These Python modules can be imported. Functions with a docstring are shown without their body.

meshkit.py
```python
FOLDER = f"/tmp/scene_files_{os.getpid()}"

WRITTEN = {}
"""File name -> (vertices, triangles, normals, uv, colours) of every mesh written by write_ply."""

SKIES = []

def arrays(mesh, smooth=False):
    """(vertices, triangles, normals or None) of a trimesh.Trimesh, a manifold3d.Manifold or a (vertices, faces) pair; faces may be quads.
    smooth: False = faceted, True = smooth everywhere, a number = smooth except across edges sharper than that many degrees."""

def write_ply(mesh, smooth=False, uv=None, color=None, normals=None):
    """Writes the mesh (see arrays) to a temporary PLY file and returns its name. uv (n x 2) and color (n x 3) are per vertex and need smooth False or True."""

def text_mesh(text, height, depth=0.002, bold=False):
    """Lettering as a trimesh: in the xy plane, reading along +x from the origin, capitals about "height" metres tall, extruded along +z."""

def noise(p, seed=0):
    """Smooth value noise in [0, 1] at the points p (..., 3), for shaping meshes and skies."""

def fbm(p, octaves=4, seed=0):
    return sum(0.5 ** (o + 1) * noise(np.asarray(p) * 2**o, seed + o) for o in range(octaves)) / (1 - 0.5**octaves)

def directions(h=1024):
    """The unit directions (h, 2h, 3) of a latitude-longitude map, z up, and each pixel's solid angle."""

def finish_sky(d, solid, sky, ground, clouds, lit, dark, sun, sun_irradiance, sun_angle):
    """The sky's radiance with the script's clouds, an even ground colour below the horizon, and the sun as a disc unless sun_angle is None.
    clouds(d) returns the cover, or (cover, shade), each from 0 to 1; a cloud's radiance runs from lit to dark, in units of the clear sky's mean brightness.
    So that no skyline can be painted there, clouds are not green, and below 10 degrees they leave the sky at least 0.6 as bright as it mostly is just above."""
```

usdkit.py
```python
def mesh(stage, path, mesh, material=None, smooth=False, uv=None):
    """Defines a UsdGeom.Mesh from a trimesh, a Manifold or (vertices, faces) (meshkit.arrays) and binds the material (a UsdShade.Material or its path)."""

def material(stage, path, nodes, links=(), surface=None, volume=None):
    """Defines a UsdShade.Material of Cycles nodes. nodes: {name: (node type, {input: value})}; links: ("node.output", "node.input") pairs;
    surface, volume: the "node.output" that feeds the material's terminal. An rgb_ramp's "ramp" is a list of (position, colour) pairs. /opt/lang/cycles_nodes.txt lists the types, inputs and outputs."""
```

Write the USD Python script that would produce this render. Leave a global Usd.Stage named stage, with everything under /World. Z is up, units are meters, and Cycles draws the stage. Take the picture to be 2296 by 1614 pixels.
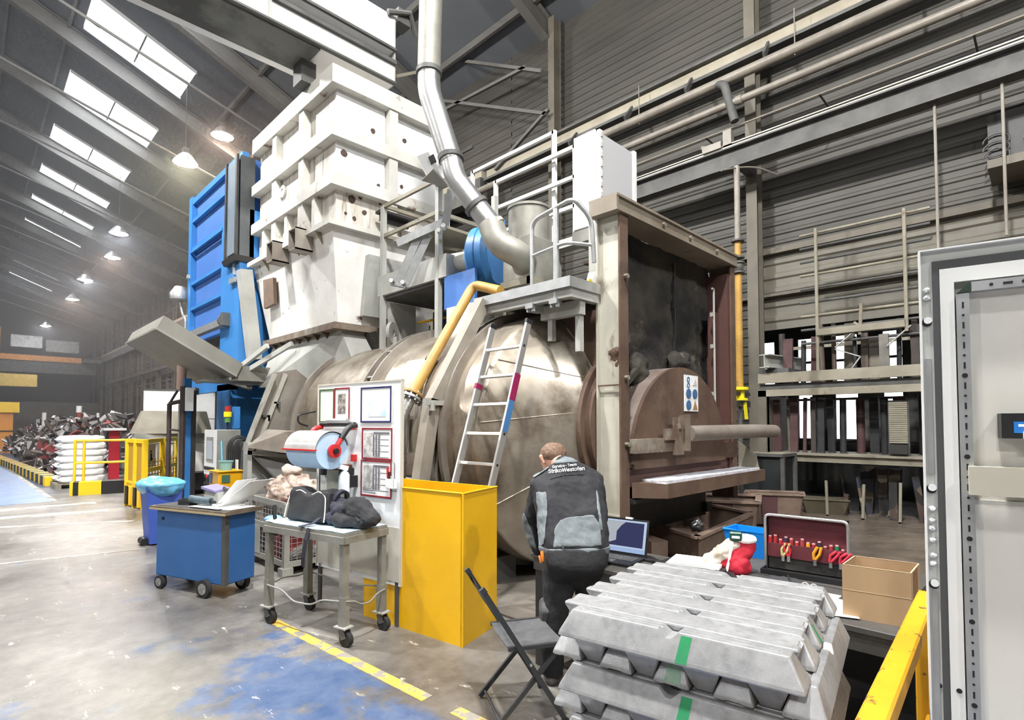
"""Melting furnace in a foundry hall. Metres, z up; x runs to the back wall, y runs down the hall."""
import math, random
import numpy as np, trimesh, usdkit, meshkit
import manifold3d as m3
from pxr import Usd, UsdGeom, UsdLux, UsdShade, Gf, Sdf

stage = Usd.Stage.CreateInMemory()
UsdGeom.SetStageUpAxis(stage, 'Z'); UsdGeom.SetStageMetersPerUnit(stage, 1.0)
stage.SetDefaultPrim(UsdGeom.Xform.Define(stage, '/World').GetPrim())
rng = random.Random(7); npr = np.random.default_rng(7)

# ---------------------------------------------------------------- camera
S2 = math.sqrt(.5); PITCH = math.radians(2.0)
FW = np.array([math.cos(PITCH) * S2, math.cos(PITCH) * S2, math.sin(PITCH)])
RT = np.array([S2, -S2, 0.0]); UP = np.cross(RT, FW)
cam = UsdGeom.Camera.Define(stage, '/World/camera')
cam.AddTransformOp().Set(Gf.Matrix4d(*RT, 0, *UP, 0, *(-FW), 0, 0, 0, 1.65, 1))
cam.CreateHorizontalApertureAttr(36.0); cam.CreateVerticalApertureAttr(36.0 * 1614 / 2296)
cam.CreateFocalLengthAttr(36.0 * 1230 / 2296); cam.CreateVerticalApertureOffsetAttr(36.0 * 100 / 2296)
cam.CreateClippingRangeAttr(Gf.Vec2f(.05, 1000))
EXPOSURE = 0.9
cam.CreateExposureAttr(EXPOSURE)

# ---------------------------------------------------------------- sky outside the hall
LAMP = 900.0            # radiance of the hall's high bay lamps
SKYPANE = 6.0           # radiance of the daylit roof glazing
dome = UsdLux.DomeLight.Define(stage, '/World/sky')
dome.CreateIntensityAttr(1.0); dome.CreateColorAttr(Gf.Vec3f(.75, .85, 1.0))

# ---------------------------------------------------------------- materials
MATS = {}
def M(name, c, c2=None, sc=2.0, lo=.35, hi=.65, rough=.6, metal=0., spec=.5, rust=None, bump=0., bsc=60., st=None, detail=6., coat=0., rvar=0., world=False):
    if name in MATS: return MATS[name]
    n, l = {'p': ('principled_bsdf', dict(roughness=rough, metallic=metal, specular_ior_level=spec, coat_weight=coat))}, []
    n['tc'] = ('geometry', {}) if world else ('texture_coordinate', {})
    src = 'tc.position' if world else 'tc.object'
    if st: n['mp'] = ('mapping', dict(scale=st)); l.append((src, 'mp.vector')); src = 'mp.vector'
    col = None
    if c2 is not None:
        n['n1'] = ('noise_texture', dict(scale=sc, detail=detail, roughness=.6)); l.append((src, 'n1.vector'))
        n['r1'] = ('rgb_ramp', dict(ramp=[(lo, c), (hi, c2)])); l.append(('n1.fac', 'r1.fac')); col = 'r1.color'
    if rust:
        rc, rs, a, b = rust[:4]
        n['n2'] = ('noise_texture', dict(scale=rs, detail=8., roughness=.68)); l.append((src, 'n2.vector'))
        n['r2'] = ('rgb_ramp', dict(ramp=[(a, (0, 0, 0)), (b, (1, 1, 1))])); l.append(('n2.fac', 'r2.fac'))
        n['mx'] = ('mix_color', dict(a=c, b=rc)); l.append(('r2.color', 'mx.fac'))
        if col: l.append((col, 'mx.a'))
        col = 'mx.result'
    if col: l.append((col, 'p.base_color'))
    else: n['p'][1]['base_color'] = c
    if rvar:
        n['n4'] = ('noise_texture', dict(scale=sc * 2.3, detail=5.)); l.append((src, 'n4.vector'))
        n['mr'] = ('map_range', dict(from_min=.3, from_max=.7, to_min=max(rough - rvar, .02), to_max=rough + rvar)); l += [('n4.fac', 'mr.value'), ('mr.result', 'p.roughness')]
    if bump:
        n['n3'] = ('noise_texture', dict(scale=bsc, detail=5.)); l.append((src, 'n3.vector'))
        n['b'] = ('bump', dict(strength=min(1., bump), distance=.01)); l += [('n3.fac', 'b.height'), ('b.normal', 'p.normal')]
    MATS[name] = usdkit.material(stage, '/World/Looks/' + name, n, l, surface='p.BSDF')
    return MATS[name]

def emit(name, c, s):
    if name not in MATS:
        MATS[name] = usdkit.material(stage, '/World/Looks/' + name, {'e': ('emission', dict(color=c, strength=s))}, [], surface='e.emission')
    return MATS[name]

WHITE_RUST = M('white_paint_rusty', (.62, .61, .575), (.50, .485, .44), sc=1.3, rough=.5, rust=((.13, .08, .055), 2.6, .60, .68), bump=.15, bsc=9)
WHITE_STREAK = M('white_paint_streaked', (.66, .64, .60), (.47, .43, .37), sc=3., rough=.55, rust=((.20, .13, .085), 3.5, .56, .68), st=(2.2, 2.2, .35))
WHITE = M('white_paint', (.72, .72, .71), (.64, .64, .63), sc=2., rough=.4)
GREYWHITE = M('pale_grey_paint', (.42, .42, .39), (.31, .31, .285), sc=1.6, rough=.5)
SILVERPAINT = M('silver_paint', (.50, .49, .44), (.36, .34, .29), sc=1.4, rough=.45, metal=.25, rust=((.10, .06, .035), 2.2, .60, .72))
GREY = M('grey_steel_paint', (.28, .28, .255), (.20, .197, .178), sc=2.0, rough=.55, bump=.08)
GREYD = M('dark_grey_steel', (.10, .10, .095), (.06, .058, .055), sc=2.5, rough=.6)
BLACKSTEEL = M('black_steel', (.02, .02, .021), (.035, .032, .03), sc=3., rough=.5)
BEIGE = M('beige_steel_paint', (.30, .275, .21), (.20, .18, .135), sc=1.5, rough=.6, rust=((.12, .07, .04), 2.5, .58, .7))
GALV = M('galvanised_sheet', (.62, .62, .61), (.48, .48, .48), sc=2., rough=.36, metal=.9)
GALVDULL = M('galvanised_tube', (.50, .51, .51), (.40, .41, .41), sc=9., rough=.42, metal=.7)
DULLDUCT = M('dull_zinc_duct', (.33, .32, .28), (.25, .24, .21), sc=5., rough=.5, metal=.4)
ALU = M('aluminium_profile', (.80, .80, .79), (.72, .72, .71), sc=8., rough=.3, metal=.85)
DRUM = M('furnace_drum_steel', (.47, .425, .355), (.28, .235, .18), sc=1.1, rough=.34, metal=.6, rust=((.14, .095, .062), 1.8, .50, .72), bump=.12, bsc=5, rvar=.1)
DRUMRIB = M('furnace_ring_steel', (.34, .31, .27), (.22, .19, .16), sc=2., rough=.5, metal=.4)
RUST = M('rusty_plate', (.085, .047, .032), (.14, .09, .06), sc=2.2, rough=.75, rust=((.055, .032, .025), 1.6, .55, .7), bump=.2, bsc=20)
RUSTRED = M('red_brown_primer', (.095, .036, .028), (.07, .03, .024), sc=2.5, rough=.7)
RUSTGREY = M('rusty_grey_steel', (.25, .215, .17), (.13, .085, .06), sc=2.4, rough=.65, rust=((.42, .40, .34), 1.7, .58, .72))
SOOT = M('sooty_refractory', (.012, .011, .010), (.065, .056, .042), sc=1.6, lo=.4, hi=.72, rough=.95, bump=.9, bsc=26, rust=((.20, .17, .13), 3.5, .64, .76))
BLUE = M('blue_machine_paint', (.04, .20, .50), (.034, .17, .44), sc=1.2, rough=.42)
BLUEPANEL = M('blue_cladding_panel', (.045, .135, .40), (.052, .155, .44), sc=1.5, rough=.5)
BLUEDEEP = M('deep_blue_paint', (.018, .125, .33), (.03, .16, .40), sc=2.5, rough=.3)
CARTBLUE = M('cart_blue_paint', (.025, .115, .32), (.035, .13, .35), sc=3., rough=.42)
BINBLUE = M('bin_blue_plastic', (.045, .10, .42), rough=.5)
BUCKETBLUE = M('bucket_blue_plastic', (.0, .185, .62), rough=.4)
YELLOW = M('yellow_paint', (.84, .47, .006), (.78, .42, .006), sc=1.6, rough=.38, bump=.05, bsc=30)
YELLOWW = M('worn_yellow_paint', (.62, .31, .006), (.54, .25, .006), sc=3., rough=.55, rust=((.12, .06, .02), 16., .60, .64))
YELLOWPIPE = M('ochre_pipe_paint', (.50, .29, .055), (.36, .20, .05), sc=3., rough=.45, rust=((.18, .12, .06), 5., .62, .72))
ORANGE = M('crane_orange_paint', (.74, .30, .045), (.62, .25, .05), sc=.6, rough=.5)
BLACK = M('black_plastic', (.012, .012, .013), rough=.45)
RUBBER = M('black_rubber', (.02, .02, .02), rough=.8)
RED = M('red_plastic', (.55, .02, .02), rough=.4)
REDSTEEL = M('red_brown_post_paint', (.24, .055, .045), (.19, .05, .04), sc=2., rough=.6)
PAPER = M('white_paper', (.86, .86, .85), rough=.7)
WHITEPL = M('white_plastic', (.85, .86, .86), rough=.4)
CARDB = M('cardboard', (.42, .28, .155), (.36, .235, .125), sc=6., rough=.8, st=(1, 1, .3))
CONC_PAT = dict(c=(.36, .35, .335), c2=(.22, .21, .20))
SIDING = M('steel_siding', (.072, .067, .057), (.047, .044, .039), sc=.8, rough=.55, metal=.15, st=(1, .3, 1.5))
SIDINGPALE = M('pale_steel_siding', (.145, .133, .105), (.10, .092, .072), sc=.9, rough=.5, st=(1, .3, 1.5))
ROOF = M('roof_sheet', (.105, .112, .125), (.08, .085, .092), sc=.3, rough=.7)
GIRDER = M('roof_girder_paint', (.13, .125, .115), (.09, .085, .08), sc=.8, rough=.6)
COLUMN = M('column_paint', (.145, .128, .098), (.095, .084, .066), sc=1.2, rough=.6, rust=((.09, .07, .05), 2., .58, .72))

# ---------------------------------------------------------------- mesh helpers
def tm(v, f): return trimesh.Trimesh(np.asarray(v, float), np.asarray(f), process=False)
def join(*ms):
    out = []
    for m in ms: out += list(m) if isinstance(m, (list, tuple)) else [m]
    return trimesh.util.concatenate(out)
def m3t(m):
    k = m.to_mesh(); return tm(k.vert_properties[:, :3], k.tri_verts)
def bx(x0, x1, y0, y1, z0, z1, c=0.0):
    """box between two corners, its edges chamfered by c"""
    lo, hi = np.minimum([x0, y0, z0], [x1, y1, z1]), np.maximum([x0, y0, z0], [x1, y1, z1])
    if c <= 0:
        m = trimesh.creation.box(hi - lo); m.apply_translation((lo + hi) / 2); return m
    c = min(c, (hi - lo).min() * .49); pts = []
    for i in (0, 1):
        for j in (0, 1):
            for k in (0, 1):
                p = np.where([i, j, k], hi, lo); s = np.where([i, j, k], -c, c)
                pts += [p + s * np.array(a) for a in ((0, 1, 1), (1, 0, 1), (1, 1, 0))]
    return m3t(m3.Manifold.hull_points(np.array(pts)))
def frame(p, q, up=(0, 0, 1)):
    p, q = np.array(p, float), np.array(q, float); d = q - p; L = np.linalg.norm(d); d /= L
    u = np.array(up, float); 
    if abs(d @ u) > .98: u = np.array([1., 0, 0])
    s = np.cross(u, d); s /= np.linalg.norm(s); t = np.cross(d, s)
    return p, d, s, t, L
def bar(p, q, w, h, up=(0, 0, 1), c=0.0):
    """rectangular bar from p to q; w across, h along 'up'"""
    o, d, s, t, L = frame(p, q, up)
    m = bx(0, L, -w / 2, w / 2, -h / 2, h / 2, c)
    T = np.eye(4); T[:3, 0], T[:3, 1], T[:3, 2], T[:3, 3] = d, s, t, o
    m.apply_transform(T); return m
def ibeam(p, q, w, h, tf=.015, tw=.012, up=(0, 0, 1)):
    """H section: flanges w wide, set h apart along 'up'"""
    o, d, s, t, L = frame(p, q, up); ms = []
    for a in (bx(0, L, -w / 2, w / 2, h / 2 - tf, h / 2), bx(0, L, -w / 2, w / 2, -h / 2, -h / 2 + tf), bx(0, L, -tw / 2, tw / 2, -h / 2 + tf, h / 2 - tf)):
        T = np.eye(4); T[:3, 0], T[:3, 1], T[:3, 2], T[:3, 3] = d, s, t, o
        a.apply_transform(T); ms.append(a)
    return join(ms)
def rail(points, r, n=10, closed=False, caps=True):
    """round tube swept along a polyline"""
    P = np.array(points, float); k = len(P)
    T = np.zeros_like(P); seg = P[1:] - P[:-1]; seg /= np.linalg.norm(seg, axis=1)[:, None]
    T[0], T[-1] = seg[0], seg[-1]
    if k > 2: T[1:-1] = seg[1:] + seg[:-1]
    T /= np.linalg.norm(T, axis=1)[:, None]
    u = np.array([0, 0, 1.]) if abs(T[0][2]) < .9 else np.array([1., 0, 0])
    A = np.cross(T[0], u); A /= np.linalg.norm(A); R = np.broadcast_to(r, (k,)); V = []; a = np.arange(n) * 2 * np.pi / n
    for i in range(k):
        A = A - T[i] * (A @ T[i]); A /= np.linalg.norm(A); B = np.cross(T[i], A)
        sc = 1.0 if i in (0, k - 1) else 1 / max(.5, float(T[i] @ seg[i]))
        V.append(P[i] + R[i] * (np.cos(a)[:, None] * A + np.sin(a)[:, None] * B))
    V = np.vstack(V); F = []
    for i in range(k - 1):
        for j in range(n):
            j2 = (j + 1) % n; F += [[i*n+j, i*n+j2, (i+1)*n+j2], [i*n+j, (i+1)*n+j2, (i+1)*n+j]]
    if caps:
        c0, c1 = len(V), len(V) + 1; V = np.vstack([V, P[0], P[-1]])
        for j in range(n):
            j2 = (j + 1) % n; F += [[c0, j2, j], [c1, (k-1)*n+j, (k-1)*n+j2]]
    return tm(V, F)
def fillet(points, r, n=5):
    """polyline with its inner corners rounded by r"""
    P = [np.array(p, float) for p in points]; out = [P[0]]
    for a, b, c in zip(P, P[1:], P[2:]):
        u, v = a - b, c - b; lu, lv = np.linalg.norm(u), np.linalg.norm(v); k = min(r, lu * .45, lv * .45); s, e = b + u / lu * k, b + v / lv * k
        for t in np.linspace(0, 1, n): out.append((1-t)**2 * s + 2*t*(1-t) * b + t*t * e)
    return out + [P[-1]]
def cyl(p, q, r, n=24, r2=None):
    return rail([p, q], [r, r if r2 is None else r2], n)
def disc(c, axis, r, t, n=32):
    a = np.array(axis, float); a /= np.linalg.norm(a); c = np.array(c, float)
    return cyl(c - a * t / 2, c + a * t / 2, r, n)
def ring(c, axis, r0, r1, t, n=48):
    """flat annulus, thickness t"""
    a = np.array(axis, float); a /= np.linalg.norm(a); u = np.cross(a, [0, 0, 1.]) if abs(a[2]) < .9 else np.array([1., 0, 0]); u /= np.linalg.norm(u); w = np.cross(a, u)
    th = np.arange(n) * 2 * np.pi / n; d = np.cos(th)[:, None] * u + np.sin(th)[:, None] * w; c = np.array(c, float)
    V = np.vstack([c + d*r0 - a*t/2, c + d*r1 - a*t/2, c + d*r1 + a*t/2, c + d*r0 + a*t/2]); F = []
    for k in range(4):
        for j in range(n):
            j2, k2 = (j+1) % n, (k+1) % 4; F += [[k*n+j, k*n+j2, k2*n+j2], [k*n+j, k2*n+j2, k2*n+j]]
    return tm(V, F)
def lathe(prof, c=(0, 0, 0), n=32):
    """profile of (radius, z) turned about a vertical axis through c"""
    m = trimesh.creation.revolve(np.array(prof, float), sections=n); m.apply_translation(c); return m
def plate(pts, off):
    """flat polygon pts (3-D) thickened by the vector off"""
    P = np.array(pts, float); off = np.array(off, float); o = P[0]; 
    nn = np.zeros(3)
    for i in range(len(P)): nn += np.cross(P[i] - o, P[(i+1) % len(P)] - o)
    nn /= np.linalg.norm(nn); u = P[1] - P[0]; u /= np.linalg.norm(u); w = np.cross(nn, u)
    from shapely.geometry import Polygon
    q = np.c_[(P - o) @ u, (P - o) @ w]
    v2, f2 = trimesh.creation.triangulate_polygon(Polygon(q), engine='earcut')
    top = o + v2[:, :1] * u + v2[:, 1:2] * w; k = len(top)
    if off @ nn > 0: nn = nn
    V = [*top, *(top + off)]; F = [list(t[::-1]) for t in f2] + [[a + k for a in t] for t in f2]
    V = np.array(V); b = len(V); V = np.vstack([V, P, P + off]); m = len(P)
    for i in range(m):
        j = (i + 1) % m; F += [[b+i, b+j, b+m+j], [b+i, b+m+j, b+m+i]]
    out = tm(V, F)
    if out.volume < 0: out.invert()
    return out
def hexa(b, t):
    """solid between a bottom quad b and a top quad t"""
    V = np.array(list(b) + list(t), float); F = [[0,2,1],[0,3,2],[4,5,6],[4,6,7]]
    for i in range(4):
        j = (i+1) % 4; F += [[i, j, 4+j], [i, 4+j, 4+i]]
    m = tm(V, F)
    if m.volume < 0: m.invert()
    return m
def rotz(m, a, c=(0, 0, 0)):
    m.apply_transform(trimesh.transformations.rotation_matrix(a, [0, 0, 1], c)); return m
def place(m, p, rz=0.):
    m = m.copy(); T = trimesh.transformations.rotation_matrix(rz, [0, 0, 1]); T[:3, 3] = p; m.apply_transform(T); return m
def ball(c, r, s=(1, 1, 1), sub=2):
    m = trimesh.creation.icosphere(sub, r); m.apply_scale(s); m.apply_translation(c); return m
def blob(m, amp, sc, seed=0, oct=4):
    """push vertices along their normals by noise"""
    v = np.array(m.vertices); n = np.array(m.vertex_normals); k = meshkit.fbm(v * sc + 31.7, oct, seed) - .5
    return tm(v + n * (amp * 2 * k)[:, None], m.faces)
def hulls(chains, edge=.02, smooth=8):
    """one skin over chains of (point, radius): each bone the hull of two spheres"""
    acc = None
    for ch in chains:
        for (p, r), (q, s) in zip(ch, ch[1:]):
            a = m3.Manifold.sphere(r, 20).translate(tuple(map(float, p))); b = m3.Manifold.sphere(s, 20).translate(tuple(map(float, q)))
            h = m3.Manifold.batch_hull([a, b]); acc = h if acc is None else acc + h
    return acc
def soften(man, edge=.02, it=8):
    m = m3t(man.refine_to_length(edge)); m.merge_vertices()
    trimesh.smoothing.filter_taubin(m, iterations=it); return m

# ---------------------------------------------------------------- scene helpers
NAMES = {}
def numbered(path):
    k = NAMES.get(path, 0); NAMES[path] = k + 1
    return path if k == 0 else f'{path}_{k:03d}'
class Thing: pass
def tag(prim, label=None, cat=None, group=None, kind=None):
    for k, v in (('label', label), ('category', cat), ('group', group), ('kind', kind)):
        if v: prim.SetCustomDataByKey(k, v)
def thing(name, label, cat, loc=(0, 0, 0), rz=0.0, group=None, kind=None):
    t = Thing(); t.name = name; t.path = numbered('/World/' + name); x = UsdGeom.Xform.Define(stage, t.path)
    T = trimesh.transformations.rotation_matrix(rz, [0, 0, 1]); T[:3, 3] = loc
    t.op = x.AddTransformOp(); t.op.Set(Gf.Matrix4d(*T.T.ravel())); t.inv = np.linalg.inv(T); t.prim = x.GetPrim()
    tag(t.prim, label, cat, group, kind); t.meta = (label, cat, group); return t
def clusters(ms):
    """pieces that touch stay together, others become parts of their own"""
    bs = [m.bounds + np.array([[-.006], [.006]]) for m in ms]; left = list(range(len(ms))); out = []
    while left:
        cur = [left.pop(0)]; grew = True
        while grew:
            grew = False
            for i in left[:]:
                if any((bs[i][0] <= bs[j][1]).all() and (bs[j][0] <= bs[i][1]).all() for j in cur): cur.append(i); left.remove(i); grew = True
        out.append([ms[i] for i in cur])
    return out
def nth(k): return f"{k}{'th' if 10 <= k % 100 <= 20 else {1: 'st', 2: 'nd', 3: 'rd'}.get(k % 10, 'th')}"
def part(t, name, mesh, mat, smooth=None, label=None, local=False, kind=None):
    if isinstance(mesh, (list, tuple)):
        groups = clusters(list(mesh)) if kind != 'stuff' else [list(mesh)]
        if len(groups) > 1:
            for gm in groups: p = part(t, name, join(*gm), mat, smooth, label, local, kind)
            return p
        mesh = join(*mesh)
    mesh = mesh.copy()
    if not local: mesh.apply_transform(t.inv)
    p = Thing(); p.path = numbered(t.path + '/' + name); p.inv = t.inv
    p.prim = usdkit.mesh(stage, p.path, mesh, mat, smooth=smooth if smooth is not None else False).GetPrim()
    tag(p.prim, label, None, None, kind); return p
def solo(name, label, cat, mesh, mat, smooth=None, group=None, kind=None):
    if isinstance(mesh, (list, tuple)): mesh = join(*mesh)
    p = Thing(); p.path = numbered('/World/' + name); p.inv = np.eye(4)
    p.prim = usdkit.mesh(stage, p.path, mesh, mat, smooth=smooth if smooth is not None else False).GetPrim()
    tag(p.prim, label, cat, group, kind); return p
def struct(name, mesh, mat, label, smooth=None): return solo(name, label, None, mesh, mat, smooth, kind='structure')
def dup(t, T, label=None, group=None):
    """a copy of a thing with its parts, placed by the 4x4 T"""
    c = Thing(); c.path = numbered('/World/' + t.name); x = UsdGeom.Xform.Define(stage, c.path); c.prim = x.GetPrim()
    c.prim.GetReferences().AddInternalReference(t.path); c.prim.SetInstanceable(True)
    c.op = UsdGeom.Xformable(c.prim).GetOrderedXformOps()[0]; c.op.Set(Gf.Matrix4d(*np.asarray(T, float).T.ravel()))
    tag(c.prim, label or t.meta[0], t.meta[1], group or t.meta[2]); return c
def TR(p, rz=0.):
    T = trimesh.transformations.rotation_matrix(rz, [0, 0, 1]); T[:3, 3] = p; return T

# ================================================================ the hall
# floor: worn concrete with a blue painted walkway to the left of x = 1.9
def floor_material():
    n = dict(
        g=('geometry', {}), xyz=('separate_xyz', {}),
        n1=('noise_texture', dict(scale=.55, detail=8., roughness=.62)), r1=('rgb_ramp', dict(ramp=[(.34, (.10, .09, .08)), (.5, (.185, .172, .155)), (.66, (.30, .285, .26))])),
        n2=('noise_texture', dict(scale=5.5, detail=8., roughness=.7)), r2=('rgb_ramp', dict(ramp=[(.3, (.62, .62, .62)), (.6, (1, 1, 1)), (.74, (1.25, 1.2, 1.1))])),
        mul=('mix_color', dict(blend_type='multiply', fac=1.0, use_clamp=False)),
        # blue paint: inside the lane, broken up by wear
        xa=('map_range', dict(from_min=1.97, from_max=1.90, to_min=0., to_max=1., clamp=True)), xb=('map_range', dict(from_min=-1.6, from_max=.2, to_min=-.14, to_max=0., clamp=True)),
        yw=('map_range', dict(from_min=3.0, from_max=6.0, to_min=0., to_max=.16, clamp=True)), yf=('map_range', dict(from_min=14., from_max=18., to_min=0., to_max=.22, clamp=True)),
        n3=('noise_texture', dict(scale=.9, detail=9., roughness=.66)), s1=('math', dict(math_type='add')), s2=('math', dict(math_type='subtract')), s3=('math', dict(math_type='add')),
        r3=('rgb_ramp', dict(ramp=[(.455, (0, 0, 0)), (.52, (.85, .85, .85))])), mk=('math', dict(math_type='multiply')),
        bl=('rgb_ramp', dict(ramp=[(.35, (.032, .075, .18)), (.65, (.08, .125, .225))])), mx=('mix_color', {}),
        # pale scuffs and scratches
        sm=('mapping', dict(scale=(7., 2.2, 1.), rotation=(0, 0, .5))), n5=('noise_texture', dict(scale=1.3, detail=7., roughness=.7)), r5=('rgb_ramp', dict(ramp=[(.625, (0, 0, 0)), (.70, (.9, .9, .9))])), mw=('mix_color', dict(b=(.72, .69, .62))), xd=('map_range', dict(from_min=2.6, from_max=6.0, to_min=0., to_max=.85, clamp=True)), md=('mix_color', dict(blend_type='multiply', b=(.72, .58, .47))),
        rr=('map_range', dict(from_min=.35, from_max=.65, to_min=.28, to_max=.5)), bp=('bump', dict(strength=.25, distance=.01)),
        p=('principled_bsdf', dict(specular_ior_level=.55)))
    l = [('g.position', 'xyz.vector'), ('g.position', 'n1.vector'), ('g.position', 'n2.vector'), ('g.position', 'n3.vector'), ('g.position', 'sm.vector'), ('sm.vector', 'n5.vector'),
         ('n1.fac', 'r1.fac'), ('n2.fac', 'r2.fac'), ('r1.color', 'mul.a'), ('r2.color', 'mul.b'),
         ('xyz.x', 'xa.value'), ('xyz.x', 'xb.value'), ('xyz.y', 'yw.value'), ('xyz.y', 'yf.value'),
         ('n3.fac', 's1.value1'), ('xb.result', 's1.value2'), ('s1.value', 's2.value1'), ('yw.result', 's2.value2'), ('s2.value', 's3.value1'), ('yf.result', 's3.value2'), ('s3.value', 'r3.fac'),
         ('r3.color', 'mk.value1'), ('xa.result', 'mk.value2'), ('n2.fac', 'bl.fac'), ('mk.value', 'mx.fac'), ('mul.result', 'mx.a'), ('bl.color', 'mx.b'),
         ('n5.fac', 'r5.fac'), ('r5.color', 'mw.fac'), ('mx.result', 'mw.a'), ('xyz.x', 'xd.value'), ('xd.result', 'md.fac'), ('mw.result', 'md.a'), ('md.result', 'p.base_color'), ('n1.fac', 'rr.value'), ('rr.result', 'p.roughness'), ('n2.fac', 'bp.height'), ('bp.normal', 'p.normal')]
    return usdkit.material(stage, '/World/Looks/floor_concrete', n, l, surface='p.BSDF')
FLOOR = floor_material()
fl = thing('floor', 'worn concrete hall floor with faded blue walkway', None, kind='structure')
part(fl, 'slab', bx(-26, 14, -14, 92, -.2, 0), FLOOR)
LINE = M('yellow_floor_paint', (.74, .46, .05), (.62, .40, .08), sc=8., rough=.55, rust=((.24, .22, .19), 7., .50, .56), world=True)
LINEPALE = M('pale_floor_paint', (.80, .74, .55), (.70, .66, .55), sc=3., rough=.5, rust=((.25, .235, .21), 2.6, .43, .53), world=True)
def strip(p, q, w, z=.003):
    p, q = np.array(p[:2], float), np.array(q[:2], float); d = (q - p) / np.linalg.norm(q - p); s = np.array([-d[1], d[0]]) * w / 2
    return hexa([(*(p + s), 0), (*(p - s), 0), (*(q - s), 0), (*(q + s), 0)], [(*(p + s), z), (*(p - s), z), (*(q - s), z), (*(q + s), z)])
part(fl, 'yellow_line', strip((1.876, 4.707, 0), (2.013, 2.733, 0), .085), LINE, label='worn yellow floor line in front of the table')
part(fl, 'yellow_line', strip((2.046, 2.511, 0), (2.12, 1.6, 0), .085), LINE)
part(fl, 'pale_line', strip((.05, 12.2, 0), (2.1, 11.2, 0), .12), LINEPALE)
part(fl, 'pale_line', strip((-.5, 13.3, 0), (2.0, 12.9, 0), .35), LINEPALE)
part(fl, 'pale_line', strip((-.6, 14.4, 0), (2.0, 14.3, 0), .4), LINEPALE)
part(fl, 'pale_line', strip((.2, 8.9, 0), (1.75, 8.6, 0), .07), LINEPALE)
part(fl, 'pale_line', strip((1.42, 15.2, 0), (1.0, 40, 0), .10), LINEPALE, label='pale edge line of the far blue walkway')
part(fl, 'pale_line', strip((-.1, 15.2, 0), (-.3, 40, 0), .10), LINEPALE)
BLUEFLOOR = M('blue_floor_paint', (.16, .24, .42), (.24, .32, .48), sc=2., rough=.4, rust=((.33, .32, .31), 2.5, .56, .66), world=True)
part(fl, 'blue_walkway', hexa([(.0, 15.2, 0), (1.37, 15.2, 0), (.95, 60, 0), (-.3, 60, 0)], [(.0, 15.2, .002), (1.37, 15.2, .002), (.95, 60, .002), (-.3, 60, .002)]), BLUEFLOOR)

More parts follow.
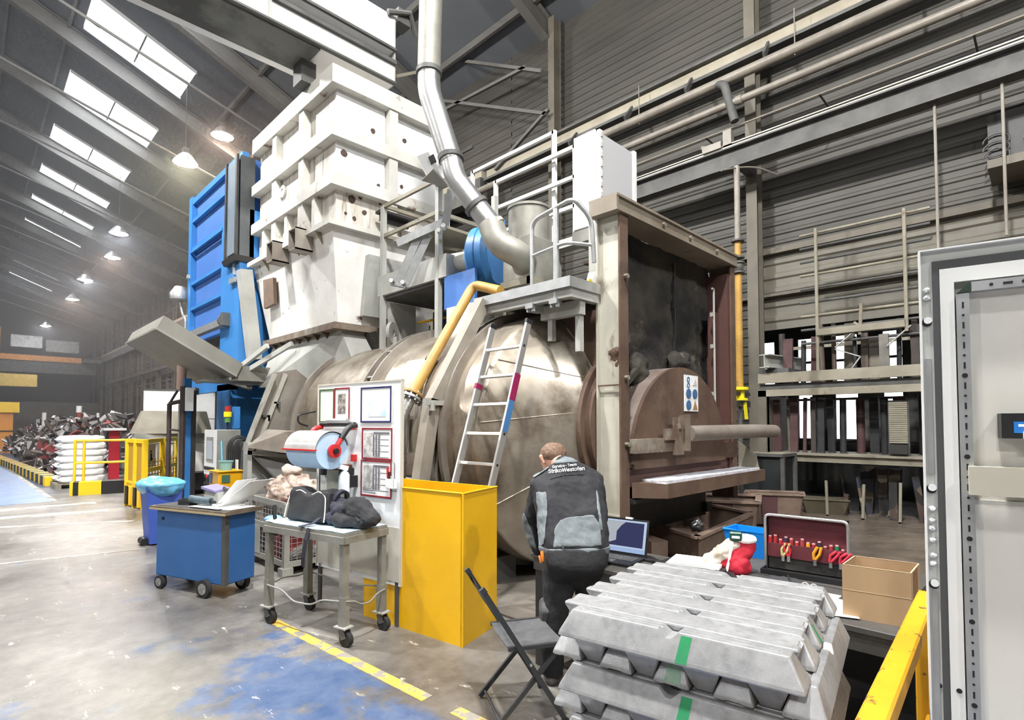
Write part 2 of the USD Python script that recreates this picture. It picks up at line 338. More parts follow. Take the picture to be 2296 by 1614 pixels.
for i in range(4):
    for j in range(3): part(fl, 'paving_slab', bx(3.32 + .47*i, 3.32 + .47*i + .445, 2.30 + .43*j, 2.30 + .43*j + .405, 0, .012 + .004*((i*2 + j) % 3), .004), M('paving_slab_concrete', (.17, .145, .12), (.11, .095, .08), sc=3., rough=.7))
XW = 12.0; EAVE = 13.2; SL = .41
def corrugated(y0, y1, z0, z1, x, pitch=.20, dep=.022):
    """sheet with ribs running along y"""
    prof = []; z = z0
    while z < z1 - 1e-6:
        for a, b in ((0, 0), (.5, 0), (.62, dep), (.88, dep)): prof.append((x - b, min(z + a * pitch, z1)))
        z += pitch
    prof.append((x, z1)); P = np.array(prof); k = len(P)
    V = np.vstack([np.c_[P[:, 0], np.full(k, y0), P[:, 1]], np.c_[P[:, 0], np.full(k, y1), P[:, 1]], np.c_[P[:, 0]*0 + x + .08, np.full(k, y0), P[:, 1]], np.c_[P[:, 0]*0 + x + .08, np.full(k, y1), P[:, 1]]]); F = []
    for i in range(k - 1): F += [[i, k + i, k + i + 1], [i, k + i + 1, i + 1], [2*k+i, 3*k+i+1, 3*k+i], [2*k+i, 2*k+i+1, 3*k+i+1]]
    return tm(V, F)
wb = thing('wall_back', 'corrugated steel back wall of the hall', None, kind='structure')
part(wb, 'siding', corrugated(-14, 12.0, 5.3, 14.3, XW), SIDING)
part(wb, 'siding', corrugated(12.0, 92, 0, 14.3, XW, .35, .03), SIDING)
part(wb, 'pale_siding', corrugated(-1.0, 4.45, 3.62, 5.3, XW, .30, .03), SIDINGPALE)
part(wb, 'siding', corrugated(4.45, 12, 0, 5.3, XW), SIDING)
part(wb, 'siding', corrugated(-14, -1.0, 0, 5.3, XW), SIDINGPALE)
part(wb, 'girt', bx(11.86, 12, -14, 92, 5.2, 5.32), COLUMN); part(wb, 'girt', bx(11.84, 12, -14, 92, 4.3, 4.36), COLUMN)
# annex behind the rack: outer wall with daylit glazing
an = thing('wall_annex', 'dark outer wall behind the storage rack', None, kind='structure')
part(an, 'outer_wall', [bx(14.4, 14.5, -3, 6.5, 0, 1.25), bx(14.4, 14.5, -3, 6.5, 3.75, 5), bx(12.1, 14.5, 6.4, 6.5, 0, 5), bx(12.1, 14.5, -3.1, -3, 0, 5), bx(12.1, 14.5, -3, 6.5, 4.9, 5.0)], GREYD)
DAY = emit('daylit_window_glass', (.95, .98, 1.0), .9)
yy = -3.0; wn = 0
for w, lit in ((.5, 0), (.4, 1), (.7, 0), (.3, 1), (.75, 0), (.5, 1), (.6, 0), (.35, 1), (.45, 0), (.25, 1), (.6, 0), (.35, 1), (.5, 0), (.45, 1), (.5, 0), (.3, 1), (.55, 0), (.4, 1), (.5, 0), (.35, 1)):
    if lit:
        wn += 1; t = thing(f'window_{wn}', 'daylit window behind the storage rack', None, kind='structure', loc=(14.42, yy + w / 2, 1.25))
        part(t, 'pane', bx(14.42, 14.44, yy, yy + w, 1.25, 3.75), DAY)
        part(t, 'mullion', [bx(14.36, 14.42, yy, yy + w, z, z + .05) for z in (1.25, 2.2, 2.5, 3.1, 3.7)], GREYD)
    else: part(an, 'pier', bx(14.38, 14.5, yy, yy + w, 1.25, 3.75), GREYD)
    yy += w
struct('floor_annex', bx(12, 14.5, -3, 6.5, -.2, .01), GREYD, 'dark floor behind the rack')

# columns of the back wall
for k in range(-2, 15):
    y = 4.45 + 5.5 * k
    struct('column', ibeam((11.66, y, 0), (11.66, y, 13.2), .22, .30, .02, .016, up=(1, 0, 0)), COLUMN, 'steel wall column')
for y in list(np.arange(17.5, 90, 1.83)):
    if (y - 4.45) % 5.5 > .5: struct('trim', bx(11.8, 12, y - .07, y + .07, 0, 13.0), GIRDER, 'narrow wall post')

# roof: two slopes, girders across, purlins along
def roof_z(x): return EAVE + SL * (XW - x) if x > -7 else EAVE + SL * (XW + 7) - SL * (-7 - x)
rf = thing('ceiling', 'dark pitched roof of the hall', None, kind='structure')
SKY_Y = [6.0 * k + 1.0 for k in range(-2, 13)]; sx0, sx1 = 2.9, 6.2; sw = 1.15
def slope_slab(x0, x1, y0, y1, th=.12):
    q = [(x0, y0, roof_z(x0)), (x1, y0, roof_z(x1)), (x1, y1, roof_z(x1)), (x0, y1, roof_z(x0))]
    return hexa(q, [(a, b, c + th) for a, b, c in q])
part(rf, 'roof_sheet', [slope_slab(6.2, 12.4, -14, 92), slope_slab(-6.99, 2.9, -14, 92)], ROOF)
ys = [-14] + [v for y in SKY_Y for v in (y - sw, y + sw)] + [92]
part(rf, 'roof_sheet', [slope_slab(2.9, 6.2, a, b) for a, b in zip(ys[::2], ys[1::2])], ROOF)
part(rf, 'roof_sheet', slope_slab(-26.4, -7.01, -14, 92), ROOF)
PANE = emit('roof_glazing_daylight', (.90, .95, 1.0), SKYPANE)
for k, y in enumerate(SKY_Y):
    wn += 1; t = thing(f'window_{wn}', 'bright roof skylight with two panes', None, kind='structure', loc=(sx0, y, roof_z(sx0)))
    for a, b in ((sx0, 4.5), (4.56, sx1)):
        part(t, 'pane', slope_slab(a, b, y - sw, y + sw - .55, .03), PANE); part(t, 'pane', slope_slab(a, b, y + sw - .5, y + sw, .03), PANE)
    fr = [slope_slab(4.5, 4.56, y - sw, y + sw, .05), slope_slab(sx0, sx1, y + sw - .55, y + sw - .5, .05)]
    part(t, 'glazing_bar', fr, GIRDER)
    part(t, 'upstand', [hexa([(sx0, yy, roof_z(sx0) - .12), (sx1, yy, roof_z(sx1) - .12), (sx1, yy + .04, roof_z(sx1) - .12), (sx0, yy + .04, roof_z(sx0) - .12)], [(sx0, yy, roof_z(sx0) + .1), (sx1, yy, roof_z(sx1) + .1), (sx1, yy + .04, roof_z(sx1) + .1), (sx0, yy + .04, roof_z(sx0) + .1)]) for yy in (y - sw - .04, y + sw)], WHITE)
for k in range(-3, 14):
    y = 4.45 + 5.5 * k + .2
    if y > 90: break
    part(rf, 'girder', ibeam((11.6, y, 12.9), (-7, y, 12.9 + SL * 18.6), .28, .62, .03, .02), GIRDER, label='sloping roof girder')
    if 18 < y < 80:
        part(rf, 'tie_rod', rail([(11.5, y, 11.6), (-2, y, 15.6)], .05, 6), GIRDER)
for x in np.arange(-6, 12, 1.7): 
    if not 2.7 < x < 6.4: part(rf, 'purlin', bx(x - .05, x + .05, -14, 92, roof_z(x) - .22, roof_z(x)), GIRDER)
# bracing between the furnace and the back wall
for a, b in (((11.3, 14.845, 14.252), (11.3, 10.108, 11.583)), ((11.3, 14.834, 12.757), (11.3, 9.944, 10.297)), ((11.3, 12.032, 9.411), (11.3, 9.861, 10.39)), ((11.3, 14.461, 12.29), (11.3, 10.714, 11.996))):
    part(rf, 'brace', bar(a, b, .09, .09), GIRDER)
# far and near ends, and the other long wall
struct('wall_far', bx(-26, 12, 91.8, 92, 0, 22), SIDING, 'far end wall of the hall')
struct('wall_near', bx(-26, 12.2, -14.2, -14, 0, 22), SIDING, 'end wall behind the camera')
struct('wall_left', bx(-26.2, -26, -14, 92, 0, 14), SIDING, 'long wall across the hall')
struct('wall_inner_far', bx(-4.5, 11.9, 84, 84.15, 0, 4.2), SIDINGPALE, 'low partition wall at the far end')

# ---------------------------------------------------------------- high bay lamps
def lamp(loc, warm, label, group=None):
    t = thing('high_bay_lamp', label, 'lamp', loc=loc, group=group)
    x, y, z = loc
    rfl = part(t, 'reflector', lathe([(.06, .42), (.14, .40), (.26, .28), (.42, .06), (.46, 0), (.44, 0), (.40, .07), (.22, .28), (.05, .36)], (0, 0, 0), 24), GALVDULL, smooth=40, local=True)
    part(rfl, 'bulb', ball((0, 0, .06), .36, (1, 1, .45)), emit('lamp_glow_' + warm, {'warm': (1.0, .72, .55), 'white': (.95, .97, 1.0), 'yellow': (1.0, .93, .62)}[warm], LAMP * .3), smooth=True, local=True)
    part(t, 'gear_box', bx(-.1, .1, -.1, .1, .40, .62, .01), GREYD, local=True); part(t, 'hanger', rail([(0, 0, .6), (0, 0, roof_z(x) - z)], .012, 6), GREYD, local=True)
    return t
for (px, z), warm, lab in zip([((6.05, 24.6), 12.1), ((5.8, 36.4), 12.1), ((5.9, 49.0), 11.9), ((5.7, 73.0), 11.6)], ('yellow', 'white', 'white', 'white'),
        ('yellowish hanging lamp nearest the blue tower', 'white hanging lamp, second from the blue tower', 'white hanging lamp, third from the blue tower', 'small white hanging lamp at the far end of the row')):
    lamp((px[0], px[1], z), warm, lab)
lamp((7.7, 25.6, 14.2), 'warm', 'pinkish hanging lamp just left of the white hopper')
lamp((6.7, 44.0, 12.6), 'warm', 'pinkish hanging lamp beside the second white lamp'); lamp((6.2, 58.0, 12.0), 'warm', 'pinkish hanging lamp far down the hall')
# unseen lamps over the near bays, placed and weighted to light the furnace
for x, y, k in ((-1.5, -7, .35), (.4, .6, 1.9), (-1.0, 9, 1.6), (-1.0, 17, 1.), (5.0, -8, .35), (-14, -4, .5), (-14, 10, .5), (-14, 26, .5)):
    lamp((x, y, 11.8), 'white', 'unseen white hanging lamp over the near bays of the hall', 'unseen hanging lamps over the near bays')
    s = UsdLux.SphereLight.Define(stage, numbered('/World/lamp_light')); s.CreateRadiusAttr(.2); s.CreateIntensityAttr(LAMP * k); s.CreateColorAttr(Gf.Vec3f(1.0, .975, .93)); s.AddTranslateOp().Set(Gf.Vec3d(x, y, 11.55))

# ================================================================ the furnace
DX, DZ = 4.86, 1.49       # axis of the drum, which runs along y
dr = thing('rotary_furnace_drum', 'large horizontal steel furnace drum with raised rings behind the ladder', 'furnace', loc=(DX, 5.8, 0))
def drumskin(sections, n=72):
    """skin through circles (y, radius, centre x, centre z)"""
    a = np.arange(n) * 2 * np.pi / n; V = np.vstack([np.c_[cx + r * np.cos(a), np.full(n, y), cz + r * np.sin(a)] for y, r, cx, cz in sections]); F = []
    for i in range(len(sections) - 1):
        for j in range(n):
            j2 = (j + 1) % n; F += [[i*n+j, (i+1)*n+j2, i*n+j2], [i*n+j, (i+1)*n+j, (i+1)*n+j2]]
    m = tm(V, F)
    return m
part(dr, 'shell', drumskin([(4.25, 1.40, DX, DZ), (4.35, 1.41, DX, DZ), (8.05, 1.36, DX, DZ), (8.15, 1.2, DX, DZ), (8.2, .02, DX, DZ)]), DRUM, smooth=25)
part(dr, 'cone', drumskin([(3.42, .80, 5.16, 1.62), (3.46, .82, 5.15, 1.615), (3.92, 1.38, DX, DZ), (3.98, 1.41, DX, DZ), (4.27, 1.415, DX, DZ), (4.27, 1.2, DX, DZ)]), DRUM, smooth=25)
for t in (170, 205, 142):
    a = math.radians(t); part(dr, 'weld_seam', rail([(5.15 + .825*math.cos(a), 3.47, 1.615 + .825*math.sin(a)), (DX + 1.385*math.cos(a+.05), 3.92, DZ + 1.385*math.sin(a+.05))], .008, 6), DRUM)
part(dr, 'mouth_flange', [ring((5.16, 3.40, 1.62), (0, 1, 0), .6, .83, .05, 56), ring((5.16, 3.34, 1.62), (0, 1, 0), .55, .76, .08, 56)], RUST, smooth=30)
for y, w in ((4.41, .05), (4.56, .05)): part(dr, 'riding_ring', ring((DX, y, DZ), (0, 1, 0), 1.36, 1.485, w, 96), DRUMRIB, smooth=30)
for y in (6.02, 6.20): part(dr, 'riding_ring', ring((DX, y, DZ), (0, 1, 0), 1.33, 1.485, .035, 96), DRUMRIB, smooth=30)
for k in range(20):
    a = 2 * math.pi * (k + .3) / 20; c, s = math.cos(a), math.sin(a)
    part(dr, 'ring_gusset', bar((DX + 1.34*c, 6.11, DZ + 1.34*s), (DX + 1.47*c, 6.11, DZ + 1.47*s), .15, .02, up=(-s, 0, c)), GREYWHITE)
part(dr, 'end_rim', ring((DX, 8.1, DZ), (0, 1, 0), 1.2, 1.43, .05, 96), DRUMRIB, smooth=30)
for t in (150, 178, 206): # clamped cover plates on the shell between the rings
    a = math.radians(t); c, s = math.cos(a), math.sin(a); p = np.array([DX + 1.43*c, 5.25, DZ + 1.43*s])
    part(dr, 'cover_plate', bar(p - np.array([0, .22, 0]), p + np.array([0, .22, 0]), .03, .42, up=(-s, 0, c)), DRUMRIB)
part(dr, 'lifting_lug', [ring((4.42, 6.9, 2.98), (.5, -.86, 0), .045, .16, .05, 24), bar((4.42, 6.9, 2.7), (4.42, 6.9, 2.92), .16, .05, up=(.86, .5, 0))], GREYWHITE)
for y in (4.5, 6.1):
    for sx in (-1, 1): part(dr, 'support_roller', [cyl((DX + sx*.85, y - .2, .16), (DX + sx*.85, y + .2, .16), .16, 24), bx(DX + sx*.85 - .25, DX + sx*.85 + .25, y - .3, y - .22, 0, .25), bx(DX + sx*.85 - .25, DX + sx*.85 + .25, y + .22, y + .3, 0, .25)], GREYD, smooth=35)

# -------- extraction hood round the mouth
PALEPOST = M('pale_post_paint', (.56, .54, .46), (.42, .40, .34), sc=1.8, rough=.5, rust=((.13, .08, .05), 2.6, .60, .72), st=(1, 1, .4))  # pale web colour stands in for light falling on this side of the post
hd = thing('extraction_hood', 'tall open steel hood with arched rusty door and soot-blackened lining', 'hood', loc=(5.9, 3.2, 0))
def hbeam_post(x0, x1, y0, y1, z0, z1): return [bx(x0, x1, y0, y0 + .022, z0, z1), bx(x0, x1, y1 - .022, y1, z0, z1), bx((x0+x1)/2 - .012, (x0+x1)/2 + .012, y0 + .022, y1 - .022, z0, z1)]
part(hd, 'post', [bx(4.49, 4.63, 3.27, 3.292, .6, 3.72), bx(4.53, 4.555, 3.022, 3.27, .6, 3.72), bx(4.50, 4.53, 3.03, 3.262, .74, .76)], PALEPOST, label='pale grey front post of the hood')
part(hd, 'post_face', bx(4.49, 4.63, 3.0, 3.022, .6, 3.72), RUST)
part(hd, 'post', hbeam_post(7.04, 7.16, 3.0, 3.29, .7, 3.74), RUST)
part(hd, 'top_beam', [bx(4.40, 7.22, 2.97, 3.31, 3.86, 3.885), bx(4.40, 7.22, 2.97, 3.31, 3.72, 3.745), bx(4.44, 7.22, 2.99, 3.03, 3.745, 3.86), bx(4.40, 4.44, 2.975, 3.305, 3.745, 3.86)], M('hood_beam_paint', (.25, .215, .165), (.17, .135, .10), sc=2., rough=.6, rust=((.09, .055, .04), 2.4, .58, .70)))
part(hd, 'roof_plate', bx(5.6, 7.1, 3.31, 4.3, 3.70, 3.74), RUST)
part(hd, 'back_lining', bx(4.66, 7.04, 3.32, 3.38, 2.0, 3.72), SOOT)
g = trimesh.creation.box((2.36, .05, 1.72)); g = g.subdivide().subdivide().subdivide().subdivide().subdivide(); g.apply_translation((5.85, 3.33, 2.86))
part(hd, 'refractory_face', blob(g, .05, 7., 3), SOOT, smooth=True)
for x in (5.02, 6.05): part(hd, 'lining_crack', [bx(x + .008*math.sin(k*2.1), x + .025 + .01*math.sin(k*2.1), 3.27, 3.30, 2.15 + .18*k, 2.34 + .18*k) for k in range(8)], BLACKSTEEL)
part(hd, 'side_plate', bx(6.98, 7.05, 3.02, 3.36, 1.0, 3.6), RUSTRED); part(hd, 'side_plate', bx(6.78, 6.98, 3.14, 3.20, 1.2, 3.1), RUSTRED)
part(hd, 'side_plate', bx(4.64, 4.66, 3.30, 4.2, 1.9, 2.84), RUST)
arch = [(4.68, 1.25)] + [(5.70 + 1.06*math.cos(a), 1.25 + 1.03*math.sin(a) + .0) for a in np.linspace(math.pi, 0, 33)]
adr = part(hd, 'arched_door', plate([(x, 2.98, z) for x, z in arch + [(6.76, 1.2), (4.68, 1.2)]], (0, .04, 0)), RUST)
rim = []
for a in np.linspace(math.pi, 0, 33): rim.append((5.70 + 1.06*math.cos(a), 1.25 + 1.03*math.sin(a)))
V = [(x, y, z) for x, z in rim for y in (3.02, 3.34)]; V2 = [(5.70 + (x-5.70)*.96, y, 1.25 + (z-1.25)*.96) for x, z in rim for y in (3.02, 3.34)]
F = []; k2 = len(V)
for i in range(len(rim) - 1): a, b = 2*i, 2*i+2; F += [[a, b, b+1], [a, b+1, a+1], [k2+a, k2+b+1, k2+b], [k2+a, k2+a+1, k2+b+1]]
part(adr, 'door_rim', tm(V + V2, F), M('rim_steel', (.26, .22, .19), (.17, .12, .10), sc=3., rough=.55, metal=.3), smooth=30)
part(hd, 'lintel', bx(4.64, 7.04, 3.0, 3.10, 1.22, 1.42), RUST); part(hd, 'lintel', bx(4.64, 7.04, 3.05, 3.12, 1.02, 1.22), M('rust_pinkish', (.16, .09, .075), (.12, .065, .055), sc=2., rough=.75))
part(adr, 'latch_bar', bx(4.60, 5.42, 2.90, 2.98, 1.36, 1.50), RUSTGREY, label='grey latch bar on the left of the door')
part(adr, 'latch_plate', [bx(5.30, 5.50, 2.86, 2.90, 1.32, 1.72), bx(5.12, 5.30, 2.87, 2.91, 1.48, 1.60), bx(5.36, 5.40, 2.82, 2.86, 1.6, 1.74), bx(5.46, 5.50, 2.80, 2.86, 1.36, 1.75)], RUSTGREY)
part(hd, 'swing_pipe', rail(fillet([(5.50, 2.83, 1.545), (7.2, 2.76, 1.56), (7.75, 2.74, 1.55)], .4), .085, 20), M('dull_brown_pipe', (.27, .235, .20), (.20, .165, .14), sc=4., rough=.55), smooth=40, label='long round bar across the arched door')
part(hd, 'dark_throat', [bx(4.66, 7.04, 3.35, 3.40, .9, 1.24), bx(4.66, 7.04, 2.98, 3.4, .86, .90)], BLACKSTEEL)
part(hd, 'sill', [hexa([(4.67, 3.0, .92), (4.87, 2.72, .92), (7.35, 2.72, .92), (7.2, 3.0, .92)], [(4.67, 3.0, 1.07), (4.87, 2.72, 1.06), (7.35, 2.72, 1.06), (7.2, 3.0, 1.07)])], RUST)
ashm = trimesh.creation.box((2.35, .27, .03)); ashm = ashm.subdivide().subdivide().subdivide().subdivide(); ashm.apply_translation((6.03, 2.87, 1.075))
part(hd, 'metal_splash', blob(ashm, .012, 16., 2), M('splashed_aluminium', (.88, .88, .95), (.60, .60, .64), sc=11., rough=.4, metal=.1), smooth=True, label='bright splashed metal on the sill')
part(hd, 'sill_cheek', plate([(7.2, 3.0, 1.04), (7.2, 2.74, 1.05), (7.2, 2.78, 1.25), (7.2, 3.0, 1.42)], (.03, 0, 0)), BEIGE)
part(hd, 'conduit', [rail([(6.62, 3.06, 3.35), (6.66, 3.06, 3.35), (6.66, 3.06, 1.9)], .014, 8)] + [bx(6.63, 6.69, 3.06, 3.1, z, z + .05) for z in (2.0, 2.6, 3.0)], GREYWHITE, smooth=40)
part(hd, 'scorched_bracket', [bar((4.72, 3.1, 2.06), (5.2, 3.2, 2.30), .05, .07), blob(ball((5.15, 3.22, 2.22), .17, (1, .5, 1.2), 3), .05, 9), blob(ball((6.05, 3.22, 2.38), .16, (1.6, .5, .8), 3), .05, 9)], SOOT, smooth=40)
part(hd, 'bolt', [cyl((x, 2.96, z), (x, 3.0, z), .025, 6) for x, z in ((4.57, 1.45), (4.57, 2.1), (4.57, 3.1), (5.3, 3.80), (5.9, 3.80), (6.6, 3.80))], BEIGE)
part(hd, 'post_weld', [bx(4.485, 4.50, 3.02, 3.27, 2.02, 2.035), blob(ball((4.55, 3.1, 2.32), .1, (.3, 1, 1.3), 2), .03, 12)], RUST)
for x in (4.62, 6.98): part(hd, 'rear_leg', bx(x - .07, x + .07, 4.62, 4.76, 0, .62), BLACKSTEEL); part(hd, 'sole_beam', bx(x - .07, x + .07, 3.3, 4.8, .5, .62), BLACKSTEEL)
part(hd, 'dark_underside', bx(4.66, 7.0, 3.36, 3.42, .45, .9), BLACKSTEEL)  # black sheet standing in for the shade of the void under the hood
sg = thing('safety_sign', 'white safety sign with blue round symbols on the arched door', 'sign', loc=(5.84, 2.97, 1.8))
part(sg, 'board', bx(5.69, 6.01, 2.962, 2.974, 1.79, 2.20), WHITEPL)
SIGNBLUE = M('sign_blue', (.06, .14, .28), rough=.5)
for x, z in ((5.775, 1.99), (5.925, 1.99), (5.775, 1.86)): part(sg, 'blue_symbol', [disc((x, 2.958, z), (0, 1, 0), .055, .006, 28), bx(x - .012, x + .012, 2.953, 2.957, z - .035, z + .03)], SIGNBLUE)
part(sg, 'warning_triangle', plate([(5.87, 2.957, 1.81), (5.985, 2.957, 1.81), (5.927, 2.957, 1.915)], (0, .005, 0)), M('sign_amber', (.34, .20, .09), rough=.6))
for x, z in ((5.77, 2.15), (5.77, 2.085)): part(sg, 'ring_symbol', ring((x, 2.958, z), (0, 1, 0), .022, .03, .006, 24), SIGNBLUE)
part(sg, 'faded_triangle', plate([(5.88, 2.957, 2.09), (5.98, 2.957, 2.09), (5.93, 2.957, 2.17)], (0, .004, 0)), M('sign_faded', (.60, .55, .52), rough=.6))

# -------- charging hopper
hp = thing('charging_hopper', 'huge white ribbed steel hopper with rust spots above the drum', 'hopper', loc=(5, 9, 0))
HX0, HX1, HY0, HY1, HZ0, HZ1 = 3.84, 5.86, 7.64, 10.8, 4.66, 7.05
part(hp, 'body', bx(HX0 + .10, HX1, HY0 + .10, HY1, HZ0, HZ1), WHITE_STREAK)
for z in (6.92, 6.07, 5.325):
    d = .14 if z > 6.5 else .095
    part(hp, 'rib', [bx(HX0 - .06, HX1 + .03, HY0 - .06, HY0 + .11, z - d, z + d), bx(HX0 - .06, HX0 + .11, HY0 + .11, HY1, z - d, z + d)], WHITE_RUST)
part(hp, 'stiffener', bx(4.79, 4.95, HY0 - .035, HY0 + .11, HZ0, 6.9), WHITE_RUST)
for y in (8.70, 9.80): part(hp, 'stiffener', bx(HX0 - .035, HX0 + .11, y - .09, y + .09, HZ0, 6.9), WHITE_RUST)
for y in (8.25, 9.3, 10.3): part(hp, 'stiffener', bx(HX0 - .025, HX0 + .11, y - .05, y + .05, HZ0, 5.3), WHITE_RUST)
for z0, z1 in ((6.15, 6.8), (5.42, 5.98)):
    for y0, y1 in ((7.75, 8.6), (8.8, 9.7), (9.9, 10.7)): part(hp, 'panel', bx(HX0 + .08, HX0 + .105, y0, y1, z0, z1), WHITE_STREAK)
    for x0, x1 in ((3.92, 4.77), (4.97, 5.80)): part(hp, 'panel', bx(x0, x1, HY0 + .08, HY0 + .105, z0, z1), WHITE)
part(hp, 'flange', [bx(HX0 - .12, HX1 + .05, HY0 - .12, HY0 + .06, HZ0 - .06, HZ0 + .02), bx(HX0 - .12, HX0 + .06, HY0 + .06, HY1, HZ0 - .06, HZ0 + .02)], WHITE_RUST)
LX, LY = 4.06, 7.86
part(hp, 'lower_hopper', hexa([(LX, LY, 3.17), (5.75, LY, 3.17), (5.75, 10.5, 3.17), (LX, 10.5, 3.17)], [(HX0, HY0, HZ0 - .05), (HX1, HY0, HZ0 - .05), (HX1, HY1, HZ0 - .05), (HX0, HY1, HZ0 - .05)]), M('lower_hopper_white', (.84, .83, .80), (.72, .70, .66), sc=1.3, rough=.5, rust=((.13, .08, .055), 3.2, .63, .70)))  # whiter than the upper paint, standing in for light missing on this downward-leaning part
part(hp, 'lower_flange', [bx(LX - .12, 5.8, LY - .12, LY + .05, 3.10, 3.20), bx(LX - .12, LX + .05, LY + .05, 10.55, 3.10, 3.20)], RUSTGREY)
for k in range(7): 
    y = 8.2 + .33 * k; part(hp, 'gusset', plate([(LX - .1, y, 3.1), (LX + .06, y, 3.1), (LX + .06, y, 2.94)], (0, .02, 0)), RUST)
for k in range(6):
    y = 8.0 + .42 * k; part(hp, 'gusset', plate([(HX0 - .1, y, 4.6), (HX0 + .03, y, 4.6), (HX0 + .03, y, 4.42)], (0, .02, 0)), BEIGE)
part(hp, 'transition', hexa([(4.25, 7.5, 2.3), (5.4, 7.5, 2.3), (5.4, 10.2, 2.3), (3.75, 10.2, 2.3)], [(LX + .05, LY + .02, 3.12), (5.6, LY + .02, 3.12), (5.6, 10.4, 3.12), (LX + .02, 10.4, 3.12)]), GREYWHITE)
part(hp, 'dark_gap', hexa([(4.6, 7.42, 2.72), (5.6, 7.42, 2.72), (5.6, 7.84, 2.75), (4.6, 7.84, 2.75)], [(4.5, 7.5, 3.09), (5.7, 7.5, 3.09), (5.7, 7.84, 3.09), (4.5, 7.84, 3.09)]), SOOT)
part(hp, 'rusty_hatch', plate([(3.8, 10.211, 4.264), (3.81, 9.787, 4.234), (3.86, 9.858, 3.793), (3.86, 10.307, 3.764)], (.06, 0, 0)), M('brown_hatch', (.24, .17, .12), (.19, .13, .10), sc=5., rough=.7), label='small brown rusted hatch plate')
part(hp, 'round_port', [ring((HX0 + .07, 9.62, 5.75), (1, 0, 0), .05, .11, .06, 28), disc((HX0 + .07, 9.62, 5.75), (1, 0, 0), .06, .04)], GREYWHITE, smooth=35)
for y in (8.42, 9.31):
    part(hp, 'bracket', [bx(3.56, 3.84, y - .13, y - .11, 4.36, 4.70), bx(3.56, 3.84, y + .11, y + .13, 4.36, 4.70), bx(3.56, 3.84, y - .13, y + .13, 4.68, 4.70), bx(3.56, 3.84, y - .13, y + .13, 4.36, 4.38), bx(3.66, 3.74, y - .05, y + .05, 4.38, 4.6)], DRUMRIB)
part(hp, 'slot', bx(4.62, 5.15, 7.57, 7.62, 4.88, 4.98), BLACKSTEEL); part(hp, 'slot_lip', bx(4.55, 5.22, 7.45, 7.62, 4.98, 5.02), BLACKSTEEL)
for (x, z, s) in ((4.05, 5.82, .07), (4.55, 6.36, .05), (5.15, 6.42, .05), (4.66, 5.5, .04), (4.2, 5.15, .08), (4.42, 5.0, .05), (5.1, 5.62, .04), (5.4, 5.1, .05), (4.9, 5.12, .05), (4.25, 4.86, .04), (4.7, 5.22, .03), (4.1, 4.9, .03), (4.35, 5.22, .04), (5.0, 4.78, .05)):
    part(hp, 'rust_spot', blob(disc((x, HY0 + .080 + (.018 if z < 5.3 or 5.98 < z < 6.15 else 0), z), (0, 1, 0), s * .8, .012, 14), .012, 30., int(z * 10)), M('rust_spot_brown', (.07, .045, .035), rough=.8))
part(hp, 'patch_plate', hexa([(4.40, 7.70, 3.35), (5.35, 7.70, 3.35), (5.35, 7.80, 3.35), (4.40, 7.80, 3.35)], [(4.42, 7.58, 4.30), (5.30, 7.58, 4.30), (5.30, 7.70, 4.30), (4.42, 7.70, 4.30)]), GREYWHITE, label='large grey patch plate on the lower hopper')  # grey sheet in the shape of the shadow cast across this face

# -------- overhead rectangular flue
fd = thing('overhead_flue_duct', 'bright white rectangular overhead duct ending above the hopper', 'duct', loc=(3.8, 8, 7))
part(fd, 'lower_channel', bx(-.6, 5.06, 7.9, 8.9, 7.44, 7.80), WHITE); part(fd, 'upper_channel', bx(-.6, 5.06, 7.9, 8.9, 8.02, 8.62), WHITE)
part(fd, 'shadow_gap', bx(-.6, 5.04, 8.1, 8.8, 7.79, 8.04), GREYD)
part(fd, 'edge_angle', [bx(-.6, 5.07, 7.84, 7.9, 7.76, 7.82), bx(-.6, 5.07, 7.84, 7.92, 7.42, 7.45), bx(-.6, 5.07, 7.85, 7.9, 8.0, 8.04)], GREYD)
for x in (1.1, 2.95): part(fd, 'seam', bx(x, x + .04, 7.875, 7.9, 7.44, 7.8), GREYWHITE)
part(fd, 'hanger', [bar((5.05, 8.0, 7.6), (6.3, 8.6, 8.6), .05, .05), bar((6.2, 8.4, 6.8), (6.2, 8.4, 8.9), .07, .07)], BEIGE)
part(fd, 'junction_clutter', [rail([(4.9, 7.86, 8.6), (5.3, 7.8, 8.75), (5.5, 7.9, 8.5)], .05, 8), bx(5.1, 5.35, 7.85, 8.1, 8.55, 8.8)], GREYD)
part(fd, 'end_plate', bx(5.06, 5.08, 7.9, 8.9, 7.44, 8.62), GREYWHITE)
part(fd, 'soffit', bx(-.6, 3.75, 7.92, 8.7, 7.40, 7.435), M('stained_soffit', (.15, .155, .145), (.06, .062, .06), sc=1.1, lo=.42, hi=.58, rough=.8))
part(fd, 'support', bx(3.62, 3.86, 8.3, 8.6, 7.05, 7.40), GREYD)

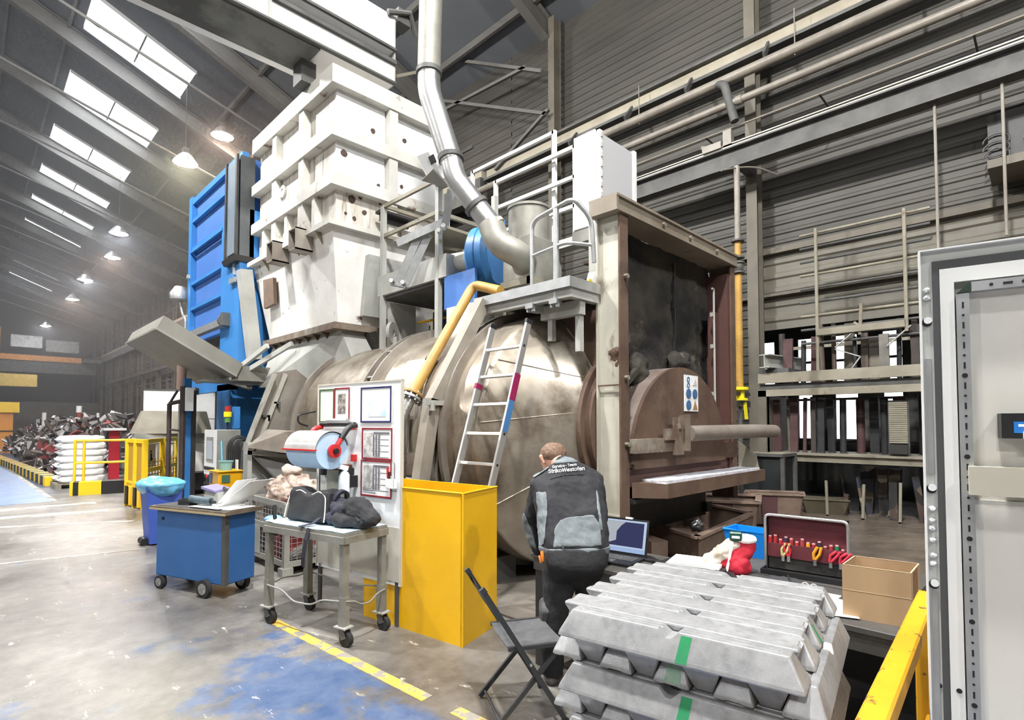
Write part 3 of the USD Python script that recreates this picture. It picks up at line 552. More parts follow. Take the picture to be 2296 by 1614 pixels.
# -------- galvanised extraction pipe
gp = thing('extraction_pipe', 'shiny galvanised round extraction pipe with bends coming down from the roof', 'duct', loc=(4.6, 4.9, 3.6))
ctr = [(3.703, 5.043, 7.942), (3.737, 5.076, 6.59), (3.742, 5.111, 5.758)]
part(gp, 'upper_pipe', rail(ctr, .135, 28), DULLDUCT, smooth=40, label='dull upper length of the pipe')
p2 = fillet([(3.742, 5.111, 5.768), (3.748, 5.117, 5.524), (3.952, 4.953, 4.718)], .35, 7); part(gp, 'bend_pipe', rail(p2, .132, 28), GALV, smooth=40)
p3 = fillet([(3.944, 4.959, 4.759), (3.987, 4.929, 4.51), (4.291, 4.583, 3.91)], .4, 7); part(gp, 'bend_pipe', rail(p3, .125, 28), GALV, smooth=40)
p4 = fillet([(4.261, 4.611, 3.961), (4.298, 4.515, 3.708), (4.497, 4.323, 3.574), (4.75, 4.52, 3.52)], .3, 8); part(gp, 'elbow', rail(p4, .150, 28), DULLDUCT, smooth=40, label='dull grey elbow into the blower box')
for c, d in (((3.743, 5.111, 5.747), (0, 0, 1)), ((3.948, 4.956, 4.739), (.2, -.2, -1)), ((4.152, 4.738, 4.175), (.5, -.5, -.9)), ((4.28, 4.594, 3.93), (.5, -.5, -.9))): part(gp, 'clamp_band', ring(c, d, .10, .15, .05, 32), GREYWHITE if c[2] < 4 else GREYD, smooth=35)

# -------- blower on the drum platform
bw = thing('blower_unit', 'grey blower box with round stub on top above the drum', 'blower', loc=(4.8, 4.5, 3.3))
part(bw, 'box', bx(4.6, 5.05, 4.30, 4.76, 3.36, 3.86, .01), DULLDUCT); part(bw, 'stub', [cyl((4.85, 4.56, 3.86), (4.85, 4.56, 4.26), .25, 40), ring((4.85, 4.56, 4.27), (0, 0, 1), .235, .265, .03, 40)], DULLDUCT, smooth=35)
part(bw, 'base_frame', [bx(4.58, 5.07, 4.28, 4.34, 3.28, 3.36), bx(4.58, 4.64, 4.28, 4.78, 3.28, 3.36)] + [bx(x, x + .05, y, y + .05, 2.95, 3.3) for x in (4.6, 5.0) for y in (4.3, 4.7)], BEIGE)
fan = thing('blue_fan', 'blue round centrifugal fan casing beside the blower box', 'fan', loc=(4.7, 5.35, 3.3))
fc = np.array((4.742, 5.199, 3.784)); ax = np.array([.35, -.93, 0])
part(fan, 'casing', [disc(fc, ax, .40, .20, 48), cyl(fc + ax*.1, fc + ax*.15, .40, 48, .34), cyl(fc - ax*.15, fc - ax*.1, .34, 48, .40)], BLUE, smooth=30); part(fan, 'seam', [ring(fc + ax*.0, ax, .39, .408, .014, 48)], BLUEDEEP, smooth=30)
part(fan, 'outlet', bar(fc + np.array([.1, .05, .1]), fc + np.array([.25, .15, .62]), .22, .24, up=(1, 0, 0)), BLUE); part(fan, 'motor', [cyl(fc - ax*.1 + [0, 0, 0], fc - ax*.55, .13, 24)], M('motor_ivory', (.60, .56, .46), rough=.5), smooth=35)
part(fan, 'foot', bx(fc[0] - .25, fc[0] + .25, fc[1] - .1, fc[1] + .3, 2.9, 3.0), GREY)

# -------- working platform over the drum
pl = thing('drum_platform', 'steel work platform on bent legs over the drum', 'platform', loc=(4.6, 4, 2.9))
part(pl, 'deck', bx(4.03, 6.2, 3.40, 4.62, 2.97, 3.01), GREY); part(pl, 'kick_plate', [bx(4.01, 4.03, 3.24, 4.62, 2.95, 3.05), bx(4.03, 4.5, 3.24, 3.26, 2.95, 3.05)], GALVDULL); part(pl, 'edge_channel', [bx(4.05, 4.13, 3.26, 4.62, 2.86, 2.97), bx(4.13, 4.5, 3.26, 3.34, 2.86, 2.97)], GREYWHITE)
part(pl, 'deck_edge', bx(4.03, 4.5, 3.26, 3.42, 2.97, 3.01), GREY)
part(pl, 'leg', [bar((4.039, 4.5, 2.994), (3.35, 4.5, 1.853), .13, .13, up=(0, 1, 0)), bar((3.356, 4.5, 1.898), (3.2, 4.5, .98), .13, .13, up=(0, 1, 0)), bx(3.12, 3.28, 4.42, 4.58, 0, 1.02)], M('leg_grey', (.30, .27, .225), (.22, .195, .16), sc=3., rough=.6), label='bent grey platform leg beside the yellow pipe')
part(pl, 'leg_clamp', [bar((3.2, 4.42, 1.86), (3.5, 4.42, 1.86), .05, .05), rail([(3.28, 4.40, 1.86), (3.28, 4.40, 1.78)], .03, 6)], GREYWHITE)
part(pl, 'leg', [bx(4.24, 4.30, 3.30, 3.36, 2.36, 2.86), bx(4.24, 4.30, 3.66, 3.72, 2.5, 2.86)], GREYWHITE); part(pl, 'cross_beam', [bx(4.22, 4.30, 3.28, 3.80, 2.72, 2.86), bx(4.10, 4.24, 3.76, 3.86, 2.80, 2.88)], GREYWHITE)
# tubular guard rail
gr = thing('platform_guard_rail', 'grey tubular guard rail on the drum platform edge', 'railing', loc=(4.1, 3.5, 3.0))
R = .022
part(gr, 'hand_rail', rail(fillet([(4.07, 3.78, 2.85), (4.07, 3.78, 3.72), (4.07, 3.30, 3.80), (4.07, 3.22, 3.78), (4.22, 3.14, 3.62), (4.26, 3.14, 3.2)], .1, 6), R, 12), GALVDULL, smooth=40)
part(gr, 'mid_rail', rail(fillet([(4.07, 3.78, 3.36), (4.07, 3.34, 3.40), (4.25, 3.14, 3.37)], .08, 6), R * .8, 12), GALVDULL, smooth=40)
part(gr, 'post', rail([(4.07, 3.46, 2.85), (4.07, 3.46, 3.76)], .03, 12), GALVDULL, smooth=40)
part(gr, 'clamp', [bx(4.03, 4.11, 3.42, 3.52, 2.82, 2.87), bx(4.03, 4.11, 3.74, 3.84, 2.82, 2.87)] + [cyl((4.07, y, 2.79), (4.07, y, 2.83), .022, 6) for y in (3.44, 3.51, 3.76, 3.83)], GALVDULL)
yp = thing('short_yellow_pipe', 'short bright yellow pipe lying on the drum platform', 'pipe', loc=(4.6, 3.5, 3.15)); part(yp, 'pipe', rail([(4.62, 3.75, 3.10), (4.62, 3.45, 3.14)], .03, 12), M('bright_yellow_pipe', (.80, .52, .02), rough=.4), smooth=40); part(yp, 'pipe_clip', bx(4.58, 4.66, 3.60, 3.63, 3.02, 3.16), GREY)

# white switch cabinet on the hood
wc = thing('switch_cabinet', 'tall white switch cabinet standing behind the hood top beam', 'cabinet', loc=(5.4, 3.8, 3.0))
part(wc, 'body', bx(5.02, 5.74, 3.64, 3.98, 3.9, 4.98, .006), WHITE); part(wc, 'side_panel', bx(5.08, 5.68, 3.615, 3.64, 3.92, 4.95), M('cabinet_grey', (.42, .42, .43), rough=.4)); wdr = part(wc, 'door', bx(4.99, 5.02, 3.66, 3.97, 3.9, 5.0, .006), WHITE)
part(wc, 'hinge_strip', [bx(5.0, 5.06, 3.60, 3.64, 3.9, 4.98), bx(5.70, 5.76, 3.60, 3.64, 3.9, 4.98)], WHITE)
for k in range(9): part(wdr, 'hinge', cyl((5.03, 3.595, 3.98 + .115*k), (5.03, 3.595, 4.03 + .115*k), .012, 8), GREYWHITE)
part(wc, 'plinth', bx(5.0, 5.74, 3.62, 4.0, 3.75, 3.9), GREY)
dk = thing('grey_cable_duct', 'upright grey sheet duct between the platform rail and the hood', 'duct', loc=(4.9, 3.7, 3.0)); part(dk, 'body', bx(4.80, 5.3, 3.46, 3.62, 3.02, 3.9, .01), GREYWHITE); part(dk, 'foot_slope', hexa([(4.72, 3.40, 3.02), (5.3, 3.40, 3.02), (5.3, 3.64, 3.02), (4.72, 3.64, 3.02)], [(4.80, 3.46, 3.3), (5.3, 3.46, 3.3), (5.3, 3.62, 3.3), (4.80, 3.62, 3.3)]), GREYWHITE)

# white guard frames on the rear gallery
gf = thing('white_guard_frame', 'white square-tube guard frame high behind the blower', 'railing', loc=(6, 6, 4.5))
a0, a1 = (6, 6.94, 5.954), (6, 5.125, 5.893); a0, a1 = np.array(a0), np.array(a1); zA = (a0[2] + a1[2]) / 2
part(gf, 'post', [bx(5.975, 6.025, a1[1] - .03, a1[1] + .03, 4.2, zA)], WHITE); part(gf, 'post', [bx(5.975, 6.025, a0[1] - .03, a0[1] + .03, 5.2, zA)], WHITE); part(gf, 'top_rail', bx(5.975, 6.025, a1[1], a0[1], zA - .05, zA), WHITE)
b0, b1 = np.array((5.9, 6.261, 5.493)), np.array((5.9, 4.66, 5.526)); zB = (b0[2] + b1[2]) / 2
for k, dz in enumerate((0, .42, .83)): part(gf, 'rail', bx(5.875, 5.925, b1[1], b0[1] + (.25 if k == 1 else 0), zB - dz - .05, zB - dz), WHITE)
part(gf, 'post', bx(5.875, 5.925, b0[1] - .03, b0[1] + .03, zB - .85, zB), WHITE); part(gf, 'post', bx(5.875, 5.925, b1[1] - .03, b1[1] + .03, zB - 1.3, zB), WHITE)
part(gf, 'support', [bx(5.85, 6.05, 4.2, 7.2, 4.1, 4.22), bx(5.9, 6.0, 5.0, 5.1, 2.95, 4.1), bx(5.9, 6.0, 6.9, 7.0, 2.95, 4.1)], GREYWHITE)

# yellow gas pipe down the side of the drum
gy = thing('yellow_gas_pipe', 'ochre yellow gas pipe running down the side of the drum to a braided hose', 'pipe', loc=(3.9, 5, 2.5))
pts = fillet([(4.257, 4.442, 3.151), (4.27, 4.917, 3.31), (3.435, 4.95, 1.978)], .12, 6)
part(gy, 'pipe', rail(pts, .058, 18), YELLOWPIPE, smooth=40)
e0, e1 = np.array((3.435, 4.95, 1.978)), np.array((3.486, 4.95, 2.077)); dd = (e0 - e1) / np.linalg.norm(e0 - e1)
part(gy, 'flange', [disc(e0, dd, .105, .025, 28)], YELLOWPIPE, smooth=30); part(gy, 'flange', disc(e0 + dd*.05, dd, .105, .025, 28), GALVDULL, smooth=30)
u = np.cross(dd, [0, 1, 0]); u /= np.linalg.norm(u); w = np.cross(dd, u)
for k in range(8):
    a = k * math.pi / 4; c = e0 + dd*.025 + .085*(math.cos(a)*u + math.sin(a)*w); part(gy, 'bolt', cyl(c - dd*.05, c + dd*.06, .014, 6), GALVDULL)
hose = fillet([e0 + dd*.06, e0 + dd*.35, e0 + np.array([-.12, .02, -.75]), e0 + np.array([-.16, .05, -1.2])], .3, 8)
rr = np.array([.055 + .006*math.sin(k*9) for k in range(len(hose))]); part(gy, 'braided_hose', rail(hose, rr, 16), M('braided_hose', (.45, .44, .42), (.22, .21, .20), sc=40., rough=.35, metal=.8, st=(1, 1, 3)), smooth=40, label='silver braided hose below the flange')
part(gy, 'pipe_clip', [ring((3.697, 4.97, 2.359), dd, .055, .075, .03, 20), bar((3.697, 4.97, 2.359), (3.847, 4.902, 2.154), .03, .03)], GREYD)

# gallery behind the drum: beams, posts, strut tray
gl = thing('rear_gallery', 'grey steel gallery frame between the hopper and the blue fan', 'platform', loc=(5, 6.6, 3))
part(gl, 'deck_box', bx(4.35, 5.6, 5.55, 7.2, 3.55, 3.85), GREYWHITE); part(gl, 'soffit', bx(4.40, 5.6, 5.6, 7.15, 3.50, 3.55), GREYD)
for x, y, z1 in ((4.38, 7.1, 4.9), (4.38, 5.75, 5.35), (5.3, 5.65, 4.9), (5.5, 7.0, 5.2), (4.9, 6.4, 5.1)): part(gl, 'post', bx(x - .035, x + .035, y - .035, y + .035, 2.7, z1), GREYWHITE)
for z in (4.45, 4.9): part(gl, 'rail', [bx(4.36, 4.40, 5.75, 7.1, z - .025, z + .025), bx(4.38, 5.5, 7.05, 7.1, z - .025, z + .025)], BEIGE)
part(gl, 'rail', [bx(4.36, 5.5, 5.70, 5.75, 4.4, 4.45), bar((4.38, 5.7, 4.05), (5.4, 7.0, 4.5), .04, .04), bar((5.4, 5.8, 4.1), (4.5, 7.0, 4.4), .04, .04)], BEIGE)
part(gl, 'grating', bx(4.6, 5.5, 6.0, 7.0, 4.38, 4.42), BEIGE)
part(gl, 'panel', bx(4.44, 4.9, 7.0, 7.06, 2.75, 3.45), GREYWHITE); part(gl, 'blue_pipe', cyl((4.9, 7.4, 3.95), (5.6, 5.9, 4.35), .09, 16), BLUEDEEP, smooth=40); part(gl, 'blue_cylinder', cyl((5.3, 6.9, 2.6), (5.3, 6.9, 3.4), .12, 18), M('teal_blue', (.03, .13, .22), rough=.5), smooth=40); part(gl, 'yellow_rod', rail([(4.9, 6.95, 3.2), (5.3, 6.4, 3.3)], .018, 8), YELLOW)
part(gl, 'white_panel', bx(4.32, 4.36, 4.98, 5.5, 2.75, 3.12), WHITE); part(gl, 'blue_panel', bx(4.36, 4.40, 5.0, 5.6, 3.12, 3.55), BLUEPANEL)
st = thing('strut_channel_tray', 'galvanised strut channel frame zigzagging across the right of the hopper', 'cable tray', loc=(4.6, 6.6, 4))
SP = [(4.016, 6.223, 3.488), (4.173, 5.895, 4.107), (4.355, 5.564, 4.246), (4.323, 5.434, 4.664)]
for a, b in (((4.021, 6.146, 3.523), (4.173, 5.818, 4.218)), ((4.084, 6.085, 3.476), (4.233, 5.762, 4.119)), ((3.968, 6.104, 4.019), (4.293, 5.484, 4.238)), ((4.287, 5.494, 4.181), (4.27, 5.349, 4.593))):
    o = np.array(a); part(st, 'channel', [bar(a, b, .10, .012, up=(1, 1, 0)), bar(o + [.02, .02, 0], np.array(b) + [.02, .02, 0], .012, .05, up=(1, 1, 0))], GALVDULL)
part(st, 'foot_plate', bar((3.951, 6.218, 3.488), (4.073, 6.027, 3.434), .08, .02), GALVDULL); part(st, 'bolt', [cyl(np.array(p) - [.06, .06, 0], np.array(p) + [.02, .02, 0], .03, 6) for p in ((3.939, 6.158, 3.51), (4.043, 6.055, 3.487), (4.279, 5.503, 4.152), (4.236, 5.548, 4.095))], GALV)
jb = thing('tilted_lamp_box', 'white tilted box with dark square opening beside the pipe bend', 'box', loc=(4.7, 5.6, 5))
q0 = [(4.011, 5.726, 5.062), (4.111, 5.624, 5.119), (4.28, 5.471, 4.778), (4.11, 5.639, 4.806)]; part(jb, 'shell', hexa([np.array(p) for p in q0], [np.array(p) + [.2, .2, .02] for p in q0]), WHITE)
q1 = [(4.1, 5.609, 5.041), (4.148, 5.56, 5.081), (4.174, 5.538, 4.996), (4.127, 5.587, 4.95)]; part(jb, 'opening', hexa([np.array(p) for p in q1], [np.array(p) + [.03, .03, 0] for p in q1]), BLACKSTEEL)
part(jb, 'underside', hexa([np.array(p) for p in ((4.059, 5.693, 4.749), (4.097, 5.509, 4.845), (4.271, 5.414, 4.671), (4.324, 5.573, 4.707))], [np.array(p) + [.05, .05, .05] for p in ((4.059, 5.693, 4.749), (4.097, 5.509, 4.845), (4.271, 5.414, 4.671), (4.324, 5.573, 4.707))]), GREY)

# ================================================================ services on the back wall
PIPEGREY = M('wall_pipe_paint', (.25, .225, .19), (.18, .16, .135), sc=3., rough=.4)
WIRE = M('steel_wire', (.22, .20, .17), rough=.5)
cb = thing('wall_i_beam', 'pale steel I-beam running high along the back wall above two pipes', 'beam', loc=(11.3, 5, 9))
zb = (np.array((11.4, 8.882, 9.361))[2] + np.array((11.4, 4.22, 9.508))[2]) / 2
part(cb, 'web', bx(11.38, 11.42, -9, 12.5, zb - .17, zb + .13), M('pale_beam_paint', (.36, .325, .25), (.28, .25, .19), sc=1.5, rough=.5)); part(cb, 'flange', bx(11.26, 11.52, -9, 12.5, zb + .13, zb + .19), GREYD); part(cb, 'flange', bx(11.26, 11.52, -9, 12.5, zb - .24, zb - .17), GREYD)
for y in (-1.5, 1.5, 4.0, 5.65, 7.2, 8.9): part(cb, 'bracket', bar((11.35, y, zb - .1), (10.95, y - .05, zb - .55), .05, .12), GREYD)
crn = thing('crane_rail_far', 'pale crane rail running along the far back wall', 'beam', loc=(11.3, 30, 9))
part(crn, 'rail', bx(11.25, 11.45, 12.6, 88, zb - .1, zb + .12), M('pale_beam_paint', ())); part(crn, 'girder', bx(11.2, 11.5, 12.6, 88, zb - .75, zb - .1), GREYD); part(crn, 'walkway_rail', rail([(10.9, 12.6, zb + .75), (10.9, 88, zb + .75)], .05, 6), GREYD); part(crn, 'lower_rail', bx(11.3, 11.5, 12.6, 88, 6.1, 6.3), GREYD)
zp = (np.array((11, 7.202, 8.733))[2] + np.array((11, 2.955, 8.797))[2]) / 2
p1 = thing('upper_wall_pipe', 'thick grey pipe under the pale beam on the back wall', 'pipe', loc=(11, 5, zp))
part(p1, 'pipe', rail([(11.0, -9, zp), (11.0, 12.5, zp)], .10, 18), PIPEGREY, smooth=40); part(p1, 'branch', rail(fillet([(11.0, 4.95, zp), (10.95, 4.75, zp - .1), (10.98, 4.55, zp - .95)], .3, 6), .085, 14), GREYD, smooth=40)
for y in (-3, 1, 3.4, 6.8, 9.5): part(p1, 'hanger', rail([(11.0, y, zp + .8), (11.0, y, zp - .12)], .012, 6), WIRE)
zq = (np.array((11, 6.719, 8.197))[2] + np.array((11, 1.262, 8.256))[2]) / 2
p2 = thing('lower_wall_pipe', 'thinner grey pipe running below the thick wall pipe', 'pipe', loc=(11, 5, zq))
part(p2, 'pipe', rail([(11.0, -9, zq), (11.0, 8.6, zq)], .075, 16), PIPEGREY, smooth=40)
part(p2, 'coupling', [cyl((11.0, y, zq), (11.0, y + .12, zq), .095, 16) for y in (-2., 4.4, 7.5)], PIPEGREY, smooth=35)
zc = (np.array((11.1, 6.783, 7.97))[2] + np.array((11.1, 0.526, 7.569))[2]) / 2
for k, (a, lab) in enumerate(((0., 'upper of the two thin conduits under the wall pipes'), (-.36, 'lower of the two thin conduits under the wall pipes'))):
    c = thing('wall_conduit', lab, 'conduit', loc=(11.1, 4, zc + a)); part(c, 'tube', rail([(11.1, -9, zc + a), (11.1, 8.4, zc + a)], .022, 8), PIPEGREY, smooth=40)
    for y in np.arange(-8, 8, 2.2): part(c, 'saddle', bx(11.06, 11.7, y, y + .03, zc + a - .03, zc + a - .01), GREYD)
zr = (np.array((10.8, 6.604, 7.305))[2] + np.array((10.8, 0.517, 7.173))[2]) / 2
rb = thing('lower_crane_beam', 'dark crane runway beam with bright rail edge across the right wall', 'beam', loc=(10.9, 3, zr))
part(rb, 'web', bx(10.88, 10.92, -9, 8.2, zr - .42, zr - .04), GREYD); part(rb, 'flange', bx(10.76, 11.04, -9, 8.2, zr - .05, zr - .02), GREYD); part(rb, 'flange', bx(10.76, 11.04, -9, 8.2, zr - .45, zr - .42), GREYD); part(rb, 'crane_rail', [bx(10.80, 10.84, -9, 8.2, zr - .02, zr + .02), bx(10.80, 10.86, -9, 8.2, zr + .05, zr + .07)], M('bright_rail_edge', (.5, .46, .38), rough=.35, metal=.6))
for y in (-6.55, -1.05, 4.45): part(rb, 'bracket', bx(10.9, 11.55, y - .08, y + .08, zr - .42, zr - .1), GREYD)
part(rb, 'buffer', [bx(10.75, 10.95, 4.75, 5.15, zr + .02, zr + .16), bx(10.78, 10.92, 4.55, 4.72, zr + .05, zr + .35), cyl((10.85, 4.95, zr + .1), (10.85, 5.2, zr + .2), .05, 10)], PIPEGREY)
gv = thing('yellow_wall_gas_pipe', 'upright gas pipe with ochre lower half and yellow valve beside the hood', 'pipe', loc=(9.6, 4.0, 4))
GXp = (9.523, 3.927, 4.38)
gx, gy_ = GXp[0], GXp[1]
z_ = lambda py, d=9.6: 1.65 + (950 - py) / 1230 * d
part(gv, 'grey_length', rail([(gx, gy_, z_(370)), (gx, gy_, z_(540))], .05, 14), PIPEGREY, smooth=40); part(gv, 'yellow_length', rail([(gx, gy_, z_(540)), (gx, gy_, z_(575))], .055, 14), YELLOWPIPE, smooth=40); part(gv, 'yellow_length', rail([(gx, gy_, z_(615)), (gx, gy_, z_(872))], .06, 14), YELLOWPIPE, smooth=40)
for py in (540, 578, 590, 612): part(gv, 'flange', disc((gx, gy_, z_(py)), (0, 0, 1), .11, .03, 20), GREYD, smooth=35)
part(gv, 'bellows', lathe([(.06, 0), (.09, .05), (.09, .12), (.06, .17)], (gx, gy_, z_(612) + .02), 20), GREYD, smooth=35)
YV = M('valve_yellow', (.85, .72, .02), rough=.4)
part(gv, 'valve', [disc((gx, gy_, z_(872)), (0, 0, 1), .14, .05, 20), cyl((gx, gy_, z_(895)), (gx, gy_, z_(872)), .075, 16), disc((gx, gy_, z_(896)), (0, 0, 1), .13, .04, 20)], YV, smooth=35); part(gv, 'valve_lever', [bar((gx, gy_ - .08, z_(902)), (gx + .02, gy_ - .1, z_(940)), .05, .03)], YV)
part(gv, 'clamp', [bx(gx - .3, gx + .35, gy_ - .04, gy_ + .04, z_(884) - .02, z_(884) + .03), bx(gx - .25, gx + .3, gy_ - .06, gy_ + .02, z_(910) - .02, z_(910) + .08)], BLACKSTEEL); part(gv, 'cable', rail(fillet([(gx - .4, gy_ + .1, z_(392)), (gx, gy_, z_(372)), (gx + .4, gy_ - .2, z_(362)), (gx + .8, gy_ - .4, z_(372))], .3, 5), .015, 6), PIPEGREY, smooth=40); part(gv, 'lower_pipe', rail([(gx, gy_, z_(896)), (gx, gy_, .1)], .04, 10), GREYD)
for x, y, a, b, lab in ((10.9, 1.31, 0, 552, 'long thin hanging rod in front of the right wall'), (10.9, .5, 0, 545, 'thin hanging rod at the right edge of the wall')):
    t = thing('hanging_rod', lab, 'rod', loc=(x, y, 4)); part(t, 'rod', rail([(x, y, zr - .45), (x, y, 1.65 + (950 - b) / 1230 * 8.5)], .022, 8), PIPEGREY)
    part(t, 'top_clip', bx(x - .06, x + .06, y - .06, y + .06, zr - .47, zr - .45), GREYD)
eb = thing('wall_junction_cabinet', 'dark electrical cabinet with cable loops high on the right wall', 'cabinet', loc=(11.6, .6, 5.5))
part(eb, 'box', bx(11.55, 11.85, -.3, .72, 5.75, 6.6), BLACKSTEEL); part(eb, 'cable_loop', [rail([(11.5, .62 + .16*math.cos(a), 5.9 + k*.12 + .12*math.sin(a)) for a in np.linspace(0, 5.5, 14)], .012, 6) for k in range(3)], GREYD); part(eb, 'bracket_beam', bx(11.0, 11.9, -4, .7, 5.55, 5.68), COLUMN); part(eb, 'frame', [bx(11.45, 11.5, -.5, -.44, 5.7, 6.9), bx(11.45, 11.5, -4, -.4, 6.55, 6.62), bx(11.45, 11.5, -4, .3, 6.05, 6.1)], GREYD)
# barred rack frame hanging above the opening
lf = thing('barred_hanging_frame', 'hanging frame of thin horizontal bars between two rods on the right wall', 'rack', loc=(11.5, 2.2, 4.5))
for px, y0, y1 in ((1828, 512, 835), (2028, 467, 742)):
    a, b = (11.3, 3.192, 5.34), (11.3, 3.164, 2.608)
    if px > 2000: a, b = (11.3, 1.814, 5.337), (11.3, 1.802, 3.224)
    part(lf, 'rod', rail([a, (a[0], a[1], b[2])], .03, 8), BEIGE)
for k in range(9):
    a, b = np.array((11.38, 3.494, 5.149)), np.array((11.38, 1.467, 5.163)); z = (a[2] + b[2]) / 2 + .12 - k * .262
    part(lf, 'bar', rail([(11.38, a[1], z), (11.38, b[1], z)], .025, 8), GREYD if k % 3 else BEIGE)
part(lf, 'bottom_beam', bx(11.25, 11.4, ((11.3, 1.832, 3.243))[1], ((11.3, 3.199, 3.24))[1], 3.30, 3.42), BEIGE); part(lf, 'centre_strut', [rail([(11.3, 2.471, 3.801), (11.3, 2.503, 3.244)], .03, 8), bar((11.3, 2.452, 3.358), (11.3, 2.588, 3.48), .04, .04)], BEIGE)

# storage rack under the opening
rk = thing('storage_rack', 'heavy steel storage rack in front of the daylit opening', 'rack', loc=(11.5, 2.5, 0))
RY0, RY1 = -.95, 4.2
part(rk, 'shelf_beam', bx(11.05, 11.13, RY0, RY1, 2.44, 2.63), BEIGE); part(rk, 'shelf_beam', bx(11.05, 11.13, RY0, RY1, 2.18, 2.31), BEIGE); part(rk, 'shelf', bx(11.13, 12.4, RY0, RY1, 2.32, 2.42), GREYD)
part(rk, 'shelf_beam', bx(11.05, 11.13, RY0, RY1 + .1, .95, 1.07), BEIGE); part(rk, 'shelf', bx(11.0, 12.4, RY0, RY1 + .1, 1.07, 1.10), BEIGE)
for y in (RY0, 1.5, 4.1): part(rk, 'upright', bx(12.3, 12.42, y, y + .12, 0, 3.4), GREYD)
part(rk, 'upright', bx(11.05, 11.2, 4.05, 4.2, 0, 2.3), COLUMN); part(rk, 'cross_member', bx(12.3, 12.36, RY0, RY1, 3.2, 3.26), BEIGE); part(rk, 'end_frame', [bx(11.1, 12.3, 4.05, 4.12, 1.1, 2.2)], COLUMN)
PROF = [M('profile_%d' % i, c, c2, sc=4., rough=r, metal=m_) for i, (c, c2, r, m_) in enumerate((((.06, .045, .04), (.03, .024, .022), .7, 0), ((.14, .105, .08), (.08, .06, .05), .6, .1), ((.30, .28, .25), (.2, .19, .17), .35, .6), ((.018, .018, .02), (.03, .03, .035), .6, 0), ((.20, .18, .14), (.13, .11, .09), .6, .2), ((.10, .05, .05), (.06, .03, .03), .7, 0)))]
r2 = random.Random(5)
for lev, z0, hs, lab in ((1, 2.42, (.8, 1.15), 'upright metal profile stored on the upper rack shelf'), (0, 1.10, (.98, 1.07), 'upright metal profile stored on the lower rack shelf')):
    y = RY1 - .22; num = 0
    while y > RY0 + .1:
        num += 1
        w = r2.uniform(.06, .2); h = r2.uniform(*hs); x = r2.uniform(11.35, 11.9); kind = r2.choice((0, 1, 2)); lean = r2.uniform(-.03, .03)
        ci = r2.choice((0, 0, 1, 2, 3, 3, 4, 5)); mt = PROF[ci]; t = thing('stored_profile', ('dark brown', 'brown', 'light grey metal', 'black', 'olive grey', 'maroon')[ci] + f' upright profile, {nth(num)} from the left on the ' + ('upper' if lev else 'lower') + ' rack shelf', 'profile', loc=(x, y, z0), group=lab.replace('metal profile', 'metal profiles'))
        if kind == 0: mm = [bar((x, y, z0), (x, y + lean, z0 + h), w, .06, up=(1, 0, 0))]
        elif kind == 1: mm = [bar((x, y, z0), (x, y + lean, z0 + h), w, .015, up=(1, 0, 0)), bar((x + .05, y - w*.4, z0), (x + .05, y - w*.4 + lean, z0 + h), .015, .1, up=(1, 0, 0)), bar((x + .05, y + w*.4, z0), (x + .05, y + w*.4 + lean, z0 + h), .015, .1, up=(1, 0, 0))]
        else: mm = [rail([(x, y, z0), (x, y + lean, z0 + h)], w * .4, 12)]
        part(t, 'profile', mm, mt); part(t, 'foot', bx(x - .06, x + .06, y - w*.5, y + w*.5, z0, z0 + .012), GREYD)
        y -= w + r2.uniform(.02, .09)
for k, (a, b) in enumerate((((11.3, 2.9, 3.05), (11.3, 2.55, 3.35)), ((11.3, 2.1, 3.0), (11.3, 1.75, 3.32)), ((11.3, 2.9, 3.02), (11.3, 2.5, 2.85)), ((11.3, 2.5, 2.85), (11.3, 2.75, 2.48)))):
    t = thing('thin_strut', ('pale thin strut leaning left of centre on the upper shelf', 'pale thin strut leaning right of centre on the upper shelf', 'pale thin strut lying at a slant on the upper shelf', 'pale thin strut propped low on the upper shelf')[k], 'strut', loc=a); part(t, 'strut', bar(a, b, .035, .02), GREYWHITE)
lv = thing('louvre_panel', 'pale louvred panel with black base standing on the lower shelf', 'panel', loc=(11.2, 1.95, 1.1))
part(lv, 'slat', [bx(11.2, 11.24, 1.82, 2.08, 1.32 + .032*k, 1.345 + .032*k) for k in range(22)], BEIGE, kind='stuff'); part(lv, 'backing', bx(11.24, 11.26, 1.80, 2.10, 1.1, 2.05), GREYD); part(lv, 'base', bx(11.16, 11.26, 1.82, 2.08, 1.14, 1.30), BLACKSTEEL)
ib = thing('stored_i_beam', 'short grey I-beam lying on the left end of the upper shelf', 'beam', loc=(11.2, 3.8, 2.5)); part(ib, 'beam', ibeam((10.9, 4.02, 2.86), (12.2, 3.75, 2.86), .2, .26, .02, .016), GREYWHITE); part(ib, 'bearer', bx(11.1, 12.3, 3.65, 4.2, 2.63, 2.72), GREYD)
# clutter below the rack
db = thing('dark_storage_bin', 'large dark steel bin standing between the hood and the rack', 'bin', loc=(10.6, 3.7, 0)); part(db, 'body', bx(9.9, 10.5, 3.40, 4.05, .02, 1.10), M('black_bin_steel', (.006, .008, .009), (.010, .012, .013), sc=3., rough=.6)); part(db, 'rim', [bx(9.85, 10.55, 3.35, 3.41, 1.08, 1.13), bx(9.85, 9.91, 3.41, 4.1, 1.08, 1.13)], GREYD); part(db, 'corner_post', [bx(9.87, 9.93, 3.34, 3.40, 0, 1.08), bx(10.48, 10.54, 3.34, 3.40, 0, 1.08)], GREYD)
tr = thing('green_steel_trough', 'olive steel trough on the floor under the rack', 'trough', loc=(10.3, 2.75, 0))
a, b = np.array((11.075, 3.372, 0)), np.array((11.301, 2.795, 0)); dv = (b - a) / np.linalg.norm(b - a); sv = np.array([-dv[1], dv[0], 0]) * -1
if sv @ np.array([1, 1, 0]) < 0: sv = -sv
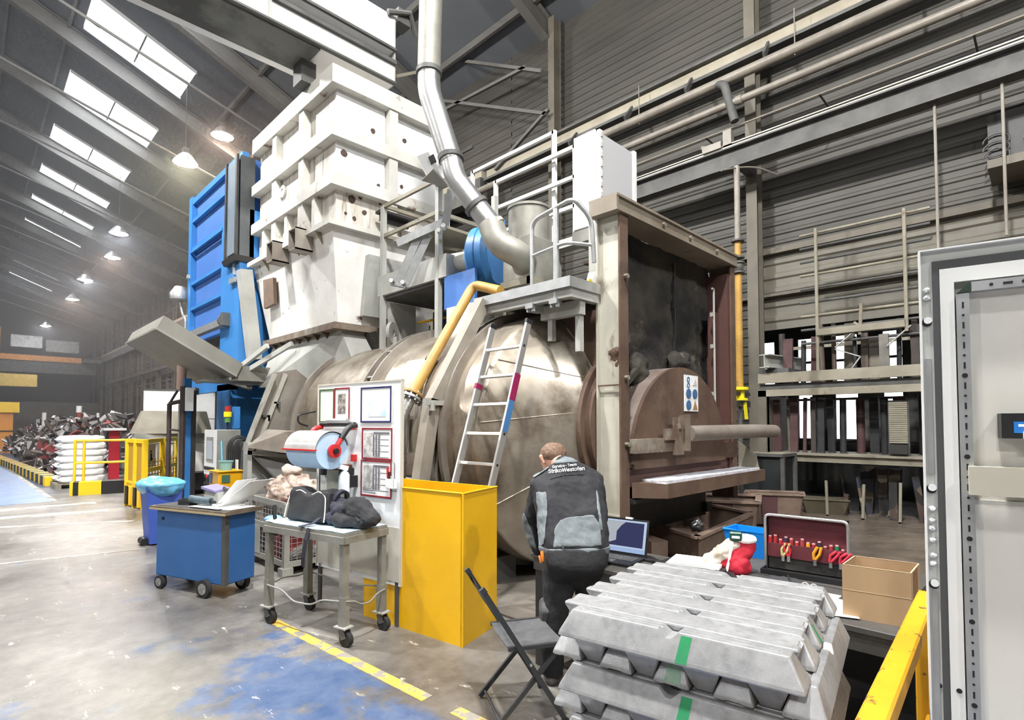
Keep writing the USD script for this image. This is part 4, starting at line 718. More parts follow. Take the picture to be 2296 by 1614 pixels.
OLIVE = M('olive_paint', (.10, .085, .05), (.07, .055, .035), sc=4., rough=.7)
B0 = [a, b, b + sv*.4, a + sv*.4]; T0 = [p + np.array([0, 0, .26]) + q for p, q in zip(B0, (-dv*.07 - sv*.05, dv*.07 - sv*.05, dv*.07 + sv*.05, -dv*.07 + sv*.05))]
for i in range(4): part(tr, 'side', hexa([B0[i], B0[(i+1) % 4], B0[(i+1) % 4] + [0, 0, .01], B0[i] + [0, 0, .01]], [T0[i], T0[(i+1) % 4], T0[(i+1) % 4] + [0, 0, .015], T0[i] + [0, 0, .015]]) if False else plate([B0[i], B0[(i+1) % 4], T0[(i+1) % 4], T0[i]], (sv if i == 0 else -sv if i == 2 else (dv if i == 3 else -dv)) * .012), OLIVE)
part(tr, 'floor_plate', hexa(B0, [p + [0, 0, .012] for p in B0]), OLIVE); part(tr, 'rim', rail([p for p in T0] + [T0[0]], .018, 6), OLIVE)
cl = []
for k in range(46):
    y = r2.uniform(-.8, 3.3); x = r2.uniform(11.2, 12.2); h = r2.uniform(.2, .9); w = r2.uniform(.03, .2); cl.append(rotz(bar((x, y, 0.0), (x + r2.uniform(-.05, .05), y + r2.uniform(-.1, .1), h), w, r2.uniform(.03, .2)), 0))
solo('rack_clutter', 'jumble of dark scrap parts and timber stored under the rack', 'scrap', cl, usdkit.material(stage, '/World/Looks/clutter_mix', dict(g=('geometry', {}), v=('voronoi_texture', dict(scale=6.)), sp=('separate_color', {}), r=('rgb_ramp', dict(ramp=[(0, (.02, .018, .017)), (.35, (.07, .045, .035)), (.6, (.03, .032, .045)), (.8, (.12, .09, .065)), (.93, (.30, .27, .2)), (1, (.06, .05, .05))], interpolate=False)), p=('principled_bsdf', dict(roughness=.6))), [('g.position', 'v.vector'), ('v.color', 'sp.color'), ('sp.r', 'r.fac'), ('r.color', 'p.base_color')], surface='p.BSDF'), kind='stuff')
for k in range(7):
    y = 3.0 - .52 * k + r2.uniform(-.1, .1); t = thing('timber_post', f'thin pale post, {nth(k + 1)} from the left of those propped under the rack', 'post', loc=(11.0, y, 0), group='thin pale posts under the lower rack shelf'); part(t, 'post', bar((11.02, y, 0), (11.02, y + r2.uniform(-.08, .08), r2.uniform(.6, .75)), .04, .04), BEIGE); part(t, 'end_cap', bx(11.0, 11.04, y - .025, y + .025, 0, .02), GREYD)

# ================================================================ left of the furnace
tw = thing('blue_filter_tower', 'tall bright blue ribbed lift tower left of the white hopper', 'tower', loc=(4.4, 12.4, 0))
TX = 3.68
part(tw, 'body', bx(TX + .04, 4.9, 10.95, 14.2, 3.0, 6.78), BLUEPANEL); part(tw, 'post', bx(TX - .06, TX + .10, 10.9, 11.95, 2.4, 5.75), BLUE); part(tw, 'post', bx(TX - .06, TX + .08, 14.08, 14.3, 0, 6.9), BLUE)
part(tw, 'top_frame', bx(TX - .04, TX + .08, 10.9, 14.2, 6.72, 6.85), BLUE)
for z in (6.32, 5.66, 4.86, 4.28): part(tw, 'rib', bx(TX - .045, TX + .06, 11.95 if z < 5.7 else 10.95, 14.1, z - .035, z + .035), BLUE)
part(tw, 'double_rib', bx(TX - .08, TX - .045, 11.9, 14.1, 5.56, 5.61), BLUE)
part(tw, 'roller_beam', bar((TX - .12, 14.1, 3.62), (TX - .12, 11.5, 3.64), .12, .14), GALVDULL); part(tw, 'roller_bracket', [disc((TX - .14, 11.5, 3.66), (0, 1, 0), .11, .06, 16), bx(TX - .2, TX - .06, 11.36, 11.5, 3.55, 3.8)], GREYD)
part(tw, 'side_wall', bx(TX + .10, 4.9, 10.86, 10.94, 2.4, 5.75), BLUE); part(tw, 'dark_slot', bx(TX, TX + .05, 11.95, 14.0, 2.85, 3.45), BLACKSTEEL)
part(tw, 'lower_body', bx(TX + .02, 5.2, 11.13, 11.25, .1, 2.50), BLUEDEEP); part(tw, 'portal_post', bx(TX - .08, TX + .02, 11.13, 12.0, .9, 2.42), BLUE); part(tw, 'portal_seal', bx(TX - .04, TX + .06, 12.0, 12.25, .9, 2.3), BLACKSTEEL); part(tw, 'portal_post', bx(TX - .08, TX + .04, 14.0, 14.25, 0, 2.5), BLUE); part(tw, 'portal_head', bx(TX - .08, TX + .02, 11.13, 14.2, 2.30, 2.52), BLUE)
part(tw, 'portal_foot', bx(TX - .08, TX + .02, 11.13, 12.0, 0, .9), BLUEDEEP)
part(tw, 'hinge', [bx(TX - .12, TX - .08, 11.1, 11.18, 1.35, 1.75), bx(TX - .12, TX - .08, 11.1, 11.18, 2.0, 2.3)], BLUEDEEP); part(tw, 'head_lamp', [bx(TX - .2, TX - .08, 13.2, 13.6, 2.28, 2.42), ball((TX - .2, 13.05, 2.36), .07)], BLACK)
part(tw, 'side_spot', [lathe([(.0, -.1), (.2, -.05), (.22, .1), (.12, .26), (0, .28)], (TX - .15, 14.55, 4.6), 20), rail(fillet([(TX - .15, 14.55, 4.5), (TX - .1, 14.5, 4.2), (TX - .08, 14.32, 4.1), (TX - .08, 14.32, 2.6)], .1, 5), .03, 8)], GALVDULL, smooth=40)
part(tw, 'switch', [bx(TX - .12, TX - .06, 11.0, 11.3, 4.34, 4.44), bx(TX - .1, TX - .06, 11.1, 11.16, 4.5, 5.3)], GALVDULL)
for z in (1.4, 5.0): part(tw, 'pipe_clip', bx(TX - .12, TX - .06, 14.12, 14.18, z, z + .08), GREYWHITE)
gt = thing('dark_guide_shaft', 'dark upright guide shaft between the blue tower and the white hopper', 'shaft', loc=(3.5, 10.5, 4.6)); part(gt, 'casing', bx(3.60, 3.86, 10.86, 11.5, 4.82, 6.75), M('dark_shaft_paint', (.05, .055, .06), (.08, .085, .09), sc=2., rough=.5)); part(gt, 'face', bx(3.56, 3.60, 10.95, 11.45, 4.9, 6.7), M('slate_blue_panel', (.09, .13, .17), (.13, .16, .19), sc=2., rough=.5)); part(gt, 'edge', [bx(3.53, 3.57, 10.86, 10.94, 4.82, 6.75), bx(3.53, 3.57, 11.45, 11.52, 4.82, 6.75)], BLACKSTEEL); part(gt, 'cap', hexa([(3.53, 10.86, 4.72), (3.9, 10.86, 4.72), (3.9, 11.52, 4.72), (3.53, 11.52, 4.72)], [(3.5, 10.82, 4.82), (3.9, 10.82, 4.82), (3.9, 11.56, 4.82), (3.5, 11.56, 4.82)]), BLACKSTEEL)
sc_ = thing('leaning_grey_column', 'grey square column leaning between the blue tower and the hopper', 'column', loc=(3.8, 10.8, 2.5)); part(sc_, 'column', bar((3.647, 10.72, 4.515), (3.85, 10.72, 2.859), .22, .22, up=(0, 1, 0)), GREYWHITE); part(sc_, 'foot_rail', [bar((3.509, 10.3, 2.7), (3.664, 9.6, 2.989), .06, .08), bar((3.554, 10.1, 2.609), (3.918, 9.2, 3.012), .06, .08)], GREYWHITE)
TP = [np.array(p) for p in ((2.209, 10, 3.365), (3.407, 10, 2.685))]; n_ = np.array([0, 2.3, 0]); up_ = np.array([-.10, 0, -.22])
hl = thing('tilted_charging_lid', 'big grey tilted box lid jutting out left below the blue tower', 'lid', loc=(2.8, 11, 2.8))
P1, P2 = TP; part(hl, 'box', hexa([P1 + up_, P2 + up_, P2 + up_ + n_, P1 + up_ + n_], [P1, P2, P2 + n_, P1 + n_]), M('lid_grey', (.225, .215, .185), (.18, .172, .15), sc=2., rough=.55)); part(hl, 'edge_fold', [bar(P1 + up_, P2 + up_, .03, .03), bar(P1 + up_, P1 + up_ + n_, .03, .03)], GREY); part(hl, 'arm', bar((P2 + up_ * .6) + [-.1, 1.0, 0], (3.9, 11., 2.35), .15, .12), GREY)
bg = thing('grey_cross_beam', 'grey box beam from the tilted lid to the drum end', 'beam', loc=(3.5, 9.6, 2.4)); part(bg, 'beam', bx(3.35, 4.35, 10.06, 10.4, 2.40, 2.66), M('lid_grey', ())); part(bg, 'soffit_plate', bx(2.9, 4.3, 10.4, 10.82, 2.38, 2.42), GREY); part(bg, 'post', bx(4.2, 4.35, 10.1, 10.3, 0, 2.40), GREY)
ch = thing('drum_end_chute', 'slanted grey plate chute closing the far end of the drum', 'chute', loc=(3.7, 8.3, 0))
part(ch, 'front_plate', plate([(3.252, 8.3, 2.408), (3.603, 8.3, 2.486), (3.789, 8.3, 2.346), (3.556, 8.3, 1.854), (3.51, 8.3, 1.243), (2.853, 8.3, 1.279)], (0, .06, 0)), DRUMRIB); part(ch, 'edge_flange', bar((3.247, 8.22, 2.389), (2.861, 8.22, 1.332), .12, .03, up=(1, 0, 1)), SILVERPAINT); part(ch, 'stiffener', bar((3.423, 8.26, 2.403), (3.018, 8.26, 1.301), .04, .06, up=(1, 0, 1)), SILVERPAINT)
part(ch, 'base', bx(3.0, 4.4, 8.36, 8.9, 0, 1.4), GREYD)
for px, py in ((598, 935), (622, 905)):
    q = np.array((3.149, 8.24, 1.748)) if px == 598 else np.array((3.301, 8.24, 1.948)); part(ch, 'hook', [bx(q[0] - .05, q[0] + .05, q[1], q[1] + .06, q[2], q[2] + .03), bx(q[0] + .02, q[0] + .05, q[1], q[1] + .06, q[2] - .06, q[2])], GREYD)
cr = thing('ladle_cradle', 'grey steel cradle box with a slanted wedge cover in front of the drum end', 'machine', loc=(3.2, 7.3, 0))
CY_ = 7.2
part(cr, 'front', plate([(2.539, 7.2, 1.304), (3.504, 7.2, 1.159), (3.514, 7.2, 0.335), (2.565, 7.2, 0.369)], (0, .08, 0)), GREY); part(cr, 'top_rail', bar((2.49, 7.15, 1.296), (3.492, 7.15, 1.162), .10, .05), GREYWHITE); part(cr, 'brace', plate([(2.562, 7.14, 1.249), (2.975, 7.14, 1.128), (3.373, 7.14, 0.658), (3.099, 7.14, 0.655)], (0, .03, 0)), M('brace_grey', (.22, .22, .21), (.17, .17, .16), rough=.6)); part(cr, 'dark_edge', bar((2.547, 7.1, 1.252), (3.13, 7.1, 0.627), .05, .02), GREYD); part(cr, 'corner_post', bx(((2.49, 7.15, 1.296))[0], ((2.543, 7.15, 1.294))[0], 7.1, 7.25, 0, 1.42), GREYWHITE)
part(cr, 'wedge', hexa([(2.437, 7, 1.363), (3.078, 7, 1.245), (3.529, 7.7, 1.264), (3.036, 7.9, 1.399)], [np.array((2.447, 7, 1.379)), np.array((2.911, 7, 1.547)) , np.array((3.286, 7.6, 1.55)), np.array((2.995, 7.8, 1.575))]), M('wedge_brown', (.30, .26, .215), (.19, .165, .14), sc=4., rough=.6)); part(cr, 'body', bx(2.95, 3.9, 7.3, 8.1, 0, 1.3), GREYD)
part(cr, 'cable', rail(fillet([(3.226, 7.05, 1.62), (3.094, 7.05, 1.661), (3.092, 7.05, 1.766), (3.335, 7.05, 1.817)], .05, 5), .012, 6), BLACK, smooth=40); part(cr, 'valve_block', [bx(3.62, 3.9, 7.1, 7.2, 1.50, 1.66), cyl((3.55, 7.12, 1.6), (3.95, 7.12, 1.62), .05, 10)], GREYD)

# -------- machine control corner
cc = thing('control_cabinet', 'grey control cabinet with white front, screen and rows of buttons', 'cabinet', loc=(2.7, 9.9, 0))
a, b, c_ = np.array((2.812, 10.2, 1.553)), np.array((2.878, 9.55, 1.536)), np.array((3.049, 9.5, 1.534))
fx0 = b[0]; zt = a[2]
part(cc, 'body', bx(fx0, fx0 + .36, 9.55, 10.15, .75, zt, .01), GREY); cfp = part(cc, 'front_panel', bx(fx0 - .012, fx0, 9.55, 10.15, .78, zt), WHITE); part(cfp, 'screen_frame', bx(fx0 - .02, fx0 - .012, 9.68, 10.02, zt - .52, zt - .12), GREY); part(cfp, 'screen', bx(fx0 - .024, fx0 - .02, 9.72, 9.98, zt - .48, zt - .18), M('screen_grey', (.45, .48, .54), rough=.2))
for r in range(4):
    for k in range(5): part(cfp, 'button', cyl((fx0 - .03, 9.64 + .105*k, zt - .63 - .13*r), (fx0 - .012, 9.64 + .105*k, zt - .63 - .13*r), .03, 12), RED if (r, k) == (1, 3) else BLACK)
part(cc, 'leg', bx(fx0 + .05, fx0 + .12, 9.6, 9.67, 0, .76), GREYD); part(cc, 'leg', bx(fx0 + .25, fx0 + .32, 10.0, 10.07, 0, .76), GREYD); part(cc, 'leg', bx(fx0 + .05, fx0 + .12, 10.0, 10.07, 0, .76), GREYD)
bl = thing('beacon_light', 'red, yellow and green signal beacon on top of the control cabinet', 'lamp', loc=(fx0 + .2, 9.7, zt)); bc = (fx0 + .2, 9.7)
for k, (m_, nm) in enumerate(((M('beacon_green', (.1, .25, .05), rough=.3), 'green_lens'), (M('beacon_yellow', (.9, .65, .02), rough=.3), 'yellow_lens'), (M('beacon_red', (.35, .03, .02), rough=.3), 'red_lens'))): part(bl, nm, cyl((*bc, zt + .12 + .09*k), (*bc, zt + .205 + .09*k), .045 + (.015 if k == 1 else 0), 18), m_, smooth=35)
part(bl, 'stem', cyl((*bc, zt), (*bc, zt + .12), .015, 10), BLACK); part(bl, 'side_box', bx(fx0 + .28, fx0 + .36, 9.6, 9.75, zt + .02, zt + .38), BLUE)
yb = thing('yellow_pedestal_box', 'orange yellow pedestal box with small dark panels behind the blue cart', 'box', loc=(2.3, 7.9, 0))
part(yb, 'body', bx(2.36, 2.66, 7.75, 8.12, 0, 1.02, .01), M('orange_yellow_paint', (.80, .40, .005), (.74, .36, .005), sc=2., rough=.4)); part(yb, 'blue_label', bx(2.35, 2.36, 7.99, 8.09, .86, .99), M('slate_label', (.07, .09, .16), rough=.5)); part(yb, 'green_label', bx(2.40, 2.50, 7.74, 7.75, .88, .98), M('green_label', (.06, .14, .10), rough=.5)); part(yb, 'top_plate', bx(2.34, 2.68, 7.73, 8.14, 1.02, 1.03), YELLOW)
hb = thing('hose_bundle', 'bundle of black hydraulic hoses arching beside the control cabinet', 'hose', loc=(2.7, 8.5, 1.1))
for k in range(7): part(hb, 'hose', rail(fillet([(2.62 + .03*k, 8.22 + .02*k, .9), (2.63 + .03*k, 8.28, 1.40 + .02*(k % 3)), (2.85 + .03*k, 8.4, 1.5 - .02*k), (3.2, 8.7, 1.1)], .25, 6), .016, 8), RUBBER, smooth=40)
part(hb, 'manifold', bx(2.6, 2.85, 8.2, 8.36, .86, .93), M('pale_green_block', (.35, .5, .5), rough=.5)); part(hb, 'blue_hose', rail([(2.55, 8.2, .9), (2.62, 8.5, 1.4)], .012, 6), M('cyan_hose', (.05, .35, .5), rough=.5))
kt = thing('turquoise_pot', 'small turquoise pot with a white tag on the yellow pedestal box', 'pot', loc=(2.5, 7.92, 1.03)); part(kt, 'pot', lathe([(.07, 0), (.085, .11), (.095, .115), (.095, .125), (.07, .125), (.065, .02), (0, .02)], (2.5, 7.92, 1.03), 20), M('turquoise', (.22, .42, .44), rough=.5), smooth=40); part(kt, 'tag', bx(2.6, 2.612, 7.78, 7.86, 1.03, 1.17), WHITEPL)
# dark framework and blue posts
df = thing('pipe_framework', 'dark brown tubular frame with a slanted corner standing before the white screen wall', 'frame', loc=(2.2, 12, 0))
DB = M('dark_brown_steel', (.028, .018, .016), (.045, .03, .026), sc=4., rough=.6)
fa, fb, fc_ = (2.625, 11.367, 2.012), (2.793, 11.182, 2.325), (2.8, 11.189, 2.068)
part(df, 'post', rail([(fa[0], fa[1], 0), fa], .038, 8), DB); part(df, 'post', rail([(fb[0], fb[1], 0), fb], .048, 8), DB); part(df, 'top_bar', rail([fa, fc_], .035, 8), DB); part(df, 'slant_bar', rail([fa, (2.721, 11.258, 2.245)], .02, 8), DB); part(df, 'mid_bar', rail([(fa[0], fa[1], 1.55), (fb[0], fb[1], 1.52)], .018, 8), DB); part(df, 'white_box', bx(fb[0] + .02, fb[0] + .14, fb[1] - .12, fb[1] - .02, 1.88, 2.3), WHITEPL)
bp = thing('blue_post', 'upright blue post with a pale pink top beside the dark frame', 'post', loc=(2.3, 11.5, 0)); q = np.array((2.973, 11.582, 2.068)); part(bp, 'post', [bx(q[0] - .07, q[0] + .05, q[1] - .05, q[1] + .07, 0, 2.5)], BLUE); part(bp, 'top', rail([(q[0] - .09, q[1] + .09, 2.3), (q[0] - .09, q[1] + .09, 2.75)], .08, 14), M('pink_plastic', (.62, .42, .36), rough=.5), smooth=40); part(bp, 'grey_side', bx(q[0] - .13, q[0] - .07, q[1] + .0, q[1] + .1, 0, 2.1), GREY); part(bp, 'dark_side', bx(q[0] + .05, q[0] + .12, q[1] - .1, q[1], .2, 2.2), BLACKSTEEL)
sw_ = thing('white_screen_wall', 'white lit screen wall panel with a dark top edge behind the dark frame', 'screen', loc=(2.6, 15.5, 0))
w0, w1 = np.array((3.19, 16.2, 2.486)), np.array((4.701, 15.2, 2.451)); part(sw_, 'panel', hexa([(w0[0], 16.2, 0), (5.2, 15.4, 0), (5.2, 15.5, 0), (w0[0], 16.3, 0)], [(w0[0], 16.2, w0[2]), (5.2, 15.4, w0[2]), (5.2, 15.5, w0[2]), (w0[0], 16.3, w0[2])]), WHITE); part(sw_, 'top_edge', bar((w0[0], 16.24, w0[2] + .02), (5.2, 15.44, w0[2] + .02), .1, .04), GREYD)
for k in (1, 2): part(sw_, 'joint', bar((w0[0] + .02, 16.19, w0[2] * (.28 + .22*k)), (5.2, 15.39, w0[2] * (.28 + .22*k)), .01, .02), GREYWHITE)
mc = thing('hooded_machine', 'beige machine with a sloping hood in front of the white screen wall', 'machine', loc=(3.2, 14.8, 0))
part(mc, 'hood', hexa([(2.75, 14.95, 1.42), (4.3, 14.6, 1.42), (4.3, 15.2, 1.42), (2.75, 15.4, 1.42)], [(2.95, 15.05, 1.95), (4.2, 14.75, 1.95), (4.2, 15.1, 1.95), (2.95, 15.3, 1.95)]), BEIGE); part(mc, 'rim', bx(2.78, 4.3, 14.9, 15.3, 1.2, 1.42), GREYWHITE); part(mc, 'body', bx(2.85, 4.3, 14.95, 15.3, 0, 1.2), M('machine_cream', (.72, .70, .64), (.62, .6, .54), sc=3., rough=.6)); part(mc, 'grille', [bx(2.9 + .16*k, 3.0 + .16*k, 14.93, 14.95, .75, 1.15) for k in range(6)], BEIGE, kind='stuff'); part(mc, 'conveyor', bx(2.6, 4.4, 14.4, 14.9, .1, .5), GREYD)
# yellow safety guard
yg = thing('yellow_safety_guard', 'tall yellow safety guard with expanded-metal panels and black stripes at its foot', 'guard', loc=(2.3, 13.3, 0))
A_, B_, C2 = np.array((2.393, 13.474, 0)), np.array((2.488, 12.479, 0)), np.array((3.483, 14.332, 0)); hA = 1.34
YG = M('guard_yellow', (.86, .56, .01), (.80, .50, .01), sc=2., rough=.45); MESH = M('guard_mesh_amber', (.48, .27, .02), (.36, .2, .02), sc=40., rough=.7)
V3 = lambda p, z: np.array([p[0], p[1], z])
for p in (A_, (A_ + B_) / 2, B_, (B_ + C2) / 2, C2): part(yg, 'post', bar(V3(p, 0), V3(p, hA), .09, .09), YG)
for p, q in ((A_, B_), (B_, C2)):
    for z in (hA - .03, .74 if p is B_ else .46, .42): part(yg, 'rail', bar(V3(p, z), V3(q, z), .05, .08), YG)
part(yg, 'mesh_panel', hexa([V3(A_, .46), V3(B_, .46), V3(B_, .46) + [.02, .02, 0], V3(A_, .46) + [.02, .02, 0]], [V3(A_, hA), V3(B_, hA), V3(B_, hA) + [.02, .02, 0], V3(A_, hA) + [.02, .02, 0]]), MESH)
dvg = (C2 - B_) / np.linalg.norm(C2 - B_); Lg = np.linalg.norm(C2 - B_)
for k in range(12): part(yg, 'mesh_bar', bar(V3(B_ + dvg * Lg * (k + .5) / 12, .42), V3(B_ + dvg * Lg * (k + .5) / 12, .95), .015, .015), MESH)
for k in range(6): part(yg, 'mesh_wire', bar(V3(B_, .48 + .08*k), V3(C2, .48 + .08*k), .012, .012), MESH)
part(yg, 'notice', hexa([V3(B_ + dvg*.15, .80), V3(B_ + dvg*.62, .80), V3(B_ + dvg*.62, .80) + [-.01, -.01, 0], V3(B_ + dvg*.15, .80) + [-.01, -.01, 0]], [V3(B_ + dvg*.15, 1.24), V3(B_ + dvg*.62, 1.24), V3(B_ + dvg*.62, 1.24) + [-.01, -.01, 0], V3(B_ + dvg*.15, 1.24) + [-.01, -.01, 0]]), M('cream_notice', (.75, .62, .40), (.7, .5, .2), sc=6., rough=.7))
part(yg, 'notice_symbol', [disc(V3(B_ + dvg*.34, .96 + .07*k) + [-.014, -.014, 0], (1, .9, 0), .05 - .01*k, .006, 12) for k in range(3)], BLACK)
for p, q in ((A_, B_),): 
    for k in range(4): part(yg, 'stripe', hexa([V3(p + (q-p)*(k*.25), .04) - [.05, .03, 0], V3(p + (q-p)*(k*.25 + .13), .04) - [.05, .03, 0], V3(p + (q-p)*(k*.25 + .13), .04), V3(p + (q-p)*(k*.25), .04)], [V3(p + (q-p)*(k*.25), .40) - [.05, .03, 0], V3(p + (q-p)*(k*.25 + .13), .40) - [.05, .03, 0], V3(p + (q-p)*(k*.25 + .13), .40), V3(p + (q-p)*(k*.25), .40)]), BLACK if k % 2 == 0 else YG)
part(yg, 'kick_plate', bar(V3(A_, .2), V3(B_, .2), .03, .38), YG)
# striped concrete barrier block with yellow rail
bb = thing('striped_barrier_block', 'long yellow and black striped barrier block on the floor by the white sacks', 'barrier', loc=(2.2, 16, 0))
q0, q1 = np.array((1.754, 16.061, 0)), np.array((2.742, 15.873, 0)); dv = (q1 - q0); L = np.linalg.norm(dv); dv /= L; n2 = np.array([-dv[1], dv[0], 0]); n2 = n2 if n2 @ [1, 1, 0] > 0 else -n2
stp = [(0, .06, YG), (.06, .16, BLACK), (.16, .58, YG), (.58, 1.25, BLACK)]
for s0, s1, m_ in stp: part(bb, 'block', hexa([q0 + dv*L*s0, q0 + dv*L*s1, q0 + dv*L*s1 + n2*.35, q0 + dv*L*s0 + n2*.35], [q0 + dv*L*s0 + [0, 0, .30], q0 + dv*L*s1 + [0, 0, .30], q0 + dv*L*s1 + n2*.35 + [0, 0, .30], q0 + dv*L*s0 + n2*.35 + [0, 0, .30]]), m_)
yr = thing('yellow_barrier_rail', 'thin yellow guard rail standing behind the striped barrier block', 'railing', loc=(2.2, 16.4, 0))
r0, r1_ = q0 + n2*.45 + dv*.05, q0 + n2*.45 + dv*1.55
for p in (r0, r0 + dv*.17, r1_): part(yr, 'post', rail([p, p + [0, 0, 1.27]], .03, 8), YG)
for z in (1.25, .72): part(yr, 'rail', rail([r0 + [0, 0, z], r1_ + [0, 0, z]], .03, 8), YG)
# white sacks on a pallet
s0 = np.array((1.876, 17.616, 0)) + np.array([.35, .9, 0])
SACK = M('white_woven_sack', (.82, .80, .78), (.66, .64, .62), sc=5., rough=.8)
sm = trimesh.creation.icosphere(3, 1.0); v = sm.vertices; v = np.sign(v) * np.abs(v) ** .55; sm = blob(tm(v * [.48, .30, .10], sm.faces), .03, 5., 3)
sk = None
pt = thing('sack_pallet', 'low wooden pallet under the white sacks', 'pallet', loc=(*s0[:2], 0)); 
for k in range(5): part(pt, 'board', bx(s0[0] - .55, s0[0] + .55, s0[1] - .6 + .26*k, s0[1] - .45 + .26*k, .10, .13), BEIGE)
for k in range(3): part(pt, 'bearer', bx(s0[0] - .55 + .48*k, s0[0] - .43 + .48*k, s0[1] - .6, s0[1] + .6, .0, .10), BEIGE)
for lay in range(7):
    for k in range(2):
        lab = f"bulging white sack, {nth(7 - lay)} from the top in the {'front' if k == 0 else 'rear'} pile on the pallet"; T = TR((s0[0] + r2.uniform(-.04, .04), s0[1] - .31 + .62*k, .22 + .17*lay), r2.uniform(-.06, .06))
        if sk is None:
            sk = thing('white_sack', lab, 'sack', loc=(0, 0, 0), group='white sacks piled on the pallet'); sk.op.Set(Gf.Matrix4d(*T.T.ravel())); part(sk, 'bag', sm, SACK, smooth=True, local=True); part(sk, 'seam', [bx(-.5, -.44, -.22, .22, -.012, .012)], PAPER, local=True)
        else: dup(sk, T, lab)
# kerb of striped blocks along the aisle
kb = thing('striped_kerb', 'row of yellow and black kerb blocks along the far walkway', 'kerb', loc=(1.4, 22, 0))
ka, kz = np.array((1.564, 19.036, 0)), np.array((1.09, 30.21, 0)); dk_ = kz - ka; Lk = np.linalg.norm(dk_); dk_ /= Lk; nk = np.array([dk_[1], -dk_[0], 0]); nk = nk if nk[0] > 0 else -nk
pos = 0.; i = 0
while pos < Lk + 12:
    w = .34 if i % 2 == 0 else .5; p, q = ka + dk_*pos, ka + dk_*(pos + w - .015)
    part(kb, 'block', hexa([p, q, q + nk*.3, p + nk*.3], [p + [0, 0, .24], q + [0, 0, .24], q + nk*.3 + [0, 0, .24], p + nk*.3 + [0, 0, .24]]), BLACK if i % 2 else YG); pos += w; i += 1
# scrap heap beyond the kerb
hv = []; r3 = random.Random(11)
for k in range(1500):
    y = r3.uniform(18.5, 46); wid = r3.random(); x0 = 1.75 - (y - 18) * .02 + .35; x = x0 + wid * (2.6 + (y - 18) * .03); hmax = (1.9 if y > 21 else 1.0) * (1 - abs(wid - .62) ** 1.5 * 1.3)
    if math.hypot(x - 3.2, y - 20.1) < 1.0 or (y < 21.3 and x > 2.4) or y > 42.3: continue
    z = max(.05, r3.uniform(0, hmax)); s = r3.uniform(.08, .34)
    m_ = trimesh.creation.box((s * r3.uniform(.6, 2.2), s * r3.uniform(.3, 1.), s * r3.uniform(.1, .5))); m_.apply_transform(trimesh.transformations.euler_matrix(*[r3.uniform(0, 3.1) for _ in range(3)])); m_.apply_translation((x, y, z + .1)); hv.append(m_)
solo('scrap_heap', 'long heap of mixed metal scrap behind the striped kerb', 'scrap', hv, usdkit.material(stage, '/World/Looks/scrap_mix', dict(g=('geometry', {}), v=('voronoi_texture', dict(scale=2.6)), sp=('separate_color', {}), r=('rgb_ramp', dict(ramp=[(0, (.05, .045, .045)), (.3, (.12, .10, .10)), (.5, (.03, .03, .03)), (.62, (.30, .07, .07)), (.7, (.42, .40, .40)), (.83, (.09, .07, .06)), (.93, (.75, .75, .78))], interpolate=False)), p=('principled_bsdf', dict(roughness=.5))), [('g.position', 'v.vector'), ('v.color', 'sp.color'), ('sp.r', 'r.fac'), ('r.color', 'p.base_color')], surface='p.BSDF'), kind='stuff')
mound = trimesh.creation.icosphere(4, 1.0); mound = mound.slice_plane((0, 0, 0), (0, 0, 1)); mv = mound.vertices * [1.6, 10.0, 1.35] + [3.9, 32, 0]
solo('scrap_mound', 'dark core of the long scrap heap', 'scrap', blob(tm(mv, mound.faces), .35, 1.2, 5), M('scrap_dark', (.05, .045, .043), (.11, .095, .09), sc=3., rough=.7), kind='stuff')
for px, top, d, wht, lab in ((*[175], 910, 21.0, 0, 'slim red-brown post with a white tip rising from the scrap heap'), (*[97], 925, 27.0, 1, 'shorter red post with a long white top further along the scrap heap')):
    x, y = ((3.133, 26.626, 0.796)[:2] if px == 175 else (2.817, 35.444, 0.552)[:2]); zt_ = 1.65 + (950 - top) / 1230 * d
    t = thing('marker_post', lab, 'post', loc=(x, y, 0)); part(t, 'post', rail([(x, y, 0), (x, y, zt_ - (.6 if wht else .15))], .09, 10), REDSTEEL, smooth=40); part(t, 'white_top', rail([(x, y, zt_ - (.9 if wht else .25)), (x, y, zt_)], .092, 10), WHITE, smooth=40)
ss = thing('steel_stair', 'steel stair with double handrails behind the yellow guard', 'stair', loc=(3, 17.5, 0))
h0, h1 = np.array((3.009, 20.386, 0.711)), np.array((4.02, 20.316, 1.719))
for dz in (0, -.12): part(ss, 'handrail', rail([h0 + [0, 0, dz], h1 + [0, 0, dz]], .03, 8), GALVDULL)
for dz in (-.75, -.9): part(ss, 'stringer', bar(h0 + [0, 0, dz], h1 + [0, 0, dz], .05, .12), GREY)
for k in range(6): part(ss, 'baluster', rail([h0 + (h1 - h0)*k/5, h0 + (h1 - h0)*k/5 + [0, 0, -.8]], .02, 6), GALVDULL)
for k in range(7): part(ss, 'tread', bar(h0 + (h1 - h0)*(k + .5)/7 + [0, 0, -.8], h0 + (h1 - h0)*(k + .5)/7 + [.7, .3, -.8], .25, .04), GREYD)
rd = thing('red_pillar', 'thick red pillar with a white cap behind the stair', 'pillar', loc=(3.2, 20.1, 0)); q = np.array((3.23, 20.152, 0.979)); part(rd, 'pillar', bx(q[0] - .12, q[0] + .12, q[1] - .12, q[1] + .12, 0, 1.45), M('pillar_red', (.42, .012, .03), rough=.5)); part(rd, 'cap', bx(q[0] - .3, q[0] + .25, q[1] - .3, q[1] + .25, 1.45, 1.52), WHITE)
